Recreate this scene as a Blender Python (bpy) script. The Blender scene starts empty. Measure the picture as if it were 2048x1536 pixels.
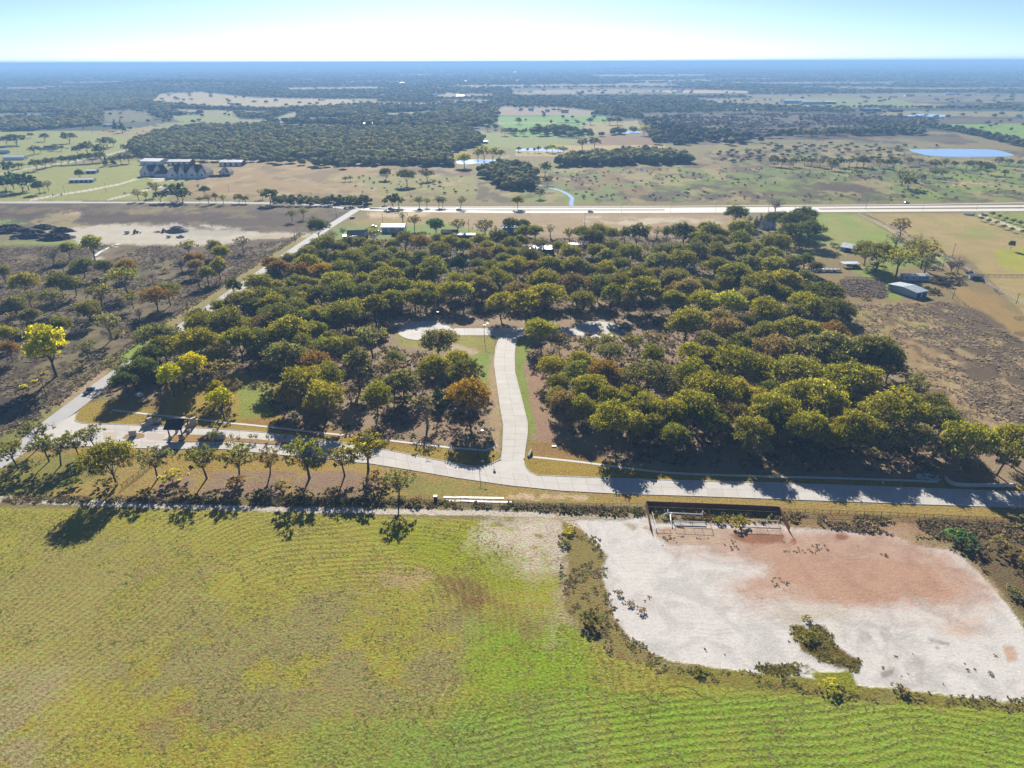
import bpy, math, random
import numpy as np
from mathutils import Vector, Matrix
R = math.radians
SC = bpy.context.scene
COL = SC.collection
rng = np.random.default_rng(11)
random.seed(5)

# ------------------------------------------------------------------ camera, sky, sun, exposure
CAM_H = 120.0
FPX = 1366.0                       # focal length in pixels of a 2048 px wide frame
PITCH = R(25.25)
ROLL = R(-0.18)
cp, sp = math.cos(PITCH), math.sin(PITCH)
_r0, _u0 = np.array([1.0, 0, 0]), np.array([0, sp, cp])
C_F = np.array([0, cp, -sp])
C_R = _r0 * math.cos(ROLL) + _u0 * math.sin(ROLL)
C_U = -_r0 * math.sin(ROLL) + _u0 * math.cos(ROLL)
cam = bpy.data.cameras.new('camera')
camo = bpy.data.objects.new('camera', cam)
COL.objects.link(camo)
m = Matrix.Identity(4)
for i in range(3):
    m[i][0], m[i][1], m[i][2] = C_R[i], C_U[i], -C_F[i]
m[2][3] = CAM_H
camo.matrix_world = m
cam.sensor_width = 36.0
cam.lens = 36.0 * FPX / 2048.0
cam.clip_start = 1.0
cam.clip_end = 120000.0
SC.camera = camo

SUN_AZ, SUN_EL = R(-4.7), R(27.5)
w = bpy.data.worlds.new('World')
SC.world = w
w.use_nodes = True
wn = w.node_tree
bg = wn.nodes['Background']
sky = wn.nodes.new('ShaderNodeTexSky')
sky.sky_type = 'NISHITA'
sky.sun_disc = False
sky.sun_elevation = SUN_EL
sky.sun_rotation = SUN_AZ
sky.altitude = 0
sky.air_density = 0.40
sky.dust_density = 0.18
sky.ozone_density = 4.0
wn.links.new(sky.outputs[0], bg.inputs[0])
bg.inputs[1].default_value = 0.058
sun = bpy.data.lights.new('sun', 'SUN')
sun.energy = 5.0
sun.angle = R(0.5)
sun.color = (1.0, 0.93, 0.82)
suno = bpy.data.objects.new('sun', sun)
COL.objects.link(suno)
SV = Vector((math.sin(SUN_AZ) * math.cos(SUN_EL), math.cos(SUN_AZ) * math.cos(SUN_EL), math.sin(SUN_EL)))
suno.rotation_euler = SV.to_track_quat('Z', 'Y').to_euler()
suno.location = (0, 0, 300)
SC.view_settings.view_transform = 'Standard'
SC.view_settings.look = 'None'
SC.view_settings.gamma = 1.0
SC.view_settings.use_curve_mapping = False
SC.view_settings.exposure = 1.2
try:
    SC.cycles.use_denoising = True
    SC.cycles.max_bounces = 6
    SC.cycles.transparent_max_bounces = 8
    SC.cycles.sample_clamp_indirect = 4.0
except Exception:
    pass

# ------------------------------------------------------------------ helpers
def G(px, py, z=0.0):
    """point of the level z seen at pixel (px, py) of the photograph"""
    d = C_F + C_R * ((px - 1024.0) / FPX) + C_U * ((768.0 - py) / FPX)
    t = (z - CAM_H) / d[2]
    return np.array([d[0] * t, d[1] * t, z])

def px_per_m(p):
    v = np.array([p[0], p[1], p[2] - CAM_H])
    return FPX / max(1.0, float(v @ C_F))

def proj(P):
    """numpy array (n,3) -> pixel coordinates"""
    V = P - np.array([0, 0, CAM_H])
    z = V @ C_F
    return 1024 + FPX * (V @ C_R) / z, 768 - FPX * (V @ C_U) / z

def lin(rgb, k=1.0):
    out = []
    for c in rgb:
        c = c / 255.0
        c = c / 12.92 if c <= 0.04045 else ((c + 0.055) / 1.055) ** 2.4
        out.append(c * k)
    return out

SEEN = 0.60                        # seen brightness of a sunlit surface -> base colour
def alb(r, g, b):
    return lin((r, g, b), SEEN)

def tag(o, label=None, cat=None, group=None, kind=None):
    if label: o['label'] = label
    if cat: o['category'] = cat
    if group: o['group'] = group
    if kind: o['kind'] = kind
    return o

def link(o, parent=None):
    COL.objects.link(o)
    if parent is not None:
        o.parent = parent
    return o

def thing(name, loc, rz=0.0, label=None, cat=None, group=None, scale=None):
    o = bpy.data.objects.new(name, None)
    o.empty_display_size = 0.5
    COL.objects.link(o)
    o.location = (float(loc[0]), float(loc[1]), float(loc[2]) if len(loc) > 2 else 0.0)
    o.rotation_euler = (0, 0, rz)
    if scale: o.scale = scale
    return tag(o, label, cat, group)

class MB:
    """collects simple solids, then links them as one mesh object"""
    def __init__(self):
        self.v, self.f = [], []
    def add(self, v, f):
        n = len(self.v)
        self.v += [tuple(map(float, p)) for p in v]
        self.f += [tuple(i + n for i in q) for q in f]
        return self
    def box(self, c, s, rz=0.0, top=None):
        x, y, z = s[0] / 2, s[1] / 2, s[2] / 2
        ca, sa = math.cos(rz), math.sin(rz)
        tx, ty = (x, y) if top is None else (top[0] / 2, top[1] / 2)
        P = [(-x, -y, -z), (x, -y, -z), (x, y, -z), (-x, y, -z), (-tx, -ty, z), (tx, -ty, z), (tx, ty, z), (-tx, ty, z)]
        P = [(c[0] + a * ca - b * sa, c[1] + a * sa + b * ca, c[2] + d) for a, b, d in P]
        return self.add(P, [(3, 2, 1, 0), (4, 5, 6, 7), (0, 1, 5, 4), (1, 2, 6, 5), (2, 3, 7, 6), (3, 0, 4, 7)])
    def beam(self, a, b, w, h=None, up=(0, 0, 1)):
        a, b = np.array(a, float), np.array(b, float)
        h = h or w
        d = b - a
        d /= np.linalg.norm(d)
        u = np.array(up, float)
        if abs(d @ u) > 0.95: u = np.array([1.0, 0, 0])
        s = np.cross(d, u); s /= np.linalg.norm(s)
        t = np.cross(s, d)
        P = []
        for e in (a, b):
            for i, j in ((-1, -1), (1, -1), (1, 1), (-1, 1)):
                P.append(e + s * i * w / 2 + t * j * h / 2)
        return self.add(P, [(0, 1, 2, 3), (7, 6, 5, 4), (0, 4, 5, 1), (1, 5, 6, 2), (2, 6, 7, 3), (3, 7, 4, 0)])
    def tube(self, pts, rad, n=6, cap=True):
        pts = [np.array(p, float) for p in pts]
        if not hasattr(rad, '__len__'): rad = [rad] * len(pts)
        base = len(self.v)
        for i, p in enumerate(pts):
            d = pts[min(i + 1, len(pts) - 1)] - pts[max(i - 1, 0)]
            d /= (np.linalg.norm(d) + 1e-9)
            u = np.array([0, 0, 1.0]) if abs(d[2]) < 0.9 else np.array([1.0, 0, 0])
            s = np.cross(d, u); s /= np.linalg.norm(s); t = np.cross(s, d)
            for k in range(n):
                a = 2 * math.pi * k / n
                q = p + (s * math.cos(a) + t * math.sin(a)) * rad[i]
                self.v.append(tuple(q))
        for i in range(len(pts) - 1):
            for k in range(n):
                k2 = (k + 1) % n
                a, b = base + i * n, base + (i + 1) * n
                self.f.append((a + k, a + k2, b + k2, b + k))
        if cap:
            self.f.append(tuple(base + k for k in range(n))[::-1])
            self.f.append(tuple(base + (len(pts) - 1) * n + k for k in range(n)))
        return self
    def poly(self, pts, z0, z1):
        n = len(pts)
        P = [(p[0], p[1], z0) for p in pts] + [(p[0], p[1], z1) for p in pts]
        F = [tuple(range(n))[::-1], tuple(range(n, 2 * n))]
        F += [(i, (i + 1) % n, n + (i + 1) % n, n + i) for i in range(n)]
        return self.add(P, F)
    def mesh(self, name):
        me = bpy.data.meshes.new(name)
        me.from_pydata(self.v, [], self.f)
        me.update()
        return me
    def build(self, name, mat, parent=None, smooth=False):
        me = self.mesh(name)
        me.materials.append(mat)
        if smooth:
            me.polygons.foreach_set('use_smooth', [True] * len(me.polygons))
        return link(bpy.data.objects.new(name, me), parent)

def fast_mesh(name, V, T, mat=None, smooth=False):
    """V (n,3) float, T (m,k) int with k = 3 or 4"""
    me = bpy.data.meshes.new(name)
    V = np.asarray(V, np.float32); T = np.asarray(T, np.int32)
    k = T.shape[1]
    me.vertices.add(len(V)); me.vertices.foreach_set('co', V.ravel())
    me.loops.add(T.size); me.loops.foreach_set('vertex_index', T.ravel())
    me.polygons.add(len(T))
    me.polygons.foreach_set('loop_start', np.arange(0, T.size, k, dtype=np.int32))
    me.polygons.foreach_set('loop_total', np.full(len(T), k, np.int32))
    if smooth: me.polygons.foreach_set('use_smooth', np.ones(len(T), bool))
    me.update(calc_edges=True)
    if mat: me.materials.append(mat)
    return me

def attr_color(me, name, arr):
    a = me.attributes.new(name, 'FLOAT_COLOR', 'POINT')
    A = np.ones((len(arr), 4), np.float32); A[:, :arr.shape[1]] = arr
    a.data.foreach_set('color', A.ravel())

def attr_float(me, name, arr):
    a = me.attributes.new(name, 'FLOAT', 'POINT')
    a.data.foreach_set('value', np.asarray(arr, np.float32))

# value noise for colouring the ground and scattering plants
_perm = rng.random((256, 256))
def vnoise(x, y):
    xi, yi = np.floor(x).astype(int), np.floor(y).astype(int)
    fx, fy = x - xi, y - yi
    fx, fy = fx * fx * (3 - 2 * fx), fy * fy * (3 - 2 * fy)
    g = lambda i, j: _perm[i & 255, j & 255]
    return (g(xi, yi) * (1 - fx) + g(xi + 1, yi) * fx) * (1 - fy) + (g(xi, yi + 1) * (1 - fx) + g(xi + 1, yi + 1) * fx) * fy
def fbm(x, y, o=4):
    s, a, t = 0, 1.0, 0
    for k in range(o):
        s = s + a * vnoise(x * 2 ** k + 17.3 * k, y * 2 ** k + 5.1 * k); t += a; a *= 0.5
    return s / t
def inside(poly, x, y):
    poly = np.asarray(poly, float)
    m = np.zeros(x.shape, bool)
    bb = (x >= poly[:, 0].min()) & (x <= poly[:, 0].max()) & (y >= poly[:, 1].min()) & (y <= poly[:, 1].max())
    idx = np.nonzero(bb)[0]
    if not len(idx): return m
    xs, ys = x[idx], y[idx]
    c = np.zeros(len(idx), bool)
    n = len(poly)
    for i in range(n):
        x0, y0 = poly[i]; x1, y1 = poly[(i + 1) % n]
        if y0 == y1: continue
        k = ((y0 > ys) != (y1 > ys)) & (xs < (x1 - x0) * (ys - y0) / (y1 - y0) + x0)
        c ^= k
    m[idx] = c
    return m

# ------------------------------------------------------------------ materials
def nodes_of(name):
    mt = bpy.data.materials.new(name)
    mt.use_nodes = True
    nt = mt.node_tree
    return mt, nt, nt.nodes['Principled BSDF'], nt.nodes, nt.links

def mat(name, rgb, rough=0.8, metal=0.0, var=0.12, scale=1.5, bump=0.0, spec=0.3, grain=None, coat=0.0):
    """plain painted / mineral surface with uneven tone, dirt and fine relief"""
    mt, nt, b, N, L = nodes_of(name)
    tc = N.new('ShaderNodeTexCoord')
    n1 = N.new('ShaderNodeTexNoise'); n1.inputs['Scale'].default_value = scale; n1.inputs['Detail'].default_value = 5
    n2 = N.new('ShaderNodeTexNoise'); n2.inputs['Scale'].default_value = scale * 7; n2.inputs['Detail'].default_value = 3
    L.new(tc.outputs['Object'], n1.inputs['Vector']); L.new(tc.outputs['Object'], n2.inputs['Vector'])
    if grain:
        mp = N.new('ShaderNodeMapping'); mp.inputs['Scale'].default_value = grain
        L.new(tc.outputs['Object'], mp.inputs['Vector']); L.new(mp.outputs[0], n2.inputs['Vector'])
    ad = N.new('ShaderNodeMath'); ad.operation = 'ADD'
    L.new(n1.outputs[0], ad.inputs[0]); L.new(n2.outputs[0], ad.inputs[1])
    mr = N.new('ShaderNodeMapRange'); mr.inputs[1].default_value = 0.6; mr.inputs[2].default_value = 1.4
    mr.inputs[3].default_value = 1 - var * 1.6; mr.inputs[4].default_value = 1 + var
    L.new(ad.outputs[0], mr.inputs[0])
    vm = N.new('ShaderNodeVectorMath'); vm.operation = 'SCALE'
    vm.inputs[0].default_value = rgb[:3]
    L.new(mr.outputs[0], vm.inputs['Scale'])
    L.new(vm.outputs[0], b.inputs['Base Color'])
    b.inputs['Roughness'].default_value = rough
    b.inputs['Metallic'].default_value = metal
    b.inputs['Specular IOR Level'].default_value = spec
    b.inputs['Coat Weight'].default_value = coat
    if bump:
        bp = N.new('ShaderNodeBump'); bp.inputs['Strength'].default_value = bump; bp.inputs['Distance'].default_value = 0.058
        L.new(ad.outputs[0], bp.inputs['Height']); L.new(bp.outputs[0], b.inputs['Normal'])
    return mt

def leaf_mat(name, trans=0.35, gain=1.0):
    """leaves: colour of the tree (object colour) times the tint of each leaf clump"""
    mt, nt, b, N, L = nodes_of(name)
    oi = N.new('ShaderNodeObjectInfo')
    at = N.new('ShaderNodeAttribute'); at.attribute_name = 'leaf_tint'
    mx = N.new('ShaderNodeMix'); mx.data_type = 'RGBA'; mx.blend_type = 'MULTIPLY'; mx.inputs[0].default_value = 1
    L.new(oi.outputs['Color'], mx.inputs[6]); L.new(at.outputs['Color'], mx.inputs[7])
    d = N.new('ShaderNodeBsdfDiffuse'); t = N.new('ShaderNodeBsdfTranslucent')
    L.new(mx.outputs[2], d.inputs[0])
    br = N.new('ShaderNodeMix'); br.data_type = 'RGBA'; br.blend_type = 'MULTIPLY'; br.inputs[0].default_value = 1
    br.inputs[7].default_value = (1.15 * gain, 1.16 * gain, 0.50 * gain, 1)
    L.new(mx.outputs[2], br.inputs[6]); L.new(br.outputs[2], t.inputs[0])
    ms = N.new('ShaderNodeMixShader'); ms.inputs[0].default_value = trans
    L.new(d.outputs[0], ms.inputs[1]); L.new(t.outputs[0], ms.inputs[2])
    L.new(ms.outputs[0], N['Material Output'].inputs[0])
    return mt

def vcol_mat(name, attr='tint', trans=0.0, rough=0.9):
    mt, nt, b, N, L = nodes_of(name)
    at = N.new('ShaderNodeAttribute'); at.attribute_name = attr
    d = N.new('ShaderNodeBsdfDiffuse'); L.new(at.outputs['Color'], d.inputs[0])
    if trans:
        t = N.new('ShaderNodeBsdfTranslucent'); L.new(at.outputs['Color'], t.inputs[0])
        ms = N.new('ShaderNodeMixShader'); ms.inputs[0].default_value = trans
        L.new(d.outputs[0], ms.inputs[1]); L.new(t.outputs[0], ms.inputs[2])
        L.new(ms.outputs[0], N['Material Output'].inputs[0])
    else:
        L.new(d.outputs[0], N['Material Output'].inputs[0])
    return mt

def slab_mat(name, rgb, var=0.17):
    """broomed concrete: faint stains, tyre tracks, each slab its own tone"""
    mt, nt, b, N, L = nodes_of(name)
    tc = N.new('ShaderNodeTexCoord'); oi = N.new('ShaderNodeObjectInfo')
    geo = N.new('ShaderNodeNewGeometry')
    n1 = N.new('ShaderNodeTexNoise'); n1.inputs['Scale'].default_value = 0.22; n1.inputs['Detail'].default_value = 6
    n2 = N.new('ShaderNodeTexNoise'); n2.inputs['Scale'].default_value = 2.4; n2.inputs['Detail'].default_value = 4
    L.new(geo.outputs['Position'], n1.inputs['Vector']); L.new(geo.outputs['Position'], n2.inputs['Vector'])
    a = N.new('ShaderNodeMath'); a.operation = 'ADD'; L.new(n1.outputs[0], a.inputs[0]); L.new(n2.outputs[0], a.inputs[1])
    a2 = N.new('ShaderNodeMath'); a2.operation = 'MULTIPLY_ADD'; a2.inputs[1].default_value = 0.35
    L.new(oi.outputs['Random'], a2.inputs[0]); L.new(a.outputs[0], a2.inputs[2])
    mr = N.new('ShaderNodeMapRange'); mr.inputs[1].default_value = 0.7; mr.inputs[2].default_value = 1.7
    mr.inputs[3].default_value = 1 - var; mr.inputs[4].default_value = 1 + var
    L.new(a2.outputs[0], mr.inputs[0])
    vm = N.new('ShaderNodeVectorMath'); vm.operation = 'SCALE'; vm.inputs[0].default_value = rgb[:3]
    L.new(mr.outputs[0], vm.inputs['Scale']); L.new(vm.outputs[0], b.inputs['Base Color'])
    b.inputs['Roughness'].default_value = 0.85
    b.inputs['Specular IOR Level'].default_value = 0.25
    return mt

def metal_roof_mat(name, rgb, axis=0, pitch=0.9, rough=0.45, metal=0.3):
    mt, nt, b, N, L = nodes_of(name)
    tc = N.new('ShaderNodeTexCoord')
    wv = N.new('ShaderNodeTexWave'); wv.wave_type = 'BANDS'; wv.bands_direction = 'XY'[axis]
    wv.inputs['Scale'].default_value = 3.14 / pitch / 3.14; wv.inputs['Distortion'].default_value = 0.0
    L.new(tc.outputs['Object'], wv.inputs['Vector'])
    n1 = N.new('ShaderNodeTexNoise'); n1.inputs['Scale'].default_value = 0.5; n1.inputs['Detail'].default_value = 5
    L.new(tc.outputs['Object'], n1.inputs['Vector'])
    mr = N.new('ShaderNodeMapRange'); mr.inputs[1].default_value = 0.3; mr.inputs[2].default_value = 0.7
    mr.inputs[3].default_value = 0.82; mr.inputs[4].default_value = 1.1
    L.new(n1.outputs[0], mr.inputs[0])
    vm = N.new('ShaderNodeVectorMath'); vm.operation = 'SCALE'; vm.inputs[0].default_value = rgb[:3]
    L.new(mr.outputs[0], vm.inputs['Scale']); L.new(vm.outputs[0], b.inputs['Base Color'])
    bp = N.new('ShaderNodeBump'); bp.inputs['Strength'].default_value = 0.5; bp.inputs['Distance'].default_value = 0.058
    L.new(wv.outputs[0], bp.inputs['Height']); L.new(bp.outputs[0], b.inputs['Normal'])
    b.inputs['Roughness'].default_value = rough; b.inputs['Metallic'].default_value = metal
    return mt

M = {}
M['bark'] = mat('bark', (0.085, 0.068, 0.055), 0.95, var=0.3, scale=2.0, bump=0.5, grain=(9, 9, 1.5))
M['bark_pale'] = mat('bark_pale', (0.17, 0.145, 0.125), 0.95, var=0.3, scale=2.0, bump=0.5, grain=(9, 9, 1.5))
M['leaf'] = leaf_mat('leaf', 0.5)
M['leaf_dull'] = leaf_mat('leaf_dull', 0.3)
M['far_leaf'] = vcol_mat('far_leaf', 'tint', 0.25)
M['weed'] = vcol_mat('weed', 'tint', 0.5)
M['slab'] = slab_mat('concrete_slab', (0.42, 0.40, 0.37))
M['joint'] = mat('joint_sealant', (0.16, 0.15, 0.14), 0.95, var=0.2)
M['kerb'] = mat('kerb_concrete', (0.47, 0.45, 0.42), 0.9, var=0.1)
M['asphalt'] = mat('worn_asphalt', (0.36, 0.355, 0.345), 0.9, var=0.10, scale=0.35)
M['walk'] = mat('sidewalk_concrete', (0.52, 0.50, 0.47), 0.9, var=0.1)
M['stone'] = mat('pale_limestone', (0.46, 0.43, 0.38), 0.9, var=0.25, scale=2.5, bump=0.6)
M['cap'] = mat('stone_cap', (0.40, 0.38, 0.35), 0.85, var=0.1)
M['timber'] = mat('cedar_timber', (0.26, 0.085, 0.03), 0.7, var=0.25, scale=1.2, grain=(12, 12, 1))
M['shingle'] = mat('slate_shingles', (0.045, 0.05, 0.058), 0.85, var=0.3, scale=3, bump=0.4)
M['iron'] = mat('black_iron', (0.03, 0.026, 0.024), 0.6, metal=0.4, var=0.2)
M['rust_wood'] = mat('stained_fence_boards', (0.17, 0.065, 0.035), 0.8, var=0.3, scale=0.8, grain=(14, 14, 0.8))
M['raw_wood'] = mat('weathered_wood', (0.26, 0.22, 0.17), 0.9, var=0.25, scale=1.2, grain=(10, 10, 1))
M['white'] = mat('white_paint', (0.74, 0.74, 0.72), 0.55, var=0.08)
M['cream'] = mat('cream_stone_wall', (0.78, 0.75, 0.70), 0.9, var=0.2, scale=1)
M['grey_metal'] = mat('galvanised_steel', (0.42, 0.43, 0.44), 0.45, metal=0.6, var=0.12)
M['dark'] = mat('dark_opening', (0.03, 0.03, 0.034), 0.7, var=0.1)
M['glass'] = mat('window_glass', (0.05, 0.07, 0.09), 0.08, var=0.05, spec=0.8)
M['roof_white'] = metal_roof_mat('white_metal_roof', (0.66, 0.66, 0.66))
M['roof_blue'] = metal_roof_mat('blue_metal_roof', (0.10, 0.24, 0.42))
M['roof_grey'] = metal_roof_mat('grey_metal_roof', (0.42, 0.47, 0.52), metal=0.4)
M['roof_teal'] = metal_roof_mat('teal_metal_roof', (0.16, 0.30, 0.34))
M['roof_dark'] = mat('dark_shingle_roof', (0.055, 0.057, 0.062), 0.9, var=0.25, scale=1.5)
M['roof_brown'] = mat('brown_shingle_roof', (0.15, 0.115, 0.10), 0.9, var=0.25, scale=1.5)
M['roof_taupe'] = mat('taupe_shingle_roof', (0.27, 0.24, 0.225), 0.9, var=0.2, scale=1.5)
M['maroon'] = mat('maroon_siding', (0.10, 0.035, 0.04), 0.7, var=0.15)
M['red'] = mat('barn_red', (0.26, 0.05, 0.04), 0.7, var=0.2)
M['blue_wall'] = mat('pale_blue_siding', (0.34, 0.42, 0.50), 0.7, var=0.15)
M['navy'] = mat('blue_car_paint', (0.02, 0.06, 0.16), 0.3, var=0.05, spec=0.5, coat=0.6)
M['purple'] = mat('plum_car_paint', (0.10, 0.03, 0.10), 0.3, var=0.05, spec=0.5, coat=0.6)
M['black_paint'] = mat('black_car_paint', (0.02, 0.02, 0.024), 0.3, var=0.05, spec=0.5, coat=0.6)
M['silver'] = mat('silver_car_paint', (0.45, 0.46, 0.48), 0.35, metal=0.4, var=0.05, coat=0.5)
M['yellow'] = mat('machine_yellow', (0.50, 0.28, 0.03), 0.5, var=0.15)
M['rubber'] = mat('tyre_rubber', (0.03, 0.03, 0.03), 0.9, var=0.2)
M['lamp'] = mat('lamp_lens', (0.75, 0.75, 0.70), 0.2, var=0.05)
M['signback'] = mat('sign_back_aluminium', (0.30, 0.31, 0.32), 0.5, metal=0.5, var=0.1)
M['gravel'] = mat('grey_gravel', (0.20, 0.19, 0.185), 0.95, var=0.3, scale=2, bump=0.8)
M['char'] = mat('dark_brush_wood', (0.045, 0.035, 0.032), 0.95, var=0.4, scale=1)
M['straw'] = mat('straw', (0.36, 0.28, 0.14), 0.95, var=0.2, scale=3)
M['green_plastic'] = mat('green_plastic', (0.05, 0.40, 0.16), 0.5, var=0.1)
M['paver'] = mat('pinkish_pavers', (0.40, 0.335, 0.29), 0.9, var=0.12, scale=3)
M['pale_wood'] = mat('pale_fence_rails', (0.50, 0.46, 0.39), 0.9, var=0.2, scale=1.2)
M['creosote'] = mat('creosote_pole', (0.10, 0.08, 0.065), 0.9, var=0.2, grain=(10, 10, 1))
M['cow'] = mat('black_cow_hide', (0.02, 0.017, 0.015), 0.8, var=0.2)
M['rock'] = mat('white_riprap', (0.50, 0.49, 0.47), 0.9, var=0.25, scale=1.5, bump=0.6)
def water_mat():
    mt, nt, b, N, L = nodes_of('pond_water')
    b.inputs['Base Color'].default_value = (0.80, 0.85, 0.88, 1)
    b.inputs['Metallic'].default_value = 0.8
    b.inputs['Roughness'].default_value = 0.10
    b.inputs['Specular IOR Level'].default_value = 0.9
    n = N.new('ShaderNodeTexNoise'); n.inputs['Scale'].default_value = 0.15; n.inputs['Detail'].default_value = 3
    g = N.new('ShaderNodeNewGeometry'); L.new(g.outputs['Position'], n.inputs['Vector'])
    bp = N.new('ShaderNodeBump'); bp.inputs['Strength'].default_value = 0.03; L.new(n.outputs[0], bp.inputs['Height'])
    L.new(bp.outputs[0], b.inputs['Normal'])
    return mt
M['water'] = water_mat()
# ------------------------------------------------------------------ ground: one sheet to the horizon, land cover per vertex
rows = list(np.arange(1760, 1420, -4.0)) + list(np.arange(1420, 1060, -3.0)) + list(np.arange(1060, 400, -2.6)) + list(np.arange(400, 230, -2.0)) + list(np.arange(230, 128.5, -1.2))
def dist_of(py):                    # distance along the ground at the middle of the frame
    a = PITCH + math.atan((py - 768.0) / FPX)
    return CAM_H / math.tan(a)
YR = [-400.0, -200.0, -60.0, 20.0, 45.0] + [dist_of(p) for p in rows] + [36000.0, 60000.0]
YR = np.array(YR)
tc_ = np.concatenate([np.linspace(-2.6, -1.0, 22), np.linspace(-0.97, -0.79, 18), np.linspace(-0.78, 0.78, 780), np.linspace(0.79, 0.97, 18), np.linspace(1.0, 2.6, 22)])
yy, tt = np.meshgrid(YR, tc_, indexing='ij')
sc_ = np.maximum(yy, 0) * cp + CAM_H * sp
GX = tt * sc_
GY = yy.copy()
nr, nc = GX.shape
gx, gy = GX.ravel(), GY.ravel()
P3 = np.stack([gx, gy, np.zeros_like(gx)], 1)
fy_ = np.maximum(gy, 30.0)
PX, PY = proj(np.stack([gx, fy_, np.zeros_like(gx)], 1))
# uneven edges: the outlines wander, less so far away
amp = np.clip((PY - 140) / 260.0, 0.05, 1.0)

col = np.zeros((len(gx), 3)); kind = np.zeros((len(gx), 3))     # kind: stripes, weeds, smooth
def _w(sc, ax, ay, o):
    return (PX + (fbm(gx / sc + o, gy / sc, 4) - 0.5) * ax * amp, PY + (fbm(gx / sc + 40, gy / sc + 9 + o, 4) - 0.5) * ay * amp)
SOFT = {3: [_w(sc, a * 2.6, a * 1.8, sc) for sc, a in ((40, 110), (30, 130), (20, 90), (12, 70), (6, 44), (3, 30), (1.5, 24), (50, 60))], 0: [(PX, PY)], 1: [_w(3, 4, 3, 0), _w(1.2, 4, 3, 5)], 2: [_w(14, 22, 14, 0), _w(7, 22, 15, 3), _w(2.5, 18, 13, 7), _w(1.1, 16, 11, 11)]}
def paint(poly, rgb, weeds=0.25, stripes=0.0, smooth=0.0, a=1.0, edge=1, patch=None):
    al = sum(inside(poly, X, Y).astype(float) for X, Y in SOFT[edge]) / len(SOFT[edge]) * a
    if patch:                       # broken cover: (scale in metres, share kept)
        n = fbm(gx / patch[0] + poly[0][0], gy / patch[0] + poly[0][1], 5)
        al = al * np.clip((n - (0.62 - 0.5 * patch[1])) / 0.14, 0, 1)
    al = al[:, None]
    c = np.array(alb(*rgb))
    col[:] = col * (1 - al) + c * al
    kind[:] = kind * (1 - al) + np.array([stripes, weeds, smooth]) * al

TAN, PTAN = (186, 164, 122), (190, 158, 120)
GRN, LGRN, BGRN = (138, 152, 72), (165, 166, 92), (108, 166, 52)
PUR, BRN, LIT = (104, 88, 76), (150, 128, 92), (172, 148, 124)
CAL, SAND = (232, 227, 221), (202, 163, 138)
col[:] = np.array(alb(150, 136, 92)); kind[:] = (0, 0.35, 0)
far = PY < 262
col[far] = np.array(alb(78, 84, 58)); kind[far] = (0, 0.3, 0)
fl = fbm(gx / 900, gy / 500, 4); fl2 = fbm(gx / 300 + 7, gy / 160 + 3, 4)
s = far & (fl > 0.68); col[s] = np.array(alb(150, 136, 100))
s = far & (fl2 > 0.735); col[s] = np.array(alb(184, 168, 132))
s = far & (fl2 < 0.21); col[s] = np.array(alb(120, 134, 78))
W = lambda *a, **k: paint(*a, edge=2, **k)
# far fields
paint([(-300, 268), (60, 262), (160, 262), (235, 262), (300, 252), (348, 254), (342, 272), (265, 292), (235, 302), (222, 316), (150, 322), (-300, 345)], LGRN)
paint([(190, 263), (300, 253), (348, 254), (336, 272), (200, 272)], (172, 156, 108))
paint([(208, 221), (275, 221), (304, 232), (300, 243), (212, 243)], (128, 122, 92), weeds=.6)
paint([(300, 205), (320, 188), (400, 184), (512, 196), (690, 198), (735, 205), (690, 213), (560, 218), (430, 216), (310, 214)], (192, 172, 132))
paint([(535, 240), (590, 224), (600, 236), (560, 246)], (160, 156, 104))
paint([(555, 248), (705, 250), (712, 258), (552, 258)], (140, 142, 98))
paint([(340, 232), (470, 226), (480, 240), (360, 244)], (150, 156, 88))
paint([(980, 233), (1212, 233), (1218, 243), (1170, 245), (980, 246)], BGRN, smooth=.3, weeds=.1)
paint([(1000, 248), (1158, 246), (1180, 271), (1020, 270)], BGRN, smooth=.3, weeds=.1)
paint([(1160, 246), (1275, 241), (1284, 259), (1190, 269), (1175, 262)], (172, 158, 106))
paint([(945, 264), (1020, 270), (1180, 272), (1140, 290), (1060, 300), (955, 292)], (146, 156, 84))
paint([(1195, 273), (1300, 269), (1328, 290), (1190, 290)], (152, 122, 96), weeds=.4)
paint([(1110, 291), (1328, 290), (1348, 303), (1250, 305), (1120, 312), (1030, 312), (1030, 304)], (194, 172, 116))
paint([(1280, 228), (1540, 224), (1700, 228), (1905, 233), (1870, 250), (1720, 268), (1540, 272), (1320, 287), (1280, 250)], (112, 96, 82), weeds=.9)
paint([(1540, 272), (1720, 266), (1900, 270), (1960, 285), (1800, 292), (1500, 292), (1320, 288)], (122, 104, 84), weeds=.9)
paint([(1835, 248), (2400, 246), (2400, 290), (2030, 287), (1985, 277), (1905, 261)], (140, 170, 76), smooth=.2, weeds=.1)
paint([(1760, 237), (2400, 237), (2400, 246), (1800, 246)], (120, 106, 90), weeds=.8)
paint([(1770, 222), (2400, 224), (2400, 236), (1760, 232)], (158, 148, 104))
paint([(1480, 190), (1790, 187), (2400, 188), (2400, 200), (1800, 205), (1500, 196)], (146, 134, 104), patch=(220, .6))
paint([(1540, 196), (1790, 197), (1850, 212), (1600, 216)], (150, 158, 96))
paint([(1020, 180), (1280, 178), (1330, 182), (1280, 187), (1030, 188)], (164, 148, 118), patch=(260, .5))
paint([(1300, 180), (1560, 181), (1560, 186), (1340, 186)], (206, 184, 150))
paint([(830, 166), (1000, 168), (1000, 172), (820, 171)], (214, 190, 150))
paint([(990, 214), (1120, 215), (1190, 222), (1180, 232), (990, 231)], (168, 150, 128), weeds=.8)
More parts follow.
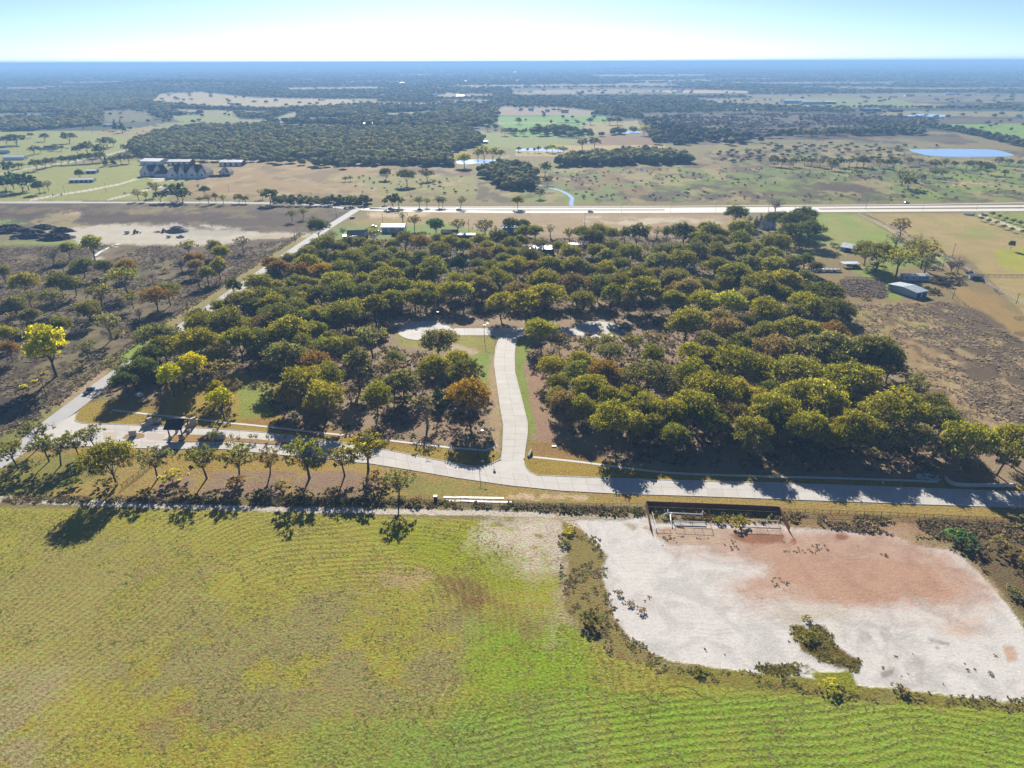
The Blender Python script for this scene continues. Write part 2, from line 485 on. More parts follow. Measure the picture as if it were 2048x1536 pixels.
for q, c in (([(310, 247), (480, 238), (535, 238), (540, 248), (430, 253), (330, 260)], (150, 152, 96)), ([(600, 236), (700, 233), (702, 241), (610, 243)], (168, 156, 112)), ([(-300, 226), (90, 226), (125, 229), (60, 236), (-300, 236)], (136, 136, 98)), ([(330, 218), (430, 220), (560, 224), (540, 230), (360, 228)], (160, 150, 108)), ([(-300, 205), (120, 206), (100, 212), (-300, 212)], (140, 134, 100)), ([(760, 226), (860, 222), (885, 230), (780, 235)], (150, 142, 100)), ([(860, 190), (980, 188), (1000, 194), (880, 197)], (166, 150, 116)), ([(560, 176), (760, 174), (780, 179), (580, 181)], (168, 152, 120)), ([(1180, 150), (1420, 149), (1400, 154), (1190, 154)], (176, 164, 140)), ([(1500, 165), (1800, 163), (1790, 169), (1520, 170)], (150, 134, 110)), ([(120, 165), (300, 163), (310, 167), (130, 170)], (160, 150, 122))):
    paint(q, c, weeds=.4)
# big tan field and scrub plain
W([(-300, 342), (270, 322), (400, 330), (410, 345), (330, 400), (-300, 404)], LGRN)
W([(395, 345), (470, 330), (560, 322), (760, 326), (905, 336), (945, 350), (965, 388), (830, 398), (700, 396), (400, 396), (370, 375)], (176, 148, 106), weeds=.35)
W([(640, 352), (800, 352), (950, 350), (965, 390), (840, 398), (770, 392), (720, 372)], (152, 154, 88), weeds=.5, a=.75)
W([(760, 333), (930, 337), (945, 352), (840, 350)], (110, 92, 76), weeds=.8, a=.7)
paint([(945, 352), (1040, 330), (1110, 330), (1385, 330), (1420, 300), (1500, 292), (1830, 288), (2400, 292), (2400, 408), (940, 408), (960, 380)], (158, 140, 96), weeds=.75, edge=2)
W([(1060, 345), (1250, 340), (1320, 400), (1120, 402), (1090, 372)], (150, 124, 90), weeds=.7, patch=(60, .9))
W([(1400, 350), (1760, 330), (1800, 400), (1250, 404)], (108, 96, 76), weeds=.9, patch=(55, .55))
W([(1250, 350), (2400, 318), (2400, 404), (1350, 402)], (132, 146, 66), weeds=.6, patch=(50, .62))
W([(1840, 330), (2400, 320), (2400, 404), (1880, 400), (1780, 370)], (142, 158, 68), weeds=.35, patch=(60, .85))
W([(1640, 352), (1760, 348), (1780, 385), (1640, 388)], (104, 86, 70), weeds=.9, patch=(45, .75))
W([(1900, 362), (2020, 366), (2010, 376), (1905, 372)], (206, 176, 132), patch=(30, .7))
W([(1040, 368), (1110, 366), (1215, 400), (1180, 405), (1000, 404)], (138, 150, 70), weeds=.4, patch=(50, .8))
W([(1060, 385), (1130, 378), (1130, 400), (1050, 402)], (112, 92, 76), weeds=.8, patch=(25, .6))
W([(1440, 282), (1830, 276), (1960, 300), (1780, 318), (1420, 306)], (160, 148, 104), weeds=.7, a=.8)
def mottle(poly, rgb, sx, sy, share, off, weeds=.6, a=.8):
    al = sum(inside(poly, X, Y).astype(float) for X, Y in SOFT[2]) / 4
    n = fbm(gx / sx + off, gy / sy + off * .7, 5)
    al = (al * np.clip((n - (1 - share)) / .06, 0, 1) * a)[:, None]
    col[:] = col * (1 - al) + np.array(alb(*rgb)) * al
    kind[:] = kind * (1 - al) + np.array([0, weeds, 0]) * al
PLAIN = [(960, 352), (1110, 332), (1385, 331), (1420, 302), (1830, 292), (2400, 318), (2400, 404), (950, 406)]
mottle(PLAIN, (104, 90, 74), 34, 46, .47, 3, .9)
mottle(PLAIN, (132, 150, 76), 26, 40, .46, 9, .5, .75)
mottle(PLAIN, (182, 164, 116), 20, 34, .42, 15, .4, .7)
mottle(PLAIN, (84, 76, 58), 12, 20, .40, 21, .9, .7)
TANF = [(400, 345), (470, 330), (905, 336), (965, 388), (700, 396), (400, 396)]
mottle(TANF, (132, 112, 84), 24, 40, .44, 5, .7, .6)
mottle(TANF, (194, 172, 132), 18, 30, .42, 25, .3, .6)
mottle([(1280, 228), (1540, 224), (1905, 233), (1870, 250), (1960, 288), (1320, 288)], (84, 72, 66), 50, 90, .50, 41, .9, .8)
mottle([(1280, 228), (1540, 224), (1905, 233), (1870, 250), (1960, 288), (1320, 288)], (120, 122, 86), 40, 80, .42, 45, .9, .7)
# left: fields, dozer yard, rough pasture by the road
W([(-300, 404), (735, 410), (700, 430), (610, 472), (300, 455), (-300, 470)], (120, 104, 84), weeds=.7)
W([(-300, 404), (250, 404), (150, 425), (60, 440), (-300, 440)], (110, 96, 80), weeds=.7)
W([(170, 425), (300, 415), (480, 420), (640, 430), (600, 455), (470, 452), (280, 446), (140, 447)], (104, 86, 74), weeds=.8)
W([(250, 420), (330, 412), (420, 420), (400, 426), (260, 428)], (176, 158, 112), a=.8)
W([(115, 422), (150, 418), (168, 430), (130, 432)], (214, 180, 148), a=.9)
W([(55, 440), (110, 425), (170, 430), (140, 445), (220, 455), (180, 470), (80, 455)], (176, 162, 118), a=.8)
W([(-300, 440), (60, 440), (50, 448), (-300, 452)], (140, 168, 72))
W([(-300, 482), (60, 484), (180, 478), (165, 488), (-300, 494)], (148, 166, 84))
W([(60, 468), (150, 455), (240, 448), (330, 446), (450, 452), (510, 464), (620, 466), (625, 472), (520, 478), (430, 492), (330, 490), (250, 488), (160, 487), (150, 478)], (216, 206, 190), weeds=.1, smooth=.5)
W([(330, 450), (440, 454), (500, 465), (430, 474), (340, 466)], (190, 184, 172), weeds=.1, smooth=.5, a=.8)
W([(-300, 494), (165, 490), (430, 494), (520, 478), (620, 474), (560, 520), (100, 870), (-300, 1000)], (122, 104, 88), weeds=.95)
W([(-300, 520), (300, 510), (420, 540), (200, 760), (-300, 880)], (136, 122, 92), weeds=.9, patch=(22, .5))
W([(-300, 600), (120, 640), (60, 800), (-300, 900)], (98, 82, 74), weeds=.9, patch=(20, .55))
W([(190, 497), (245, 488), (225, 505), (200, 520), (180, 520)], (218, 208, 194), weeds=.1)
W([(380, 520), (560, 484), (520, 515), (430, 560), (330, 640)], (116, 98, 84), weeds=.8, patch=(25, .7))
DARKF = [(-300, 406), (735, 411), (700, 430), (610, 470), (300, 452), (-300, 440)]
mottle(DARKF, (142, 124, 94), 20, 26, .46, 33, .6, .7)
mottle(DARKF, (86, 72, 64), 16, 20, .44, 37, .8, .7)
PAST = [(-300, 500), (165, 492), (430, 496), (590, 482), (480, 545), (310, 650), (100, 820), (-300, 950)]
mottle(PAST, (92, 78, 70), 9, 11, .46, 51, .9, .8)
mottle(PAST, (150, 132, 100), 7, 9, .44, 55, .7, .7)
mottle(PAST, (118, 116, 76), 8, 10, .40, 59, .7, .6)
# verge left of the asphalt road
paint([(585, 480), (640, 458), (600, 492), (455, 596), (360, 660), (330, 690), (215, 762), (170, 790), (70, 852), (0, 905), (-60, 945), (-60, 900), (0, 865), (160, 775), (225, 725), (310, 652), (478, 545), (560, 486)], (166, 152, 98), weeds=.35, edge=1)
W([(235, 715), (300, 660), (340, 665), (330, 690), (250, 735)], (150, 172, 76), weeds=.2)
W([(95, 810), (210, 735), (215, 760), (160, 795), (130, 812)], (190, 164, 134), weeds=.5)
W([(-60, 900), (60, 835), (90, 838), (70, 852), (-60, 945)], (146, 142, 82), weeds=.5)
# strip between highway and grove
W([(742, 420), (1465, 427), (1478, 440), (1515, 455), (1360, 482), (1050, 480), (770, 452), (735, 440)], (184, 158, 124), weeds=.25)
W([(735, 425), (860, 424), (850, 432), (800, 436), (740, 434)], (220, 196, 164))
W([(1160, 432), (1460, 438), (1440, 448), (1250, 452), (1170, 446)], (216, 200, 178), patch=(14, .5))
W([(700, 440), (800, 434), (900, 436), (910, 450), (720, 455)], (172, 152, 92), a=.8)
W([(670, 452), (900, 450), (1010, 470), (1010, 500), (660, 490)], (136, 156, 76), weeds=.3)
W([(1090, 475), (1320, 475), (1320, 492), (1200, 496), (1100, 500)], (146, 170, 70), weeds=.3)
# right: green paddock, tan pasture, farm yard
paint([(1590, 428), (1712, 427), (1790, 470), (1810, 495), (1640, 500), (1585, 480)], (156, 168, 84), weeds=.15, edge=1)
paint([(1728, 427), (1935, 427), (2048, 462), (2400, 560), (2400, 640), (2060, 640), (1930, 545), (1850, 500)], (188, 164, 112), weeds=.15, edge=1)
mottle([(1728, 427), (1935, 427), (2400, 560), (2400, 640), (2060, 640), (1930, 545), (1850, 500)], (166, 160, 92), 16, 24, .45, 71, .2, .6)
mottle([(1590, 428), (1712, 427), (1790, 470), (1810, 495), (1640, 500)], (176, 164, 104), 9, 14, .42, 75, .2, .6)
W([(1800, 430), (1990, 435), (2048, 470), (1900, 450)], (190, 172, 104), a=.7, patch=(40, .6))
W([(1930, 452), (2000, 462), (1980, 478), (1930, 470)], (166, 168, 88), a=.7)
W([(1990, 500), (2200, 490), (2300, 560), (2048, 548), (1995, 530)], (180, 176, 70), weeds=.15, patch=(40, .9))
paint([(1945, 425), (2400, 425), (2400, 540), (2048, 458)], (160, 166, 88), weeds=.15, edge=1)
W([(1575, 485), (1690, 490), (1700, 520), (1600, 525), (1560, 505)], (172, 156, 100), weeds=.25)
W([(1600, 520), (1740, 505), (1930, 510), (2060, 640), (2048, 700), (1900, 640), (1640, 620)], (158, 138, 98), weeds=.6)
W([(1700, 540), (1760, 520), (1800, 560), (1806, 600), (1770, 598), (1760, 565)], (150, 164, 74), weeds=.2)
W([(1740, 505), (1800, 500), (1900, 510), (1890, 530), (1770, 540)], (146, 160, 76), weeds=.3)
W([(1680, 560), (1770, 560), (1770, 596), (1690, 590)], (120, 104, 88), weeds=.9)
W([(1900, 560), (2060, 640), (2300, 700), (2300, 780), (2048, 720), (1930, 640)], (176, 146, 96), weeds=.4)
W([(1920, 575), (1990, 590), (2010, 612), (1930, 610)], (180, 146, 94), weeds=.4, a=.6)
W([(1640, 610), (1900, 600), (1960, 680), (2300, 760), (2300, 900), (1920, 870), (1740, 690)], (176, 148, 110), weeds=.6)
W([(1880, 600), (1960, 620), (2048, 680), (2300, 720), (2300, 860), (1980, 850), (1900, 740), (1830, 670)], (122, 104, 86), weeds=.95, patch=(16, .7))
W([(1690, 620), (1850, 620), (1870, 660), (1720, 668)], (170, 154, 100), weeds=.6, patch=(14, .6))
RF = [(1645, 612), (1900, 602), (1960, 640), (2300, 740), (2300, 900), (1925, 870), (1740, 692)]
mottle(RF, (200, 174, 134), 7, 9, .46, 61, .6, .7)
mottle(RF, (112, 92, 76), 6, 8, .44, 65, .9, .7)
# grove floor: leaf litter
W([(180, 790), (300, 680), (520, 540), (640, 478), (1000, 470), (1560, 470), (1640, 610), (1720, 690), (1860, 810), (1925, 868), (2300, 880), (2300, 978), (1850, 960), (1240, 934), (1070, 912), (1058, 850), (1040, 745), (1036, 690), (1040, 672), (780, 645), (820, 690), (990, 680), (985, 730), (1000, 850), (985, 900), (560, 855), (470, 840), (330, 800)], LIT, weeds=.5)
W([(200, 780), (640, 478), (1560, 470), (1700, 690), (1300, 640), (780, 640), (560, 780), (300, 760)], (128, 116, 88), weeds=.8, patch=(12, .5))
W([(780, 635), (1000, 628), (1330, 628), (1340, 655), (1180, 645), (900, 650), (790, 655)], (186, 162, 136), weeds=.4, patch=(8, .6))
# mown lawns beside the concrete streets
GOLD = (172, 146, 66)
W([(790, 668), (900, 673), (990, 676), (988, 712), (985, 760), (1000, 800), (960, 770), (930, 712), (880, 700), (800, 692)], (166, 158, 82), weeds=.2)
W([(935, 720), (985, 700), (988, 760), (945, 760)], (146, 164, 72), weeds=.15, patch=(7, .8))
W([(905, 685), (960, 700), (950, 712), (890, 700)], (206, 184, 158), weeds=.3, patch=(4, .6))
W([(1038, 676), (1066, 676), (1062, 700), (1048, 740), (1062, 800), (1076, 850), (1064, 878), (1056, 850), (1040, 787), (1029, 745), (1028, 712)], (146, 158, 70), weeds=.15)
W([(1062, 700), (1080, 720), (1090, 780), (1106, 850), (1120, 890), (1076, 890), (1062, 800), (1048, 740)], (176, 142, 118), weeds=.5)
W([(982, 700), (990, 720), (1004, 850), (1000, 905), (970, 895), (985, 860), (975, 800)], (190, 164, 130), weeds=.5)
paint([(145, 838), (170, 805), (215, 800), (330, 800), (330, 770), (480, 745), (560, 770), (565, 850), (780, 880), (985, 900), (1000, 905), (992, 925), (940, 934), (872, 921), (777, 902), (642, 881), (512, 865), (335, 854), (170, 848)], GOLD, weeds=.15, edge=1)
W([(470, 750), (555, 775), (560, 830), (480, 838)], (150, 156, 68), weeds=.15)
W([(225, 795), (330, 800), (325, 822), (240, 812)], (160, 132, 82), weeds=.2)
W([(480, 838), (570, 840), (800, 885), (985, 902), (780, 890), (512, 855)], (168, 128, 74), weeds=.2, a=.8)
paint([(1044, 930), (1060, 880), (1100, 885), (1240, 930), (1540, 950), (1850, 962), (2300, 985), (2300, 1000), (1841, 979), (1536, 967), (1219, 958), (1074, 951)], GOLD, weeds=.15, edge=1)
W([(1060, 885), (1120, 888), (1240, 925), (1160, 920), (1070, 912)], (168, 132, 84), weeds=.3)
# south verge of the concrete street, strip up to the iron fence
paint([(-300, 960), (60, 905), (170, 893), (322, 898), (450, 898), (642, 916), (812, 938), (1024, 972), (1236, 988), (1536, 998), (1861, 1010), (2300, 1020), (2300, 1050), (2030, 1042), (1560, 1022), (1290, 1012), (1000, 1000), (800, 1002), (-300, 1010)], (176, 150, 88), weeds=.25, edge=1)
W([(-100, 930), (160, 905), (240, 940), (100, 985), (-100, 1000)], (150, 142, 72), weeds=.4)
W([(250, 900), (560, 912), (700, 935), (560, 950), (300, 935)], (178, 148, 76), weeds=.2)
W([(330, 945), (700, 940), (800, 970), (700, 1000), (300, 992)], (166, 138, 116), weeds=.5, patch=(7, .7))
W([(780, 950), (900, 960), (1000, 985), (820, 992)], (160, 150, 84), weeds=.3, patch=(8, .6))
W([(1020, 985), (1180, 992), (1170, 1002), (1010, 998)], (216, 188, 156), weeds=.3, patch=(4, .5))
W([(-300, 990), (600, 992), (1000, 1003), (1290, 1016), (1290, 1034), (1000, 1016), (-300, 1010)], (140, 122, 78), weeds=.7)
W([(1560, 1022), (2300, 1048), (2300, 1100), (1900, 1072), (1700, 1060), (1570, 1050)], (158, 130, 90), weeds=.7)
# mown field in front
paint([(-900, 1022), (0, 1016), (500, 1022), (800, 1034), (960, 1040), (1090, 1080), (1118, 1170), (1140, 1260), (1230, 1300), (1340, 1345), (1700, 1388), (2048, 1408), (2900, 1440), (2900, 1790), (-900, 1790)], (168, 159, 66), weeds=.3, stripes=.85, edge=1)
paint([(-300, 1050), (260, 1060), (520, 1150), (350, 1290), (-300, 1500)], (164, 152, 84), weeds=.25, stripes=.9, patch=(12, .6), edge=3)
paint([(100, 1290), (700, 1180), (1000, 1230), (900, 1420), (300, 1500)], (158, 146, 92), weeds=.3, stripes=.9, patch=(9, .55), edge=3)
paint([(700, 1040), (960, 1045), (1090, 1090), (1115, 1190), (950, 1170), (820, 1120)], (156, 160, 42), weeds=.15, stripes=.5, patch=(16, .8), edge=3)
paint([(960, 1240), (1130, 1230), (1200, 1330), (1180, 1430), (1000, 1450), (930, 1340)], (138, 164, 36), weeds=.15, stripes=.7, patch=(10, .8), a=.85, edge=3)
paint([(820, 1420), (1300, 1390), (1700, 1400), (2500, 1430), (2500, 1790), (700, 1790)], (140, 160, 54), weeds=.15, stripes=.9, patch=(14, .8), edge=3)
paint([(600, 1440), (1200, 1430), (1250, 1700), (500, 1700)], (138, 154, 74), weeds=.2, stripes=.8, patch=(14, .6), a=.6, edge=3)
paint([(860, 1150), (950, 1155), (1030, 1210), (960, 1225), (900, 1190)], (138, 108, 66), weeds=.3, stripes=.5, patch=(6, .8), edge=3)
paint([(1020, 1230), (1080, 1215), (1110, 1260), (1050, 1280)], (142, 118, 66), weeds=.3, stripes=.4, patch=(6, .7), edge=3)
paint([(735, 1150), (850, 1142), (855, 1160), (790, 1170), (740, 1168)], (190, 156, 130), weeds=.3, patch=(4, .7), edge=3)
paint([(230, 1340), (260, 1345), (250, 1385), (222, 1370)], (142, 116, 90), weeds=.4, patch=(4, .8), edge=3)
paint([(270, 1450), (370, 1410), (380, 1425), (290, 1470)], (160, 128, 86), weeds=.3, patch=(4, .8), edge=3)
paint([(1040, 1400), (1085, 1395), (1085, 1430), (1050, 1432)], (134, 122, 84), weeds=.3, edge=3)
paint([(-300, 1360), (120, 1330), (60, 1600), (-300, 1700)], (172, 158, 112), weeds=.3, stripes=.9, patch=(10, .6), edge=3)
# two track of crushed limestone
for a, b in (((-300, 988), (-300, 1004)),):
    paint([(-300, 990), (0, 992), (80, 996), (250, 1003), (500, 1012), (700, 1017), (1000, 1020), (1110, 1024), (1110, 1034), (900, 1030), (700, 1027), (500, 1022), (250, 1014), (80, 1008), (0, 1005), (-300, 1004)], (220, 208, 196), weeds=.2, smooth=.3, edge=1, patch=(5, .85))
# bare limestone around the pad
paint([(960, 1030), (1100, 1026), (1290, 1030), (1340, 1060), (1150, 1090), (1140, 1140), (1060, 1135), (1020, 1100), (950, 1085)], (218, 202, 186), weeds=.4, patch=(5, .75), edge=3)
paint([(1110, 1100), (1160, 1110), (1155, 1230), (1130, 1300), (1100, 1290), (1110, 1200)], (196, 174, 150), weeds=.5, patch=(4, .45), edge=3, a=.8)
W([(1120, 1040), (1210, 1080), (1215, 1130), (1240, 1260), (1330, 1330), (1230, 1320), (1130, 1220), (1140, 1110)], (156, 138, 84), weeds=.8, patch=(4, .8))
W([(1340, 1335), (1700, 1350), (2048, 1400), (2048, 1420), (1700, 1400), (1330, 1362)], (150, 140, 66), weeds=.8)
PAD = [(1150, 1040), (1250, 1040), (1290, 1030), (1310, 1045), (1560, 1048), (1590, 1056), (1770, 1062), (1830, 1090), (1905, 1100), (1960, 1145), (2005, 1195), (2060, 1270), (2140, 1400), (2000, 1402), (1880, 1388), (1720, 1372), (1600, 1352), (1500, 1345), (1340, 1322), (1265, 1285), (1225, 1230), (1210, 1165), (1200, 1145), (1215, 1110), (1180, 1075)]
paint(PAD, CAL, weeds=.05, smooth=1.0, edge=2)
paint([(1360, 1070), (1480, 1076), (1580, 1062), (1780, 1066), (1880, 1105), (1960, 1150), (1990, 1200), (1900, 1212), (1720, 1206), (1560, 1200), (1490, 1190), (1440, 1172), (1500, 1155), (1540, 1135), (1470, 1110), (1350, 1095)], SAND, weeds=.1, smooth=.9, edge=3)
paint([(1330, 1066), (1480, 1072), (1580, 1058), (1700, 1062), (1790, 1068), (1840, 1100), (1600, 1110), (1400, 1100)], (204, 168, 146), weeds=.15, smooth=.9, edge=3, a=.95)
W([(1280, 1052), (1560, 1058), (1540, 1085), (1340, 1090)], (206, 178, 156), weeds=.4, smooth=.6, patch=(6, .8))
W([(1460, 1068), (1570, 1070), (1565, 1084), (1500, 1088), (1470, 1080)], (172, 122, 94), smooth=1, weeds=.05)
W([(1585, 1077), (1595, 1080), (1590, 1090), (1578, 1086)], (172, 122, 94), smooth=1, weeds=.05)
W([(1670, 1067), (1700, 1068), (1692, 1080), (1672, 1076)], (172, 122, 94), smooth=1, weeds=.05)
paint([(1860, 1240), (1960, 1225), (1990, 1240), (1930, 1270)], (214, 176, 148), smooth=1, weeds=.05, a=.8, edge=3)
W([(2005, 1290), (2030, 1295), (2035, 1320), (2015, 1325)], (206, 168, 140), smooth=1, weeds=.05, a=.8)
paint([(1220, 1135), (1320, 1140), (1420, 1150), (1330, 1160), (1230, 1160)], (240, 234, 226), smooth=1, weeds=.05, a=.7, edge=3)
paint([(1250, 1180), (1420, 1190), (1400, 1230), (1270, 1225)], (214, 206, 200), smooth=1, weeds=.05, patch=(7, .5), edge=3)
paint([(1790, 1330), (1850, 1300), (1850, 1345), (1800, 1350)], (164, 152, 142), smooth=1, weeds=.05, patch=(3, .6), a=.8, edge=3)
paint([(1720, 1250), (1800, 1240), (1800, 1275), (1730, 1290)], (176, 166, 160), smooth=1, weeds=.1, patch=(3, .45), a=.8, edge=3)
W([(1850, 1275), (1900, 1285), (1895, 1305), (1855, 1295)], (170, 160, 152), smooth=1, weeds=.1, patch=(2, .4), a=.8)
W([(1760, 1345), (1790, 1335), (1785, 1352), (1762, 1356)], (160, 150, 136), smooth=1, weeds=.1, a=.7)
paint([(1540, 1222), (1690, 1215), (1700, 1240), (1560, 1250)], (206, 196, 170), smooth=.8, weeds=.3, a=.7, edge=3)
W([(1250, 1049), (1262, 1047), (1275, 1054), (1272, 1061), (1258, 1058)], (196, 184, 158), smooth=1, weeds=.05)
W([(1580, 1250), (1650, 1250), (1665, 1285), (1720, 1325), (1715, 1342), (1660, 1330), (1600, 1300)], (120, 104, 50), weeds=.9, patch=(3, .75))
W([(1510, 1330), (1610, 1328), (1640, 1345), (1530, 1348)], (122, 106, 60), weeds=.9, patch=(3, .75))
W([(1620, 1345), (1700, 1340), (1720, 1385), (1640, 1375)], (150, 150, 50), weeds=.8)
W([(1890, 1040), (2300, 1060), (2300, 1300), (2048, 1230), (1960, 1130), (1900, 1085)], (128, 108, 78), weeds=.9)
# farm drives, tracks
def track(pts, wpx, rgb, a=1.0):
    pts = np.array(pts, float)
    L_, R_ = [], []
    for i in range(len(pts)):
        d = pts[min(i + 1, len(pts) - 1)] - pts[max(i - 1, 0)]
        n = np.array([-d[1], d[0]]); n /= np.linalg.norm(n) + 1e-9
        ww = wpx if not hasattr(wpx, '__len__') else wpx[0] + (wpx[1] - wpx[0]) * i / (len(pts) - 1)
        L_.append(pts[i] + n * ww / 2); R_.append(pts[i] - n * ww / 2)
    paint(L_ + R_[::-1], rgb, weeds=.05, smooth=.4, a=a, edge=0)
PALE = (228, 216, 198)
track([(60, 400), (110, 391), (180, 380), (240, 368), (290, 353)], 3.4, PALE)
track([(215, 400), (255, 390), (300, 378), (330, 372)], 3.2, PALE)
track([(305, 362), (340, 358), (390, 357), (420, 354)], 5, PALE)
track([(0, 348), (45, 339), (110, 329), (160, 321), (220, 308), (262, 298)], 2.6, (206, 200, 186))
track([(390, 328), (440, 318), (520, 322)], 4, (206, 190, 160))
track([(1158, 247), (1172, 256), (1182, 266)], 2.2, (196, 178, 132))
track([(-200, 406), (0, 404), (400, 404), (620, 408), (735, 412)], 2.6, (206, 198, 184))
track([(1714, 428), (1740, 440), (1772, 455), (1800, 472), (1835, 498), (1880, 520), (1900, 535)], (3.5, 5), (200, 178, 140))
track([(1955, 430), (1985, 440), (2020, 452), (2060, 466), (2200, 515)], (4, 6), (228, 214, 188))
track([(620, 470), (540, 474), (500, 476)], 7, (206, 190, 164))
track([(1020, 312), (930, 330)], 3, (206, 200, 190), a=.5)

# windrow phase of the mown field: rings round a long spine
A_, B_ = G(250, 1800)[:2], G(640, 1300)[:2]
d_ = B_ - A_
ts = np.clip(((gx - A_[0]) * d_[0] + (gy - A_[1]) * d_[1]) / (d_ @ d_), 0, 1)
_q, _p = np.abs(gx - A_[0] - ts * d_[0]), np.abs(gy - A_[1] - ts * d_[1])
ph = (_q ** 2.7 + _p ** 2.7) ** (1 / 2.7)
near = np.clip((ph - 12) / 16, .15, 1)
low = inside([(960, 1425), (1300, 1385), (3000, 1420), (3000, 1800), (840, 1800)], SOFT[3][4][0], SOFT[3][4][1])
ph = np.where(low, (gy - gx * .06) * 1.0, ph)
ph = ph + (fbm(gx / 60, gy / 60, 3) - .5) * 16 + (fbm(gx / 9, gy / 9, 2) - .5) * .7
hg = np.zeros(len(gx))
farh = np.clip((np.hypot(gx, gy) - 3500) / 6000, 0, 1)
hg += farh * (fbm(gx / 2500, gy / 2500, 3) - 0.5) * 30 * (gy < 30000)
hg += np.clip((gx - 2500) / 9000, 0, 1) * np.clip((gy - 4000) / 9000, 0, 1) * 45 * (gy < 30000)
kn = G(365, 172)[:2]
hg += 26 * np.exp(-(((gx - kn[0]) / 420) ** 2 + ((gy - kn[1]) / 350) ** 2))
kind[:, 0] *= np.where(low, 1, near)
P3[:, 2] = np.maximum(hg, -0.0)
ii = np.arange(nr * nc).reshape(nr, nc)
T = np.stack([ii[:-1, :-1].ravel(), ii[:-1, 1:].ravel(), ii[1:, 1:].ravel(), ii[1:, :-1].ravel()], 1)
gme = fast_mesh('ground', P3, T)
attr_color(gme, 'cover', col); attr_color(gme, 'kind', kind); attr_float(gme, 'phase', ph)
def ground_h(x, y):
    """height of the sheet under a point (flat near, gentle far)"""
    f = np.clip((np.hypot(x, y) - 3500) / 6000, 0, 1)
    h = f * (fbm(x / 2500, y / 2500, 3) - 0.5) * 30 * (y < 30000)
    h = h + np.clip((x - 2500) / 9000, 0, 1) * np.clip((y - 4000) / 9000, 0, 1) * 45 * (y < 30000)
    h = h + 26 * np.exp(-(((x - kn[0]) / 420) ** 2 + ((y - kn[1]) / 350) ** 2))
    return np.maximum(h, 0)

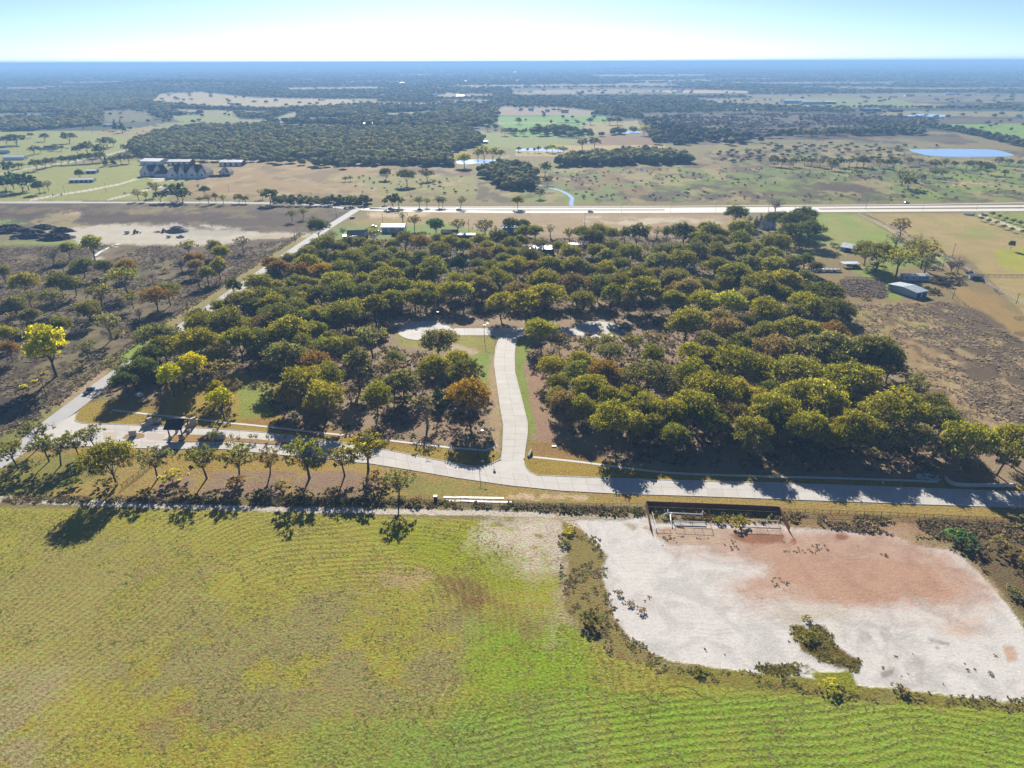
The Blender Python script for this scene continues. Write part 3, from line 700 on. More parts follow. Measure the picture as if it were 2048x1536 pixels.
def ground_mat():
    mt, nt, b, N, L = nodes_of('land_cover')
    geo = N.new('ShaderNodeNewGeometry')
    def attr(n, out='Color'):
        a = N.new('ShaderNodeAttribute'); a.attribute_name = n; return a.outputs[out]
    def noise(sc, det=5, dist=0.0, vec=None):
        n = N.new('ShaderNodeTexNoise'); n.inputs['Scale'].default_value = sc; n.inputs['Detail'].default_value = det
        n.inputs['Distortion'].default_value = dist
        L.new(vec or geo.outputs['Position'], n.inputs['Vector']); return n.outputs[0]
    def mth(op, a, c=None, d=None):
        n = N.new('ShaderNodeMath'); n.operation = op
        for i, v in enumerate((a, c, d)):
            if v is None: continue
            if isinstance(v, (int, float)): n.inputs[i].default_value = v
            else: L.new(v, n.inputs[i])
        return n.outputs[0]
    def rng_(v, a, c, d, e):
        n = N.new('ShaderNodeMapRange')
        for i, q in enumerate((a, c, d, e)): n.inputs[i + 1].default_value = q
        L.new(v, n.inputs[0]); return n.outputs[0]
    def mix(f, a, c, bt='MIX'):
        n = N.new('ShaderNodeMix'); n.data_type = 'RGBA'; n.blend_type = bt
        for s_, v in ((0, f), (6, a), (7, c)):
            if isinstance(v, (int, float)): n.inputs[s_].default_value = v
            elif isinstance(v, tuple): n.inputs[s_].default_value = v
            else: L.new(v, n.inputs[s_])
        return n.outputs[2]
    sep = N.new('ShaderNodeSeparateColor'); L.new(attr('kind'), sep.inputs[0])
    stripes, weeds, smooth = sep.outputs[0], sep.outputs[1], sep.outputs[2]
    base = attr('cover')
    nA = noise(0.06, 6); nB = noise(0.45, 6, .6); nC = noise(1.6, 5, .4); nD = noise(5.0, 3)
    # tone: broad, medium and fine unevenness
    v = mth('ADD', mth('MULTIPLY', mth('SUBTRACT', nA, .5), 0.5), mth('MULTIPLY', mth('SUBTRACT', nB, .5), 0.9))
    v2 = mth('ADD', mth('MULTIPLY', mth('SUBTRACT', nC, .5), 2.1), mth('MULTIPLY', mth('SUBTRACT', nD, .5), 1.7))
    v = mth('ADD', v, v2)
    v = mth('MULTIPLY', v, mth('SUBTRACT', 1.0, mth('MULTIPLY', smooth, 0.72)))
    v = mth('ADD', v, mth('MULTIPLY', smooth, mth('MULTIPLY', rng_(noise(.11, 7, 1.2), .47, .62, 0, 1), -.16)))
    val = mth('ADD', 1.0, v)
    vm = N.new('ShaderNodeVectorMath'); vm.operation = 'SCALE'
    L.new(base, vm.inputs[0]); L.new(mth('MAXIMUM', val, .25), vm.inputs['Scale'])
    c = vm.outputs[0]
    # hue drift: straw against green blades
    hue = rng_(nB, .40, .62, 0, 1)
    straw = mix(1.0, c, (1.14, 1.06, 1.06, 1), 'MULTIPLY'); green = mix(1.0, c, (0.84, 1.0, 0.78, 1), 'MULTIPLY')
    c = mix(mth('MULTIPLY', mth('SUBTRACT', 1.0, smooth), .8), c, mix(hue, straw, green))
    # weed clumps: darker and browner
    wmask = mth('MULTIPLY', rng_(nC, .50, .60, 0, 1), rng_(nA, .34, .60, .25, 1))
    c = mix(mth('MULTIPLY', wmask, mth('MULTIPLY', weeds, .75)), c, mix(1.0, c, (0.47, 0.44, 0.47, 1), 'MULTIPLY'))
    # windrows
    ph_ = attr('phase', 'Fac')
    sn = mth('SINE', mth('ADD', mth('MULTIPLY', ph_, 2 * math.pi / 1.75), mth('MULTIPLY', mth('SUBTRACT', nC, .5), 2.0)))
    st = mth('MULTIPLY', rng_(sn, .35, 1.0, 0, 1), rng_(noise(.05, 4), .38, .6, .1, 1))
    st = mth('MULTIPLY', st, mth('MULTIPLY', stripes, rng_(nC, .35, .6, .25, 1)))
    c = mix(mth('MULTIPLY', st, .46), c, (0.33, 0.29, 0.13, 1))
    sd = mth('MULTIPLY', mth('MULTIPLY', rng_(sn, -.95, -.3, 1, 0), stripes), rng_(noise(.04, 3), .4, .6, 0, 1))
    c = mix(mth('MULTIPLY', sd, .32), c, mix(1.0, c, (0.6, 0.72, 0.45, 1), 'MULTIPLY'))
    # tyre and grader marks on bare ground
    wv = N.new('ShaderNodeTexWave'); wv.inputs['Scale'].default_value = .22; wv.inputs['Distortion'].default_value = 9
    wv.inputs['Detail'].default_value = 4; wv.inputs['Detail Scale'].default_value = .6; wv.bands_direction = 'Y'
    L.new(geo.outputs['Position'], wv.inputs['Vector'])
    mk_ = mth('MULTIPLY', mth('MULTIPLY', rng_(wv.outputs[0], .0, .3, 1, 0), smooth), rng_(nA, .45, .6, 0, .35))
    c = mix(mk_, c, mix(1.0, c, (0.74, 0.74, 0.76, 1), 'MULTIPLY'))
    L.new(c, b.inputs['Base Color'])
    b.inputs['Roughness'].default_value = 0.95
    b.inputs['Specular IOR Level'].default_value = 0.08
    hgt = mth('ADD', mth('MULTIPLY', nC, .55), mth('MULTIPLY', nD, .2))
    hgt = mth('ADD', hgt, mth('MULTIPLY', mth('MULTIPLY', sn, stripes), .08))
    hgt = mth('MULTIPLY', hgt, mth('SUBTRACT', 1.0, mth('MULTIPLY', smooth, .75)))
    bp = N.new('ShaderNodeBump'); bp.inputs['Strength'].default_value = 0.8; bp.inputs['Distance'].default_value = 0.6
    L.new(hgt, bp.inputs['Height']); L.new(bp.outputs[0], b.inputs['Normal'])
    return mt
gme.materials.append(ground_mat())
ground = link(bpy.data.objects.new('ground', gme))
tag(ground, 'open country of mown field, bare limestone, pasture and scrub', kind='structure')
# ------------------------------------------------------------------ streets: concrete slabs on a dark joint bed
def resample(pts, n):
    pts = np.array(pts, float)
    d = np.concatenate([[0], np.cumsum(np.hypot(*np.diff(pts, axis=0).T))])
    t = np.linspace(0, d[-1], n)
    return np.stack([np.interp(t, d, pts[:, 0]), np.interp(t, d, pts[:, 1])], 1)
def plen(pts):
    return float(np.hypot(*np.diff(np.array(pts), axis=0).T).sum())
def W2(px):                          # pixel outline -> ground outline
    return np.array([G(*p)[:2] for p in px])
def sheet(name, pts, z, m, parent=None):
    return MB().poly([tuple(p) for p in pts], z - 0.3, z).build(name, m, parent)
SLABZ = 0.045
def slab_poly(pts, parent, gap=0.035):
    pts = np.array(pts, float); c = pts.mean(0)
    d = c - pts
    ln = np.maximum(np.hypot(d[:, 0], d[:, 1]), .01)[:, None]
    pts = pts + d / ln * gap * 1.3
    MB().poly([tuple(p) for p in pts], -0.1, SLABZ + random.uniform(-.004, .004)).build('slab', M['slab'], parent)
def strip(name, left, right, lanes, label, step=4.6, kerbs=(True, True)):
    l, r_ = W2(left), W2(right)
    n = max(2, int(round((plen(l) + plen(r_)) / 2 / step)) + 1)
    l, r_ = resample(l, n), resample(r_, n)
    root = sheet(name, list(l) + list(r_[::-1]), 0.02, M['joint'])
    tag(root, label, kind='structure')
    for i in range(n - 1):
        for k in range(lanes):
            f0, f1 = k / lanes, (k + 1) / lanes
            q = [l[i] * (1 - f0) + r_[i] * f0, l[i] * (1 - f1) + r_[i] * f1, l[i + 1] * (1 - f1) + r_[i + 1] * f1, l[i + 1] * (1 - f0) + r_[i + 1] * f0]
            slab_poly(q, root)
    return root
def kerb(pts_px, parent, side=1, closed=False, px=True):
    p = W2(pts_px) if px else np.array(pts_px)
    p = resample(p, max(3, int(plen(p) / 2.0)))
    nrm = []
    for i in range(len(p)):
        d = p[min(i + 1, len(p) - 1)] - p[max(i - 1, 0)]
        d /= np.hypot(*d) + 1e-9; nrm.append([-d[1], d[0]])
    q = p + np.array(nrm) * 0.28 * side
    n = len(p)
    V = [(*a, 0.14) for a in p] + [(*a, 0.14) for a in q] + [(*a, -.1) for a in p] + [(*a, -.1) for a in q]
    F = []
    for i in range(n - 1):
        F += [(i, i + 1, n + i + 1, n + i), (2 * n + i, 2 * n + i + 1, i + 1, i), (n + i, n + i + 1, 3 * n + i + 1, 3 * n + i)]
    MB().add(V, F).build('kerb', M['kerb'], parent)

NORTH = [(642, 880), (707, 889), (777, 901), (872, 920), (937, 932), (1000, 943), (1074, 951), (1219, 957), (1380, 962), (1536, 966), (1700, 972), (1841, 977), (2048, 985), (2300, 996), (2600, 1010)]
SOUTH = [(642, 915), (707, 924), (737, 926), (812, 938), (912, 955), (1024, 971), (1124, 981), (1236, 987), (1400, 992), (1536, 997), (1700, 1003), (1861, 1009), (2048, 1015), (2300, 1026), (2600, 1040)]
main_street = strip('concrete_street', NORTH, SOUTH, 2, 'pale concrete street curving past the branch street in front of the grove')
kerb(SOUTH, main_street, -1)
kerb([(642, 880), (707, 889), (777, 901), (872, 920), (937, 932)], main_street, 1)
kerb([(1074, 951), (1219, 957), (1380, 962), (1536, 966), (1700, 972), (1841, 977), (2048, 985), (2300, 996)], main_street, 1)
BL = [(1003, 921), (1006, 900), (1008, 850), (1002, 817), (994, 762), (989, 725), (992, 695), (998, 678)]
BR = [(1047, 921), (1049, 900), (1054, 866), (1054, 845), (1040, 787), (1029, 745), (1028, 712), (1030, 692), (1034, 678)]
branch = strip('branch_street', BL, BR, 2, 'pale concrete branch street running from the junction up to the cul-de-sac turn')
kerb(BL, branch, 1); kerb(BR, branch, -1)
def flare(pts, parent):
    slab_poly(W2(pts), parent, gap=.02)
# throat of the junction
flare([(1003, 921), (1047, 921), (1050, 934), (1058, 944), (1074, 951), (1000, 944), (937, 932), (965, 933), (985, 928), (997, 923)], branch)
kerb([(937, 932), (955, 934), (975, 931), (988, 926), (998, 921), (1003, 917)], branch, 1)
kerb([(1047, 917), (1047, 928), (1051, 937), (1060, 945), (1074, 951)], branch, 1)
CL = strip('cul_de_sac_street', [(890, 656.5), (1160, 657.0)], [(890, 670.5), (1160, 671)], 2, 'short concrete cross street joining the two turning circles')
flare([(998, 678), (1034, 678), (1040, 674), (1050, 670.8), (980, 670.8), (990, 673)], CL)
def bulb(px, rad, label):
    c = G(*px)[:2]
    n = 16
    pts = [c + rad * np.array([math.cos(2 * math.pi * i / n), math.sin(2 * math.pi * i / n)]) for i in range(n)]
    root = sheet('turning_circle', pts, 0.026, M['joint'])
    tag(root, label, kind='structure')
    half = [c + rad * .5 * np.array([math.cos(2 * math.pi * i / n), math.sin(2 * math.pi * i / n)]) for i in range(n)]
    for i in range(0, n, 2):
        slab_poly([half[i], pts[i], pts[(i + 1) % n], pts[(i + 2) % n], half[(i + 2) % n], half[(i + 1) % n]], root)
        slab_poly([c, half[i], half[(i + 1) % n], half[(i + 2) % n]], root)
    if px[0] < 1000:
        kerb([c + (rad + .02) * np.array([math.cos(a), math.sin(a)]) for a in np.linspace(.5, 2 * math.pi - .6, 40)], root, -1, px=False)
    return root
b1 = bulb((850, 661), 13.0, 'round concrete turning circle at the left end of the cross street')
b2 = bulb((1198, 660), 12.5, 'round concrete turning circle at the right end of the cross street')
# entrance drive
EN = [(175, 847.5), (255, 850), (335, 853.5), (425, 858), (512, 864), (580, 871), (642, 880)]
ES = [(172, 892), (250, 895), (322, 897), (450, 898), (557, 909), (600, 912), (642, 915)]
drive = strip('entrance_drive', EN, ES, 4, 'wide concrete entrance drive running under the timber gatehouse', step=5.0)
kerb(EN, drive, 1); kerb(ES, drive, -1)
flare([(75, 866), (98, 860), (152, 826), (148, 836), (150, 843), (160, 846.5), (175, 847.5), (172, 892), (120, 893), (60, 893)], drive)
kerb([(156, 824), (149, 833), (148, 839), (153, 844), (164, 847), (175, 847.5)], drive, 1)
def island(name, px, label, m=None):
    p = W2(px)
    c = p.mean(0)
    o = MB().poly([tuple(q) for q in p], -0.1, 0.16).build(name, M['kerb'])
    inner = c + (p - c) * (1 - 0.30 / np.maximum(np.hypot(*(p - c).T), .5))[:, None]
    MB().poly([tuple(q) for q in inner], 0.0, 0.19).build('planting_bed', M['bed'], o)
    return tag(o, label, kind='structure')
M['bed'] = mat('dry_gold_lawn', alb(176, 136, 68), 0.95, var=0.25, scale=0.8, bump=.5)
island('traffic_island', [(244, 876), (250, 870), (262, 867), (284, 866), (292, 869), (290, 874), (278, 877), (255, 878)], 'small kerbed grass island before the gatehouse')
island('traffic_island', [(326, 880), (345, 871), (372, 869), (425, 871), (455, 874), (470, 880), (440, 885), (360, 884)], 'long kerbed island holding the timber gatehouse')
island('traffic_island', [(462, 876), (520, 879), (575, 886), (588, 891), (560, 891), (512, 887), (468, 883)], 'narrow kerbed median planted with young saplings')
for q in ([(206, 864), (236, 865), (232, 880), (206, 880)], [(294, 866), (332, 868), (326, 881), (292, 879)]):
    o = MB().poly([tuple(p) for p in W2(q)], 0.0, SLABZ + .012).build('paver_pad', M['paver'], drive)
# sidewalks
def walk(name, pts, wid, label, z=0.05, m='walk', seg=6.0):
    p = W2(pts)
    p = resample(p, max(3, int(plen(p) / seg)))
    root = None
    V, F = [], []
    for i in range(len(p)):
        d = p[min(i + 1, len(p) - 1)] - p[max(i - 1, 0)]
        d /= np.hypot(*d) + 1e-9; nn = np.array([-d[1], d[0]]) * wid / 2
        V += [(*(p[i] + nn), z), (*(p[i] - nn), z), (*(p[i] + nn), -.1), (*(p[i] - nn), -.1)]
    for i in range(len(p) - 1):
        a = 4 * i
        F += [(a, a + 4, a + 5, a + 1)[::-1], (a + 2, a + 6, a + 4, a), (a + 1, a + 5, a + 7, a + 3)]
    n = len(p); F += [(0, 1, 3, 2), (4 * n - 4, 4 * n - 2, 4 * n - 1, 4 * n - 3)]
    return tag(MB().add(V, F).build(name, M[m]), label, kind='structure')
walk('sidewalk', [(225, 820), (300, 829), (375, 836), (467, 847), (512, 851), (637, 865), (722, 874), (779, 881), (887, 894), (984, 902), (990, 896), (994, 891)], 1.1, 'narrow pale sidewalk behind the lawn left of the branch street')
walk('sidewalk', [(1066, 914), (1161, 924), (1236, 934), (1324, 945), (1399, 949), (1536, 953), (1661, 956), (1848, 962), (1875, 964)], 1.1, 'narrow pale sidewalk in shade along the front of the east grove')
# county road and highway
ROAD = [(-160, 1000), (-60, 955), (0, 927), (60, 882), (110, 840), (160, 803), (205, 768), (330, 679), (455, 592), (600, 492), (660, 452), (715, 418)]
def road(name, pts, wid, label, m='asphalt', z=.03):
    return walk(name, pts, wid, label, z=z, m=m, seg=10.0)
ar = road('asphalt_road', ROAD, 7.4, 'straight worn grey asphalt county road running diagonally past the grove', z=.032)
road('asphalt_road', [(715, 419), (600, 407), (400, 405), (100, 405), (-300, 407)], 6.5, 'country road running left along the dark fields')
M['hwy'] = slab_mat('highway_concrete', (0.54, 0.52, 0.49), .06)
hw = road('highway', [(705, 417), (740, 418.5), (800, 421), (1000, 423.6), (1330, 423.3), (1640, 421.7), (2048, 419.5), (2700, 415)], 11.0, 'pale concrete near carriageway of the divided highway', m='hwy')
road('highway', [(740, 417), (800, 417), (1000, 417.2), (1330, 417.2), (1640, 415.2), (2048, 412), (2700, 405)], 8.5, 'pale concrete far carriageway of the divided highway', m='hwy')
road('highway', [(1330, 420.3), (1500, 419.5), (1640, 418.8)], 9.0, 'concrete crossover joining the highway carriageways', m='hwy', z=.025)
walk('sidewalk', [(760, 414), (1000, 413.6), (1330, 412.6), (1640, 410.3), (1800, 409.6), (2048, 405.6), (2700, 397)], 2.6, 'pale roadside path beyond the highway')

# ------------------------------------------------------------------ water
def pond(name, pts, label, grp=None):
    p = W2(pts)
    # round the outline off
    for _ in range(2):
        q = []
        for i in range(len(p)):
            a, b = p[i], p[(i + 1) % len(p)]
            q += [a * .75 + b * .25, a * .25 + b * .75]
        p = np.array(q)
    return tag(MB().poly([tuple(a) for a in p], -.3, .12).build(name, M['water']), label, kind='structure')
pond('pond', [(1812, 299), (1840, 298.5), (1920, 298), (1980, 298.5), (2005, 302), (2030, 310), (2025, 313), (1940, 314), (1870, 313), (1840, 308)], 'large blue stock pond on the right beside green pasture')
pond('pond', [(1800, 233), (1830, 228), (1860, 227.5), (1895, 230), (1912, 232), (1860, 235)], 'blue pond below the far barns')
pond('pond', [(1236, 266), (1255, 262.5), (1278, 262.5), (1286, 265), (1265, 267), (1245, 267.5)], 'small pond between the tan and ploughed fields')
pond('pond', [(1108, 275), (1135, 273), (1165, 275), (1178, 278), (1160, 279), (1130, 277)], 'thin pond below the bright green field')
pond('pond', [(1165, 282), (1180, 280), (1184, 285), (1172, 287)], 'tiny pool right of the thin pond')
pond('pond', [(1024, 302), (1045, 297), (1080, 296.5), (1130, 300), (1130, 304), (1085, 303), (1050, 302)], 'pond with yellow trees standing along it')
pond('pond', [(910, 322), (930, 319), (990, 319.5), (1025, 322), (1020, 326), (975, 326), (940, 328), (915, 329)], 'shallow pond beside pale yellow willows')
pond('pond', [(640, 256), (690, 255.5), (700, 257.5), (650, 258)], 'sliver of water behind the far woods')
pond('pond', [(1272, 341), (1285, 339.5), (1292, 342), (1280, 343.5)], 'small puddle in the scrub plain')
pond('pond', [(270, 787), (283, 785), (292, 788), (284, 795), (272, 794)], 'little shaded pool below the yellow trees')
walk('creek', [(1060, 367), (1080, 371), (1100, 376), (1120, 381), (1135, 388), (1145, 396), (1142, 406), (1143, 412)], 4.0, 'shining creek winding down to the highway', z=.12, m='water', seg=8)
walk('creek', [(190, 512), (205, 500), (225, 492), (240, 487)], 2.2, 'white wash gully running down from the gravel yard', z=.03, m='hwy', seg=8)

# ------------------------------------------------------------------ horizon hills and sky haze
def ridge(name, x0, x1, y, hs, label, depth=1500, colr=(70, 82, 60)):
    n = len(hs)
    xs = np.linspace(x0, x1, n)
    V, F = [], []
    for k, (f, dz) in enumerate(((-1, 0), (-.45, .8), (0, 1), (.45, .8), (1, 0))):
        for i in range(n):
            V.append((xs[i], y + f * depth, hs[i] * dz - (4 if dz == 0 else 0)))
    for k in range(4):
        for i in range(n - 1):
            a = k * n + i
            F.append((a, a + 1, a + n + 1, a + n))
    mt = M.get('hill') or mat('wooded_hills', alb(*colr), 0.95, var=0.3, scale=0.003)
    M['hill'] = mt
    return tag(MB().add(V, F).build(name, mt, smooth=True), label, kind='structure')
def mesa(x):
    return max(0, 1 - max(0, abs(x) - .6) / .4)
ridge('hills', 17200, 23500, 31000, [24] * 3 + [28, 30, 78, 98, 104, 104, 108, 110, 96, 62, 46, 40, 52, 46, 30, 20], 'flat topped mesa low on the horizon at right', 900)
hh = [34 + 14 * math.sin(i * .7) + 8 * math.sin(i * 2.3 + 1) for i in range(60)]
ridge('hills', -34000, 6000, 27000, [h + 10 for h in hh], 'long low wooded ridge along the left horizon', 2200)
ridge('hills', 1500, 36000, 24500, [18 + i * 1.1 + 6 * math.sin(i * .9) for i in range(50)], 'low wooded rise along the right horizon', 2500)

HZ = bpy.data.materials.new('air'); HZ.use_nodes = True
hn = HZ.node_tree; hn.nodes.remove(hn.nodes['Principled BSDF'])
pv = hn.nodes.new('ShaderNodeVolumePrincipled')
pv.inputs['Color'].default_value = (0.33, 0.60, 1.0, 1)
pv.inputs['Density'].default_value = 0.00018
pv.inputs['Anisotropy'].default_value = 0.0
hn.links.new(pv.outputs[0], hn.nodes['Material Output'].inputs['Volume'])
hz = MB().box((0, 29000, 65.5), (130000, 66000, 135)).build('haze', HZ)
tag(hz, 'blue distance haze', kind='stuff')
# ------------------------------------------------------------------ buildings
def gable(name, px, size, rz, label, wallm, roofm, h=3.2, rise=1.4, over=.4, cat='building', doors=0, doorm='white', group=None, win=0, z=0, ax=0, single=False):
    """gabled house or shed; ridge along its long side. px = centre of the front foot line"""
    p = G(*px) if len(px) == 2 else np.array(px, float)
    L, D = size
    o = thing(name, p, rz, label, cat, group)
    b = MB()
    V = [(-L / 2, 0, -.2), (L / 2, 0, -.2), (L / 2, D, -.2), (-L / 2, D, -.2), (-L / 2, 0, h), (L / 2, 0, h), (L / 2, D, h), (-L / 2, D, h), (-L / 2, D / 2, h + rise), (L / 2, D / 2, h + rise)]
    if single:
        V[8] = (-L / 2, D, h + rise); V[9] = (L / 2, D, h + rise); V[6] = (L / 2, D, h + rise * .999); V[7] = (-L / 2, D, h + rise * .999)
    b.add(V, [(0, 1, 5, 4), (1, 2, 6, 9, 5), (2, 3, 7, 6), (3, 0, 4, 8, 7)])
    b.build('wall', M[wallm], o)
    r = MB()
    t = .18
    if single:
        s = rise / D
        r.add([(-L / 2 - over, -over, h - s * over + .02), (L / 2 + over, -over, h - s * over + .02), (L / 2 + over, D + over, h + rise + s * over + .02), (-L / 2 - over, D + over, h + rise + s * over + .02),
               (-L / 2 - over, -over, h - s * over + .2), (L / 2 + over, -over, h - s * over + .2), (L / 2 + over, D + over, h + rise + s * over + .2), (-L / 2 - over, D + over, h + rise + s * over + .2)],
              [(3, 2, 1, 0), (4, 5, 6, 7), (0, 1, 5, 4), (1, 2, 6, 5), (2, 3, 7, 6), (3, 0, 4, 7)])
    else:
        s = rise / (D / 2)
        x0, x1 = -L / 2 - over, L / 2 + over
        zl = h - s * over + .02
        V = [(x0, -over, zl), (x1, -over, zl), (x1, D / 2, h + rise + .02), (x0, D / 2, h + rise + .02), (x1, D + over, zl), (x0, D + over, zl)]
        V += [(a, b_, c + t) for a, b_, c in V]
        r.add(V, [(3, 2, 1, 0), (5, 4, 2, 3), (6, 7, 8, 9), (9, 8, 10, 11), (0, 1, 7, 6), (4, 5, 11, 10), (1, 2, 8, 7), (2, 4, 10, 8), (3, 0, 6, 9), (5, 3, 9, 11)])
    r.build('roof', M[roofm], o)
    for i in range(doors):
        x = -L / 2 + (i + .5) * L / doors
        d = MB().box((x, -.06, h * .42), (min(4.2, L / doors * .62), .12, h * .8)).build('door', M[doorm], o)
    for i in range(win):
        x = -L / 2 + (i + .5) * L / win
        wd = MB().box((x, -.05, h * .55), (1.3, .10, 1.2)).build('window', M['white'], o)
        MB().box((x, -.115, h * .55), (1.1, .03, 1.0)).build('pane', M['glass'], wd)
    return o
H = gable
# white mansion and its barns
mans = thing('mansion', G(352, 356), 0, 'sprawling pale stone mansion with steep dark gabled roofs and a pale forecourt', 'house')
def wing(x, y, L, D, h, rise, rz, gables=()):
    ca, sa = math.cos(rz), math.sin(rz)
    def tr(P): return [(x + a * ca - b * sa, y + a * sa + b * ca, c) for a, b, c in P]
    MB().add(tr([(-L / 2, 0, -.2), (L / 2, 0, -.2), (L / 2, D, -.2), (-L / 2, D, -.2), (-L / 2, 0, h), (L / 2, 0, h), (L / 2, D, h), (-L / 2, D, h)]), [(0, 1, 5, 4), (1, 2, 6, 5), (2, 3, 7, 6), (3, 0, 4, 7)]).build('wall', M['cream'], mans)
    o = .7
    MB().add(tr([(-L / 2 - o, -o, h - .1), (L / 2 + o, -o, h - .1), (L / 2 + o, D + o, h - .1), (-L / 2 - o, D + o, h - .1), (-L / 2 + D * .42, D / 2, h + rise), (L / 2 - D * .42, D / 2, h + rise)]), [(3, 2, 1, 0), (0, 1, 5, 4), (1, 2, 5), (2, 3, 4, 5), (3, 0, 4)]).build('roof', M['roof_dark'], mans)
    for gx_, gw, gh in gables:
        g = MB().add(tr([(gx_ - gw / 2, -1.6, -.2), (gx_ + gw / 2, -1.6, -.2), (gx_ + gw / 2, -1.6, h), (gx_ - gw / 2, -1.6, h), (gx_, -1.6, h + gh), (gx_ - gw / 2, D / 2, -.2), (gx_ + gw / 2, D / 2, -.2), (gx_ + gw / 2, D / 2, h), (gx_ - gw / 2, D / 2, h), (gx_, D / 2, h + gh)]), [(0, 1, 2, 4, 3), (1, 6, 7, 2), (5, 0, 3, 8), (6, 5, 8, 9, 7)]).build('gable_wall', M['cream'], mans)
        q = .5
        MB().add(tr([(gx_ - gw / 2 - q, -2.2, h - .5), (gx_, -2.2, h + gh + .2), (gx_ + gw / 2 + q, -2.2, h - .5), (gx_ - gw / 2 - q, D / 2, h - .5), (gx_, D / 2, h + gh + .2), (gx_ + gw / 2 + q, D / 2, h - .5)]), [(0, 1, 4, 3), (1, 2, 5, 4), (3, 4, 1, 0), (4, 5, 2, 1)]).build('gable_roof', M['roof_dark'], mans)
        pz = [(gx_ - .9, -1.72, h * .35), (gx_ + .9, -1.72, h * .35), (gx_ + .9, -1.72, h * .8), (gx_ - .9, -1.72, h * .8), (gx_ - .9, -1.62, h * .35), (gx_ + .9, -1.62, h * .35), (gx_ + .9, -1.62, h * .8), (gx_ - .9, -1.62, h * .8)]
        MB().add(tr(pz), [(0, 1, 2, 3), (1, 5, 6, 2), (4, 0, 3, 7), (3, 2, 6, 7)]).build('window', M['glass'], mans)
wing(12, 2, 46, 20, 5.2, 8.5, 0, ((-16, 11, 6.0), (-5, 8, 8.0), (7, 12, 7.0), (18, 8, 5)))
wing(-32, 18, 30, 16, 5.0, 6.5, .12, ((-11, 11, 6.2), (3, 9, 5.6)))
wing(-17, 8, 22, 9, 3.4, 3.4, 0.1)
wing(49, 18, 12, 14, 3.8, 5.0, 0, ((0, 7, 5),))
MB().beam((36, 4, 1.2), (58, 12, 1.2), .4, 2.4).build('garden_wall', M['roof_dark'], mans)
MB().box((0, -5, .04), (56, 7, .16)).build('forecourt', M['walk'], mans)
H('metal_barn', (300, 330), (27, 26), -.1, 'white metal barn with pale roof behind the left mansion wing', 'white', 'roof_white', 4.5, 2.2, doors=2, doorm='grey_metal', cat='barn')
H('metal_barn', (358, 331), (29, 16), 0, 'maroon metal barn with white roll doors behind the mansion', 'maroon', 'roof_white', 4.6, 2.0, doors=4, cat='barn')
H('metal_barn', (462, 332), (29, 13), 0, 'dark metal barn with white doors standing alone in the pasture', 'maroon', 'roof_white', 4.6, 2.0, doors=4, cat='barn')
H('stable', (163, 365), (25, 9), .13, 'long low white stable left of the mansion drive', 'white', 'roof_white', 2.8, 1.2, doors=5, doorm='dark', cat='barn')
H('stable', (182, 347), (12, 9), .1, 'short white shed above the long stable', 'blue_wall', 'roof_white', 3.0, 1.2, doors=2, doorm='dark', cat='shed')
H('metal_barn', (27, 320), (27, 12), .1, 'white roofed shed at the far left edge of the pasture', 'white', 'roof_white', 3.6, 1.6, cat='barn')
H('metal_barn', (3, 308), (15, 9), .1, 'teal roofed shed at the left frame edge', 'blue_wall', 'roof_teal', 3.2, 1.6, cat='barn')
H('house', (98, 300), (18, 11), 0, 'dark roofed house among trees in the left pasture', 'cream', 'roof_dark', 3, 2.6, win=3, cat='house')
H('house', (165, 294), (12, 8), 0, 'small white house beside trees in the left pasture', 'white', 'roof_white', 3, 1.6, win=2, cat='house')
H('house', (216, 253), (22, 10), 0, 'white roofed house left of the two far cedars', 'white', 'roof_white', 3.5, 1.6, cat='house')
H('house', (337, 388), (16, 9), 0, 'pale roofed house hidden by trees beside the country road', 'cream', 'roof_white', 3, 1.6, win=3, cat='house')
H('house', (625, 317), (28, 12), 0, 'long brown roofed house at the edge of the far woods', 'cream', 'roof_brown', 3.2, 2.4, win=5, cat='house')
H('house', (645, 315), (12, 10), .3, 'white roofed wing house right of the long brown roof', 'white', 'roof_white', 3.2, 2.0, win=2, cat='house')
H('shed', (970, 287), (9, 7), 0, 'small blue shed at the right tip of the far woods', 'blue_wall', 'roof_grey', 3, 1.4, cat='shed')
H('house', (740, 251), (28, 12), 0, 'white roofed house in the woods behind the tan field', 'maroon', 'roof_white', 3.5, 2, cat='house')
H('house', (617, 219), (34, 12), 0, 'long white barn beside the far tan field', 'white', 'roof_white', 3.8, 1.6, cat='barn')
# houses just behind the grove
H('metal_shop', (786, 465), (18, 10), -.02, 'white metal shop with bright roof behind the grove', 'white', 'roof_white', 4.2, 1.6, doors=3, doorm='blue_wall', cat='shop')
H('shed', (793, 472), (7.5, 5), 0, 'small dark shed below the white metal shop', 'dark', 'roof_brown', 2.6, 1.2, cat='shed')
hs = H('house', (716, 478), (15, 10), .15, 'grey shingled house beside a willowy tree at the asphalt road', 'red', 'roof_taupe', 2.9, 2.6, win=3, cat='house')
H('house', (700, 479), (10, 6), .15, 'low pale roofed carport joined beside the grey shingled house', 'cream', 'roof_white', 2.5, .6, cat='carport')
H('shed', (898, 473), (12, 7), -.05, 'brown roofed shed behind the grove', 'maroon', 'roof_brown', 2.9, 1.5, doors=1, doorm='dark', cat='shed')
H('mobile_home', (929, 477), (15.5, 4.6), -.04, 'red trailer house with a bright white roof', 'maroon', 'roof_white', 2.7, .7, win=4, cat='trailer')
H('metal_shop', (1027, 467), (17, 9), .02, 'blue metal shop rising behind the grove trees', 'roof_blue', 'roof_blue', 4.6, 1.6, cat='shop')
H('house', (1082, 512), (18, 11), 0, 'dark walled shop with pale sheet roof deep in the grove', 'roof_dark', 'roof_white', 4.6, 1.3, cat='shop')
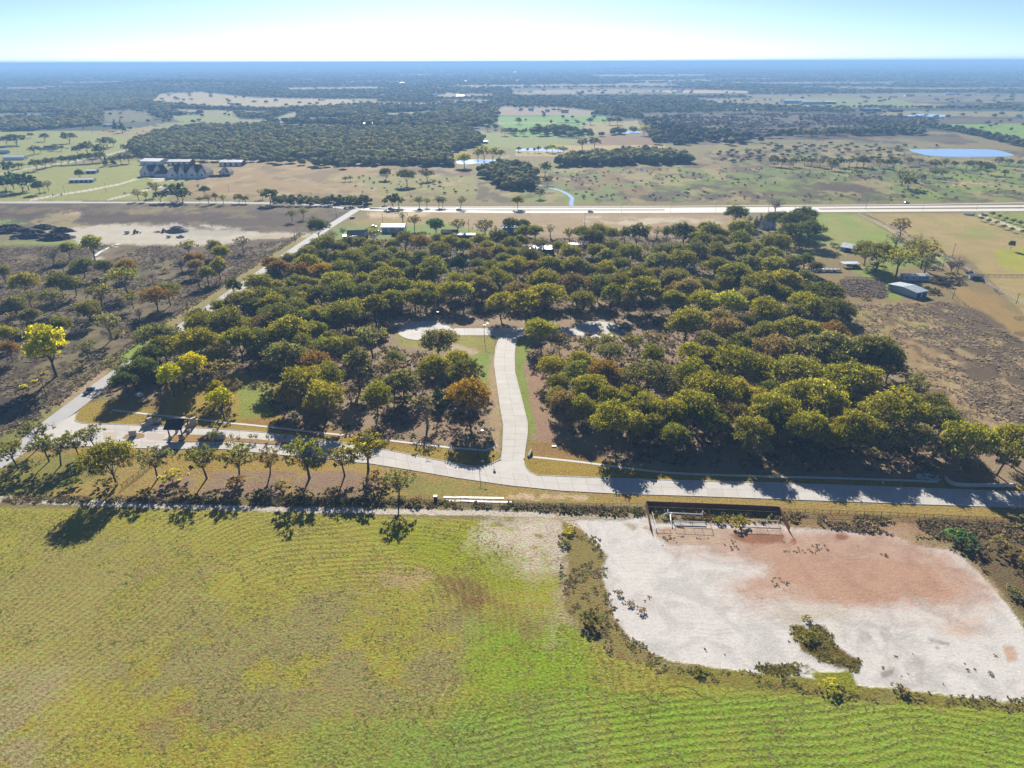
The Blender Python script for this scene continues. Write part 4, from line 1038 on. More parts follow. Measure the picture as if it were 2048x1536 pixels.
H('shed', (1150, 497), (9, 5), -.03, 'small blue grey shed with white roof at the grove edge', 'blue_wall', 'roof_white', 2.7, .8, cat='shed')
H('shed', (1000, 481), (7, 5), .1, 'pale roofed shed below the blue metal shop', 'white', 'roof_white', 2.4, .9, cat='shed')
H('house', (1538, 458), (11, 8), .1, 'small white cottage among the dark oaks by the highway', 'white', 'roof_grey', 3, 2.0, win=3, cat='house')
# farmyard on the right
H('shed', (1697, 504), (11, 8), -.7, 'pale blue gabled shed at the paddock corner', 'blue_wall', 'roof_grey', 2.8, 2.2, doors=1, doorm='dark', cat='shed')
H('barn', (1842, 595), (9, 18), .42, 'long blue grey pole barn with corrugated roof', 'blue_wall', 'roof_grey', 3.3, .9, cat='barn', doors=2, doorm='dark')
H('mobile_home', (1832, 561), (15, 4.8), -.05, 'white mobile home beside the tall yellow green tree', 'blue_wall', 'roof_white', 2.8, .6, win=4, cat='trailer')
H('shed', (1952, 560), (7, 5), -.3, 'rusty roofed shed against the long rail fence', 'blue_wall', 'roof_brown', 2.4, .7, cat='shed', doors=1, doorm='dark')
carp = thing('carport', G(1703, 536), 0, 'open carport roof under the farmyard trees', 'carport')
MB().box((0, 3, 2.6), (11, 6, .15)).build('roof', M['roof_grey'], carp)
for x in (-5.2, 5.2):
    for y in (.3, 5.7):
        MB().beam((x, y, 0), (x, y, 2.53), .14).build('post', M['raw_wood'], carp)
# far barns and the quarry shed
H('barn', (1590, 207), (70, 34), 0, 'large pale grey industrial barn on the far plain', 'blue_wall', 'roof_grey', 8, 3, cat='barn')
H('barn', (1626, 209), (62, 30), 0, 'second grey barn right beside the large industrial one', 'blue_wall', 'roof_grey', 7, 3, cat='barn')
H('barn', (1661, 208), (34, 24), 0, 'white roofed open barn on the far plain', 'dark', 'roof_white', 6, 2, cat='barn')
H('barn', (1744, 223), (46, 22), 0, 'pale teal roofed barn left of the far pond', 'dark', 'roof_teal', 6, 2.4, cat='barn')
H('barn', (1794, 224), (30, 20), 0, 'dark barn just above the far pond', 'dark', 'roof_dark', 5, 3, cat='barn')

# distant houses
far_h = [(1025, 212, 14, 0), (1040, 215, 12, 1), (1062, 222, 22, 3), (1095, 224, 18, 1), (1130, 226, 30, 2), (1148, 213, 20, 0), (1205, 211, 34, 0), (1228, 219, 20, 2), (1262, 216, 16, 0), (1288, 216, 16, 0), (1320, 224, 20, 3), (1260, 226, 14, 0), (1310, 208, 14, 0), (1220, 198, 24, 0), (1142, 192, 40, 0), (1085, 196, 26, 0), (1100, 195, 20, 3), (1245, 197, 20, 1), (1350, 205, 24, 0), (1360, 185, 40, 0), (1384, 166, 44, 0), (1120, 162, 50, 3), (1112, 154, 40, 3), (1095, 146, 50, 3), (1030, 145, 60, 0), (1060, 146, 50, 1), (1120, 147, 50, 3), (960, 134, 90, 0), (1205, 168, 40, 0), (930, 164, 40, 0), (690, 143, 70, 0), (980, 153, 40, 0), (985, 160, 36, 3), (920, 195, 50, 0), (835, 192, 40, 3), (870, 191, 30, 0), (995, 217, 30, 3), (880, 246, 24, 3), (897, 244, 20, 0), (1000, 213, 34, 1), (195, 198, 28, 0), (170, 196, 20, 3), (300, 142, 90, 0), (20, 140, 70, 0), (125, 142, 60, 0), (284, 142, 40, 3), (465, 211, 22, 3), (478, 211, 18, 0), (475, 185, 26, 0), (1900, 190, 60, 0), (1820, 193, 50, 3), (1910, 214, 40, 0), (1550, 152, 60, 0), (1480, 158, 50, 1), (1260, 150, 60, 0), (1310, 148, 60, 1), (1420, 152, 50, 0), (1700, 128, 80, 0), (870, 165, 50, 1), (805, 168, 50, 0), (1350, 210, 20, 1), (1400, 203, 20, 0), (1010, 198, 26, 1), (1060, 185, 30, 0), (1180, 184, 30, 1), (2040, 235, 20, 0)]
def far_house(i, px, py, Lm, k):
    p = G(px, py); g = ground_h(np.array([p[0]]), np.array([p[1]]))[0]
    roof = ('roof_white', 'roof_taupe', 'roof_dark', 'straw')[k]
    Lm = min(Lm * .62, 34)
    where = 'far left' if px < 520 else 'left of centre' if px < 950 else 'in the middle' if px < 1240 else 'right of centre' if px < 1560 else 'far right'
    dpt = 'just beyond the green fields' if py > 205 else 'in the wooded middle distance' if py > 165 else 'near the horizon'
    kd = ('white roofed', 'taupe roofed', 'dark roofed', 'tan roofed')[k]
    return H('distant_house', (p[0], p[1], g), (Lm, Lm * .55), random.uniform(-.25, .25), f'{kd} house among woods {dpt}, {where}', 'white' if k != 3 else 'cream', roof, 3.5 + Lm * .05, 1.5 + Lm * .06, cat='house', group=f'{kd} houses {dpt}, {where}')
for i, q in enumerate(far_h): far_house(i, *q)

# ------------------------------------------------------------------ gatehouse and stone walls of the entrance
gh = thing('gatehouse', G(352, 880), -.03, 'timber gatehouse with red brown posts and a dark gabled roof over the drive', 'gatehouse')
for x in (-2.3, 2.3):
    for y in (.5, 5.6):
        base = MB().box((x, y, .55), (.85, .85, 1.1)).build('stone_base', M['stone'], gh)
        MB().box((x, y, 1.13), (1.0, 1.0, .1)).build('cap', M['cap'], base)
        MB().beam((x, y, 1.18), (x, y, 4.2), .36).build('post', M['timber'], gh)
for y in (.5, 5.6):
    MB().beam((-2.9, y, 4.35), (2.9, y, 4.35), .3).build('beam', M['timber'], gh)
for x in (-2.3, 2.3):
    MB().beam((x, -.2, 4.62), (x, 6.3, 4.62), .26).build('tie_beam', M['timber'], gh)
    MB().beam((x, 3.05, 4.7), (x, 3.05, 6.3), .22).build('king_post', M['timber'], gh)
    for s in (-1, 1):
        MB().beam((x, 3.05 + s * 3.1, 4.72), (x, 3.05, 6.5), .22).build('rafter', M['timber'], gh)
        MB().beam((x, 3.05 + s * 1.4, 4.72), (x, 3.05, 5.5), .16).build('strut', M['timber'], gh)
for s in (-1, 1):
    y0, y1 = 3.05 + s * 3.9, 3.05
    MB().add([(-3.2, y0, 4.45), (3.2, y0, 4.45), (3.2, y1, 6.72), (-3.2, y1, 6.72), (-3.2, y0, 4.65), (3.2, y0, 4.65), (3.2, y1, 6.92), (-3.2, y1, 6.92)], [(3, 2, 1, 0), (4, 5, 6, 7), (0, 1, 5, 4), (1, 2, 6, 5), (3, 0, 4, 7), (2, 3, 7, 6)]).build('roof_slope', M['shingle'], gh)
MB().tube([(-3.2, 3.05, 6.9), (3.2, 3.05, 6.9)], .12).build('ridge_cap', M['shingle'], gh)
kb = thing('keypad_column', G(362, 879), 0, 'pale stone keypad column standing under the gatehouse roof', 'column')
MB().box((0, 0, .8), (.9, .8, 1.6)).build('column', M['stone'], kb); MB().box((0, 0, 1.66), (1.05, .95, .12)).build('cap', M['cap'], kb)
MB().box((.0, -.44, 1.1), (.4, .08, .45)).build('keypad', M['dark'], kb)
def stone_wall(px, rz, label, tall=2.4, w1=1.5, low=1.3, w2=2.2, depth=.7):
    o = thing('stone_wall', G(*px), rz, label, 'stone wall')
    MB().box((0, 0, tall / 2), (w1, depth, tall)).build('pillar', M['stone'], o)
    MB().box((0, 0, tall + .07), (w1 + .2, depth + .2, .14)).build('cap', M['cap'], o)
    if w2:
        MB().box((-w1 / 2 - w2 / 2, 0, low / 2), (w2, depth * .8, low)).build('wing', M['stone'], o)
        MB().box((-w1 / 2 - w2 / 2, 0, low + .06), (w2, depth * .8 + .2, .12)).build('wing_cap', M['cap'], o)
    random.seed(int(px[0] * 7 + px[1]))
    n = int(tall / .42)
    for i in range(n):
        k = 3 if i % 2 == 0 else 2
        for j in range(k):
            ww = w1 / k
            MB().box((-w1 / 2 + (j + .5) * ww, -depth / 2 - .02, .21 + i * .42 + .02), (ww - .05, .10 + random.random() * .05, .37)).build('stone', M['stone'], o)
    return o
stone_wall((302, 849), .9, 'tall pale stone wall beyond the left side of the drive', 2.7, 1.7, 1.5, 2.4)
stone_wall((321, 845), .1, 'low pale stone pier right of the tall wall on the lawn', 1.5, 1.0, .7, 1.8)
stone_wall((388, 851), 1.0, 'tall pale stone wall behind the gatehouse roof', 3.0, 1.9, 1.8, 2.4)
stone_wall((267, 873), .15, 'stone sign wall standing on the small traffic island', 2.3, 2.4, 1.1, 0)
stone_wall((332, 902), .8, 'stone wall at the south kerb in front of the gatehouse', 2.2, 2.0, 1.4, 1.4)
stone_wall((441, 878), .05, 'wide stone planter wall on the median right of the gatehouse', 1.9, 3.4, 1.2, 0, 1.2)
stone_wall((241, 897), .0, 'low stone wall at the south kerb before the gatehouse', 1.5, 1.1, 1.1, 1.7)

# ------------------------------------------------------------------ fences
def fence_run(name, pts, label, post=.1, ph=1.5, gap=2.4, pm='iron', rails=(1.35, .2), rail_t=.06, pickets=0, cat='fence', boards=0, boardm='rust_wood', px=True, along=False):
    p = W2(pts) if px else np.array(pts, float)
    n = max(2, int(round(plen(p) / gap)) + 1)
    p = resample(p, n)
    o = thing(name, (p[0][0], p[0][1], 0), 0, label, cat)
    q = p - p[0]
    post_me = MB().box((0, 0, ph / 2 - .1), (post, post, ph + .2)).mesh('post')
    post_me.materials.append(M[pm])
    for i in range(n):
        k = link(bpy.data.objects.new('post', post_me), o); k.location = (q[i][0], q[i][1], 0)
    for i in range(n - 1):
        a, b = q[i], q[i + 1]
        if boards:
            bd = MB().beam((a[0], a[1], boards / 2 + .05), (b[0], b[1], boards / 2 + .05), .05, boards)
            d = (b - a) / np.hypot(*(b - a)); nn = np.array([d[1], -d[0]]) * .05
            for s in np.arange(.0, 1, 1 / 16):
                c = a + (b - a) * (s + 1 / 32) + nn
                bd.box((c[0], c[1], boards / 2 + .05 + random.uniform(-.015, .015)), (np.hypot(*(b - a)) / 16 * .86, .03, boards - .02), rz=math.atan2(d[1], d[0]))
            bd.build('fence_panel', M[boardm], o)
        else:
            for r_ in rails:
                MB().beam((a[0], a[1], r_), (b[0], b[1], r_), rail_t, rail_t * (1.8 if rail_t > .08 else 1)).build('rail', M[pm], o)
            if pickets:
                pk = MB()
                for s in np.linspace(0, 1, pickets + 2)[1:-1]:
                    c = a + (b - a) * s
                    pk.beam((c[0], c[1], rails[-1]), (c[0], c[1], ph - .05), .022)
                pk.build('picket_panel', M[pm], o)
    return o
random.seed(3)
fence_run('iron_fence', [(540, 1002), (700, 1003), (830, 998), (905, 1000), (1000, 1012), (1100, 1014), (1240, 1014), (1290, 1013)], 'black iron picket fence running left from the brown board enclosure', pickets=9)
fence_run('iron_fence', [(1560, 1025), (1650, 1028), (1750, 1031), (1850, 1036), (1950, 1041), (2035, 1044), (2200, 1052)], 'black iron picket fence running right from the brown board enclosure', pickets=9)
fence_run('iron_fence', [(244, 977), (268, 960), (300, 936)], 'short black iron fence running uphill between the front row oaks', pickets=9, ph=1.7, rails=(1.55, .2))
fence_run('iron_fence', [(388, 850), (410, 838), (440, 822), (470, 806)], 'black iron fence climbing from the stone wall to the yellow tree', pickets=7)
# brown board enclosure
be = fence_run('board_fence', [(1300, 1058), (1296, 1036), (1291.5, 1013)], 'left side of the brown board enclosure at the limestone pad', boards=1.9, ph=2.0, pm='rust_wood', gap=2.44)
fence_run('board_fence', [(1291.5, 1013), (1400, 1017), (1500, 1021), (1557, 1024)], 'long back side of the brown board enclosure', boards=1.9, ph=2.0, pm='rust_wood', gap=2.44)
fence_run('board_fence', [(1557, 1024), (1567, 1044), (1578, 1064)], 'right side of the brown board enclosure at the limestone pad', boards=1.9, ph=2.0, pm='rust_wood', gap=2.44)
# ranch fences on the right
fence_run('rail_fence', [(1730, 430), (1760, 443), (1790, 460), (1830, 485), (1870, 505), (1930, 537), (1985, 575), (2048, 612), (2200, 700)], 'long pale rail fence between the farm drive and the tan pasture', ph=1.35, gap=3.6, pm='pale_wood', rails=(1.2, .75, .3), rail_t=.12, post=.2)
fence_run('rail_fence', [(1712, 429), (1742, 444), (1776, 463), (1800, 480)], 'shorter rail fence on the green paddock side of the farm drive', ph=1.3, gap=3.6, pm='pale_wood', rails=(1.15, .6), rail_t=.11, post=.18)
fence_run('rail_fence', [(1965, 552), (2010, 553), (2060, 553), (2200, 553)], 'grey rail fence crossing the tan pasture at right', ph=1.35, gap=3.4, pm='creosote', rails=(1.2, .7), rail_t=.09, post=.16)
fence_run('rail_fence', [(1690, 558), (1720, 558), (1760, 560)], 'short board corral fence in the farmyard', ph=1.5, gap=2.4, pm='raw_wood', rails=(1.35, .9, .45), rail_t=.1, post=.16)
fence_run('wire_fence', [(1715, 671), (1800, 670), (1900, 668), (1935, 668)], 'old post and wire fence across the rough brown field', ph=1.3, gap=2.6, pm='raw_wood', rails=(1.1, .6), rail_t=.03, post=.13)
fence_run('wire_fence', [(1720, 489), (1765, 494), (1800, 498), (1830, 500)], 'wire fence along the bottom of the green paddock', ph=1.3, gap=4, pm='raw_wood', rails=(1.1, .6), rail_t=.03, post=.14)
fence_run('rail_fence', [(2028, 638), (2060, 638), (2130, 642)], 'low board fence at the right frame edge', ph=1.3, gap=3, pm='raw_wood', rails=(1.1, .5), rail_t=.1, post=.15)
fence_run('wire_fence', [(1895, 580), (1930, 610), (1975, 645), (2010, 680), (2048, 715)], 'leaning wire fence through the brambles at right', ph=1.2, gap=4, pm='raw_wood', rails=(1.0, .5), rail_t=.03, post=.13)
fence_run('wire_fence', [(-20, 890), (60, 838), (160, 772), (225, 728), (310, 655), (395, 598), (478, 548), (560, 490), (640, 440)], 'wire fence along the verge of the asphalt road', ph=1.2, gap=6, pm='creosote', rails=(1.05, .55), rail_t=.025, post=.12)

# ------------------------------------------------------------------ poles, lights, signs
def util_pole(px, h, label, grp=None, arm=True, rz=0.0):
    p = G(*px); g = ground_h(np.array([p[0]]), np.array([p[1]]))[0]
    o = thing('utility_pole', (p[0], p[1], g), rz, label, 'utility pole', grp)
    MB().tube([(0, 0, -.2), (0, 0, h)], [.17, .11], 7).build('pole', M['creosote'], o)
    if arm:
        MB().beam((-1.1, 0, h - .6), (1.1, 0, h - .6), .12).build('crossarm', M['creosote'], o)
        for x in (-1, 0.35, 1):
            MB().tube([(x, 0, h - .55), (x, 0, h - .28)], .05, 5).build('insulator', M['grey_metal'], o)
    return o
U = [((95, 800), 9.5, 'utility pole on the verge beside the entrance bend'), ((313, 645), 4.5, 'short pole by the verge below the russet tree'), ((376, 622), 6, 'pole on the verge halfway along the asphalt road'), ((477, 544), 6, 'pole on the verge near the brown gully trees'), ((591, 484), 7.5, 'pole beside the dirt track mouth'), ((673, 434), 8.5, 'pole in the dark field left of the asphalt road'), ((766, 449), 9, 'pole left of the white metal shop'), ((938, 464), 10, 'pole behind the red trailer house'), ((1169, 456), 12, 'tall pole at the edge of the tan strip'), ((802, 472), 7, 'thin pole right of the small dark shed'), ((1904, 514), 9, 'pole by the rail fence above the bare farm trees'), ((1884, 540), 9.5, 'pole on the farm lane'), ((1911, 545), 10, 'pole among the bare farm trees'), ((1905, 598), 6, 'pole beside the brambly fence right of the barn'), ((2032, 608), 6, 'pole near the right frame edge by the rail fence'), ((1805, 452), 6, 'pole by the tree on the farm drive'), ((213, 384), 9, 'pole by the country road left of the drive gate'), ((92, 392), 8, 'pole beside the first pale drive'), ((130, 388), 8, 'pole left of the long pale drive'), ((188, 300), 11, 'thin pole in the left pasture'), ((1731, 419), 10, 'pole at the paddock corner of the highway'), ((1536, 426), 10, 'pole beside the bare highway tree'), ((458, 384), 7, 'pole at the end of the mansion lawn'), ((710, 407), 8, 'pole at the road junction'), ((624, 402), 8, 'pole in the hedge along the country road')]
for q in U: util_pole(q[0], q[1], q[2])
for i, px in enumerate(((1028, 424), (1056, 425), (1243, 425), (1341, 425), (1431, 424), (1622, 422), (1845, 421), (1953, 420), (2039, 419), (1140, 413), (1345, 412), (1660, 410))):
    p = G(*px)
    o = thing('street_light', p, 0, f'thin grey street light on the highway, {["first", "second", "third", "fourth", "fifth", "sixth", "seventh", "eighth", "ninth", "tenth", "eleventh", "twelfth"][sorted(x for x in (1028, 1056, 1243, 1341, 1431, 1622, 1845, 1953, 2039, 1140, 1345, 1660)).index(px[0])]} from the left', 'street light', 'street lights along the highway')
    MB().tube([(0, 0, 0), (0, 0, 9)], [.12, .08], 6).build('pole', M['grey_metal'], o)
    MB().beam((0, 0, 8.9), (0, -1.8, 9.2), .08).build('arm', M['grey_metal'], o)
    MB().box((0, -2.0, 9.2), (.3, .7, .12)).build('lamp', M['lamp'], o)
def street_lamp(px, h, label):
    o = thing('street_lamp', G(*px), 0, label, 'street lamp')
    MB().tube([(0, 0, 0), (0, 0, .5)], .2, 8).build('base', M['iron'], o)
    MB().tube([(0, 0, .5), (0, 0, h)], [.11, .07], 8).build('pole', M['iron'], o)
    MB().beam((0, 0, h - .1), (1.3, 0, h + .12), .07).build('arm', M['iron'], o)
    hd = MB().box((1.5, 0, h + .14), (.8, .32, .14)).build('lamp_head', M['grey_metal'], o)
    MB().box((1.5, 0, h + .05), (.6, .24, .05)).build('lens', M['lamp'], hd)
street_lamp((957, 914), 10, 'dark street lamp on the lawn left of the branch street junction')
street_lamp((969, 680), 8.2, 'dark street lamp on the grass below the left cross street')
st = thing('stop_sign', G(987, 927), .12, 'stop sign seen from behind at the branch street junction', 'road sign')
MB().tube([(0, 0, 0), (0, 0, 3.2)], .05, 6).build('post', M['iron'], st)
oc = [(math.cos(R(22.5 + 45 * i)) * .52, math.sin(R(22.5 + 45 * i)) * .52) for i in range(8)]
MB().add([(a, -.05, 2.85 + b) for a, b in oc] + [(a, -.02, 2.85 + b) for a, b in oc], [tuple(range(8)), tuple(range(15, 7, -1))] + [(i, 8 + i, 8 + (i + 1) % 8, (i + 1) % 8) for i in range(8)]).build('sign_plate', M['dark'], st)
MB().box((0, .0, 2.1), (.75, .03, .2)).build('street_name_blade', M['dark'], st)
rs = thing('street_sign', G(1076, 681), 0, 'small pale sign post under the oak at the upper junction', 'road sign')
MB().tube([(0, 0, 0), (0, 0, 2)], .05, 6).build('post', M['grey_metal'], rs); MB().box((0, -.05, 1.8), (.6, .03, .6)).build('sign_plate', M['white'], rs)
ub = thing('utility_box', G(871, 1000), .05, 'dark utility box with pale top beside the iron fence', 'utility box')
MB().box((0, 0, .7), (1.0, .9, 1.4)).build('cabinet', M['iron'], ub); MB().box((0, 0, 1.46), (1.1, 1.0, .12)).build('lid', M['white'], ub)
u2 = thing('utility_box', G(876, 629), 0, 'small white topped utility box behind the left turning circle', 'utility box')
MB().box((0, 0, .7), (1.2, 1.1, 1.4)).build('cabinet', M['maroon'], u2); MB().box((0, 0, 1.48), (1.3, 1.2, .14)).build('lid', M['white'], u2)
for i, (px, sz, lb) in enumerate((((965, 923), (1.0, .8), 'white manhole slab on the lawn corner by the stop sign'), ((1108, 893), (1.5, .9), 'pale concrete slab on the litter right of the branch street'), ((969, 651), (1.6, .7), 'pale slab in the shade above the cross street'))):
    o = MB().box((0, 0, .12), (sz[0], sz[1], .35)).build('concrete_slab_box', M['white']); o.location = G(*px); tag(o, lb, 'slab')
hw_ = thing('headwall', G(1057, 914), R(70), 'slanted concrete culvert headwall beside the branch street', 'headwall')
MB().add([(-.2, -.45, 0), (3.2, -.45, 0), (3.2, .45, 0), (-.2, .45, 0), (0, -.3, .7), (3.0, -.3, 1.3), (3.0, .3, 1.3), (0, .3, .7)], [(0, 1, 5, 4), (1, 2, 6, 5), (2, 3, 7, 6), (3, 0, 4, 7), (4, 5, 6, 7)]).build('wall', M['kerb'], hw_)
MB().box((1.5, -.43, .5), (1.0, .2, .7)).build('culvert_mouth', M['dark'], hw_)
# flume and curved retaining wall
fl_ = thing('drainage_flume', G(885, 998), 0, 'long white concrete drainage flume behind the iron fence', 'drain')
a_ = G(885, 998)
for q in (((887, 994.5), (1008, 996.5)), ((892, 1001), (1024, 1005))):
    s_, e_ = G(*q[0]) - a_, G(*q[1]) - a_
    MB().beam((s_[0], s_[1], .04), (e_[0], e_[1], .04), .8, .14).build('flume_wall', M['white'], fl_)
rw = thing('retaining_wall', G(1886, 964), 0, 'curved blue white block retaining wall at the street edge on the right', 'retaining wall')
a_ = G(1886, 964)
rp = np.array([G(*q)[:2] for q in ((1890, 958), (1896, 966), (1908, 971), (1930, 973), (1965, 973), (2000, 973.5), (2030, 973))]) - a_[:2]
rp = resample(rp, 24)
for i in range(23):
    for kz in range(2):
        d = rp[i + 1] - rp[i]
        MB().box(((rp[i][0] + rp[i + 1][0]) / 2, (rp[i][1] + rp[i + 1][1]) / 2, .3 + kz * .56), (np.hypot(*d) * .96, .5, .52), rz=math.atan2(d[1], d[0])).build('block', M['walk'], rw)
rk = thing('riprap', G(1858, 955), 0, 'heap of white riprap rocks beside the retaining wall', 'rocks')
for i in range(46):
    a, r_ = random.random() * 6.28, random.random() ** .5
    s = random.uniform(.35, .8)
    MB().box((math.cos(a) * r_ * 4.2, math.sin(a) * r_ * 2.2, s * .35), (s, s * .8, s * .8), rz=a, top=(s * .5, s * .4)).build('rock', M['rock'], rk)

# gas pipe manifold and pipe rails inside the enclosure
def pipes(px, label, runs, rad, mt):
    a = G(*px)
    o = thing('pipe_manifold' if rad > .1 else 'pipe_rail', a, 0, label, 'pipes')
    for k, r_ in enumerate(runs):
        pts = [tuple((G(x, y)[:2] - a[:2])) + (z,) for x, y, z in r_]
        MB().tube(pts, rad, 7).build('pipe', M[mt], o)
    return o
pipes((1340, 1050), 'white gas pipe manifold inside the board enclosure', [[(1322, 1036, .2), (1327, 1034, .9), (1336, 1031, 1.1), (1346, 1032, 1.1), (1405, 1035, 1.1), (1405, 1035, .1)], [(1334, 1032, .1), (1334, 1032, 2.2)], [(1404, 1034, 1.0), (1404, 1034, 2.1)], [(1340, 1034, 1.0), (1341, 1046, .9), (1344, 1056, .2)], [(1346, 1046, .7), (1410, 1048, .7)], [(1342, 1036, 1.0), (1342, 1036, 1.8)], [(1352, 1050, .5), (1365, 1052, .5), (1365, 1052, .05)]], .16, 'white')
def rail_box(px, pts, label, h=1.0, mt='creosote', rad=.05):
    a = G(*px)
    o = thing('pipe_rail', a, 0, label, 'railing')
    w_ = [G(*q)[:2] - a[:2] for q in pts]
    for i, q in enumerate(w_):
        MB().tube([(q[0], q[1], 0), (q[0], q[1], h)], rad, 6).build('post', M[mt], o)
        if i: MB().tube([(w_[i - 1][0], w_[i - 1][1], h), (q[0], q[1], h)], rad, 6).build('rail', M[mt], o)
rail_box((1304, 1038), [(1304, 1030), (1308, 1045), (1312, 1062)], 'pale pipe rail at the left of the gas manifold', 1.0, 'white', .07)
rail_box((1312, 1063), [(1312, 1063), (1328, 1063), (1341, 1063)], 'dark low pipe frame left of the manifold foot', .5)
rail_box((1350, 1060), [(1350, 1060), (1368, 1061), (1388, 1062), (1405, 1063), (1424, 1064), (1420, 1050), (1385, 1049), (1360, 1048)], 'dark pipe railing frame in front of the manifold', .9)
rail_box((1462, 1044), [(1462, 1044), (1486, 1045), (1510, 1046), (1534, 1047), (1556, 1048)], 'pale pipe rail on the right inside the enclosure', 1.1, 'white', .06)
rail_box((1470, 1060), [(1470, 1060), (1500, 1061), (1535, 1062), (1560, 1063)], 'dark pipe rail along the rust coloured puddle', .9)

# ------------------------------------------------------------------ vehicles
def car(px, rz, paint, label, kind='car', L=4.8, grp=None, cat='car', z=0.04):
    o = thing(kind, (*G(*px)[:2], z), rz, label, cat, grp)
    Wd, hb = 1.9, .95
    if kind == 'pickup':
        prof = [(-L / 2, .35), (-L / 2, 1.0), (-L * .08, 1.0), (-L * .08, 1.02), (L * .24, 1.02), (L / 2 - .1, .92), (L / 2, .35)]
        cab = [(-L * .08, 1.0), (-L * .05, 1.75), (L * .14, 1.75), (L * .25, 1.0)]
    else:
        prof = [(-L / 2, .35), (-L / 2, .95), (-L * .3, 1.0), (L * .22, .95), (L / 2 - .1, .8), (L / 2, .35)]
        cab = [(-L * .42, .98), (-L * .3, 1.5), (L * .08, 1.5), (L * .24, .95)]
    def ext(pr, w0, w1=None):
        w1 = w1 or w0
        n = len(pr); zmax = max(z for _, z in pr)
        V = []
        for s in (-1, 1):
            for x, z in pr: V.append((x, s * (w1 if z >= zmax - .01 else w0) / 2, z))
        return V, [tuple(range(n)), tuple(range(2 * n - 1, n - 1, -1))] + [(i, n + i, n + (i + 1) % n, (i + 1) % n) for i in range(n)]
    MB().add(*ext(prof, Wd)).build('body', M[paint], o)
    c = MB().add(*ext(cab, Wd * .93, Wd * .74)).build('cabin', M['glass'], o)
    zt = max(z for _, z in cab); xs = [x for x, z in cab if z == zt]
    MB().box(((xs[0] + xs[1]) / 2, 0, zt + .03), (xs[1] - xs[0] + .1, Wd * .76, .07)).build('roof', M[paint], o)
    if kind == 'pickup': MB().box((-L * .29, 0, 1.01), (L * .38, Wd * .78, .03)).build('bed_liner', M['dark'], o)
    for x in (-L * .31, L * .31):
        for y in (-Wd / 2 + .08, Wd / 2 - .08):
            wh = MB().tube([(x, y - .12, .36), (x, y + .12, .36)], .36, 12).build('wheel', M['rubber'], o)
            MB().tube([(x, y - .13, .36), (x, y + .13, .36)], .2, 8).build('rim', M['grey_metal'], wh)
    for y in (-.65, .65):
        MB().box((L / 2 - .03, y, .72), (.08, .36, .16)).build('headlight', M['lamp'], o)
        MB().box((-L / 2 + .01, y, .8), (.06, .25, .2)).build('tail_light', M['red'], o)
    return o
ang = lambda a, b: math.atan2(*(G(*b)[:2] - G(*a)[:2])[::-1])
ra = ang((330, 679), (160, 803))
pp = G(178, 783)
car((179, 784), ra + math.pi, 'navy', 'blue pickup driving on the asphalt road near the entrance', 'pickup', 5.4, cat='pickup')
car((1181, 424.5), 0.0, 'navy', 'dark blue car on the near highway carriageway', L=5.0)
for px, pt, lb in (((781, 418), 'black_paint', 'dark car by the trees at the left end of the highway'), ((840, 420), 'black_paint', 'dark car under the paired highway trees'), ((882, 420), 'silver', 'silver car left of the plum car on the highway edge'), ((917, 420), 'purple', 'plum coloured car at the highway edge')):
    car(px, .1, pt, lb)
car((361, 475), .05, 'navy', 'dark pickup with pale hood in the gravel yard', 'pickup', 5.8, cat='pickup')
tr = thing('tank_trailer', G(338, 475), 0, 'small tank trailer hitched behind the gravel yard pickup', 'trailer')
MB().tube([(-1.6, 0, 1.1), (1.2, 0, 1.1)], .6, 10).build('tank', M['white'], tr); MB().box((0, 0, .48), (3.6, 1.5, .14)).build('frame', M['dark'], tr)
for y in (-.8, .8): MB().tube([(0, y - .1, .36), (0, y + .1, .36)], .36, 10).build('wheel', M['rubber'], tr)
MB().beam((1.8, 0, .48), (3.6, 0, .48), .12).build('drawbar', M['dark'], tr)
def loader(px, rz, label, mt='dark'):
    o = thing('loader', G(*px), rz, label, 'loader')
    MB().box((0, 0, 1.1), (3.4, 1.8, .9)).build('body', M[mt], o); MB().box((-.3, 0, 2.1), (1.5, 1.5, 1.2)).build('cab', M['glass'], o)
    MB().box((-.3, 0, 2.75), (1.7, 1.6, .1)).build('cab_roof', M[mt], o)
    for x in (-1.1, 1.2):
        for y in (-1, 1): MB().tube([(x, y - .2, .65), (x, y + .2, .65)], .65, 12).build('wheel', M['rubber'], o)
    MB().beam((1.2, 0, 1.5), (3.2, 0, .8), .3).build('arm', M[mt], o); MB().box((3.4, 0, .5), (.7, 2.2, .9), top=(1.1, 2.2)).build('bucket', M['grey_metal'], o)
loader((272, 466), .2, 'dark loader parked at the left of the gravel yard')
loader((329, 464), .1, 'rusty low loader in front of the gravel pile', 'maroon')
t2 = thing('tank_trailer', G(255, 467), .1, 'white water tank trailer beside the dark loader', 'trailer')
MB().tube([(-1.8, 0, 1.3), (1.6, 0, 1.3)], .8, 10).build('tank', M['white'], t2); MB().box((0, 0, .5), (4.0, 1.6, .14)).build('frame', M['dark'], t2)
for y in (-.85, .85): MB().tube([(0, y - .1, .38), (0, y + .1, .38)], .38, 10).build('wheel', M['rubber'], t2)
fb = thing('flatbed_trailer', G(318, 464), .12, 'low flatbed trailer left of the gravel pile', 'trailer')
MB().box((0, 0, .8), (7, 2.2, .2)).build('deck', M['maroon'], fb)
for x in (-1.2, 0): 
    for y in (-.9, .9): MB().tube([(x, y - .12, .4), (x, y + .12, .4)], .4, 10).build('wheel', M['rubber'], fb)
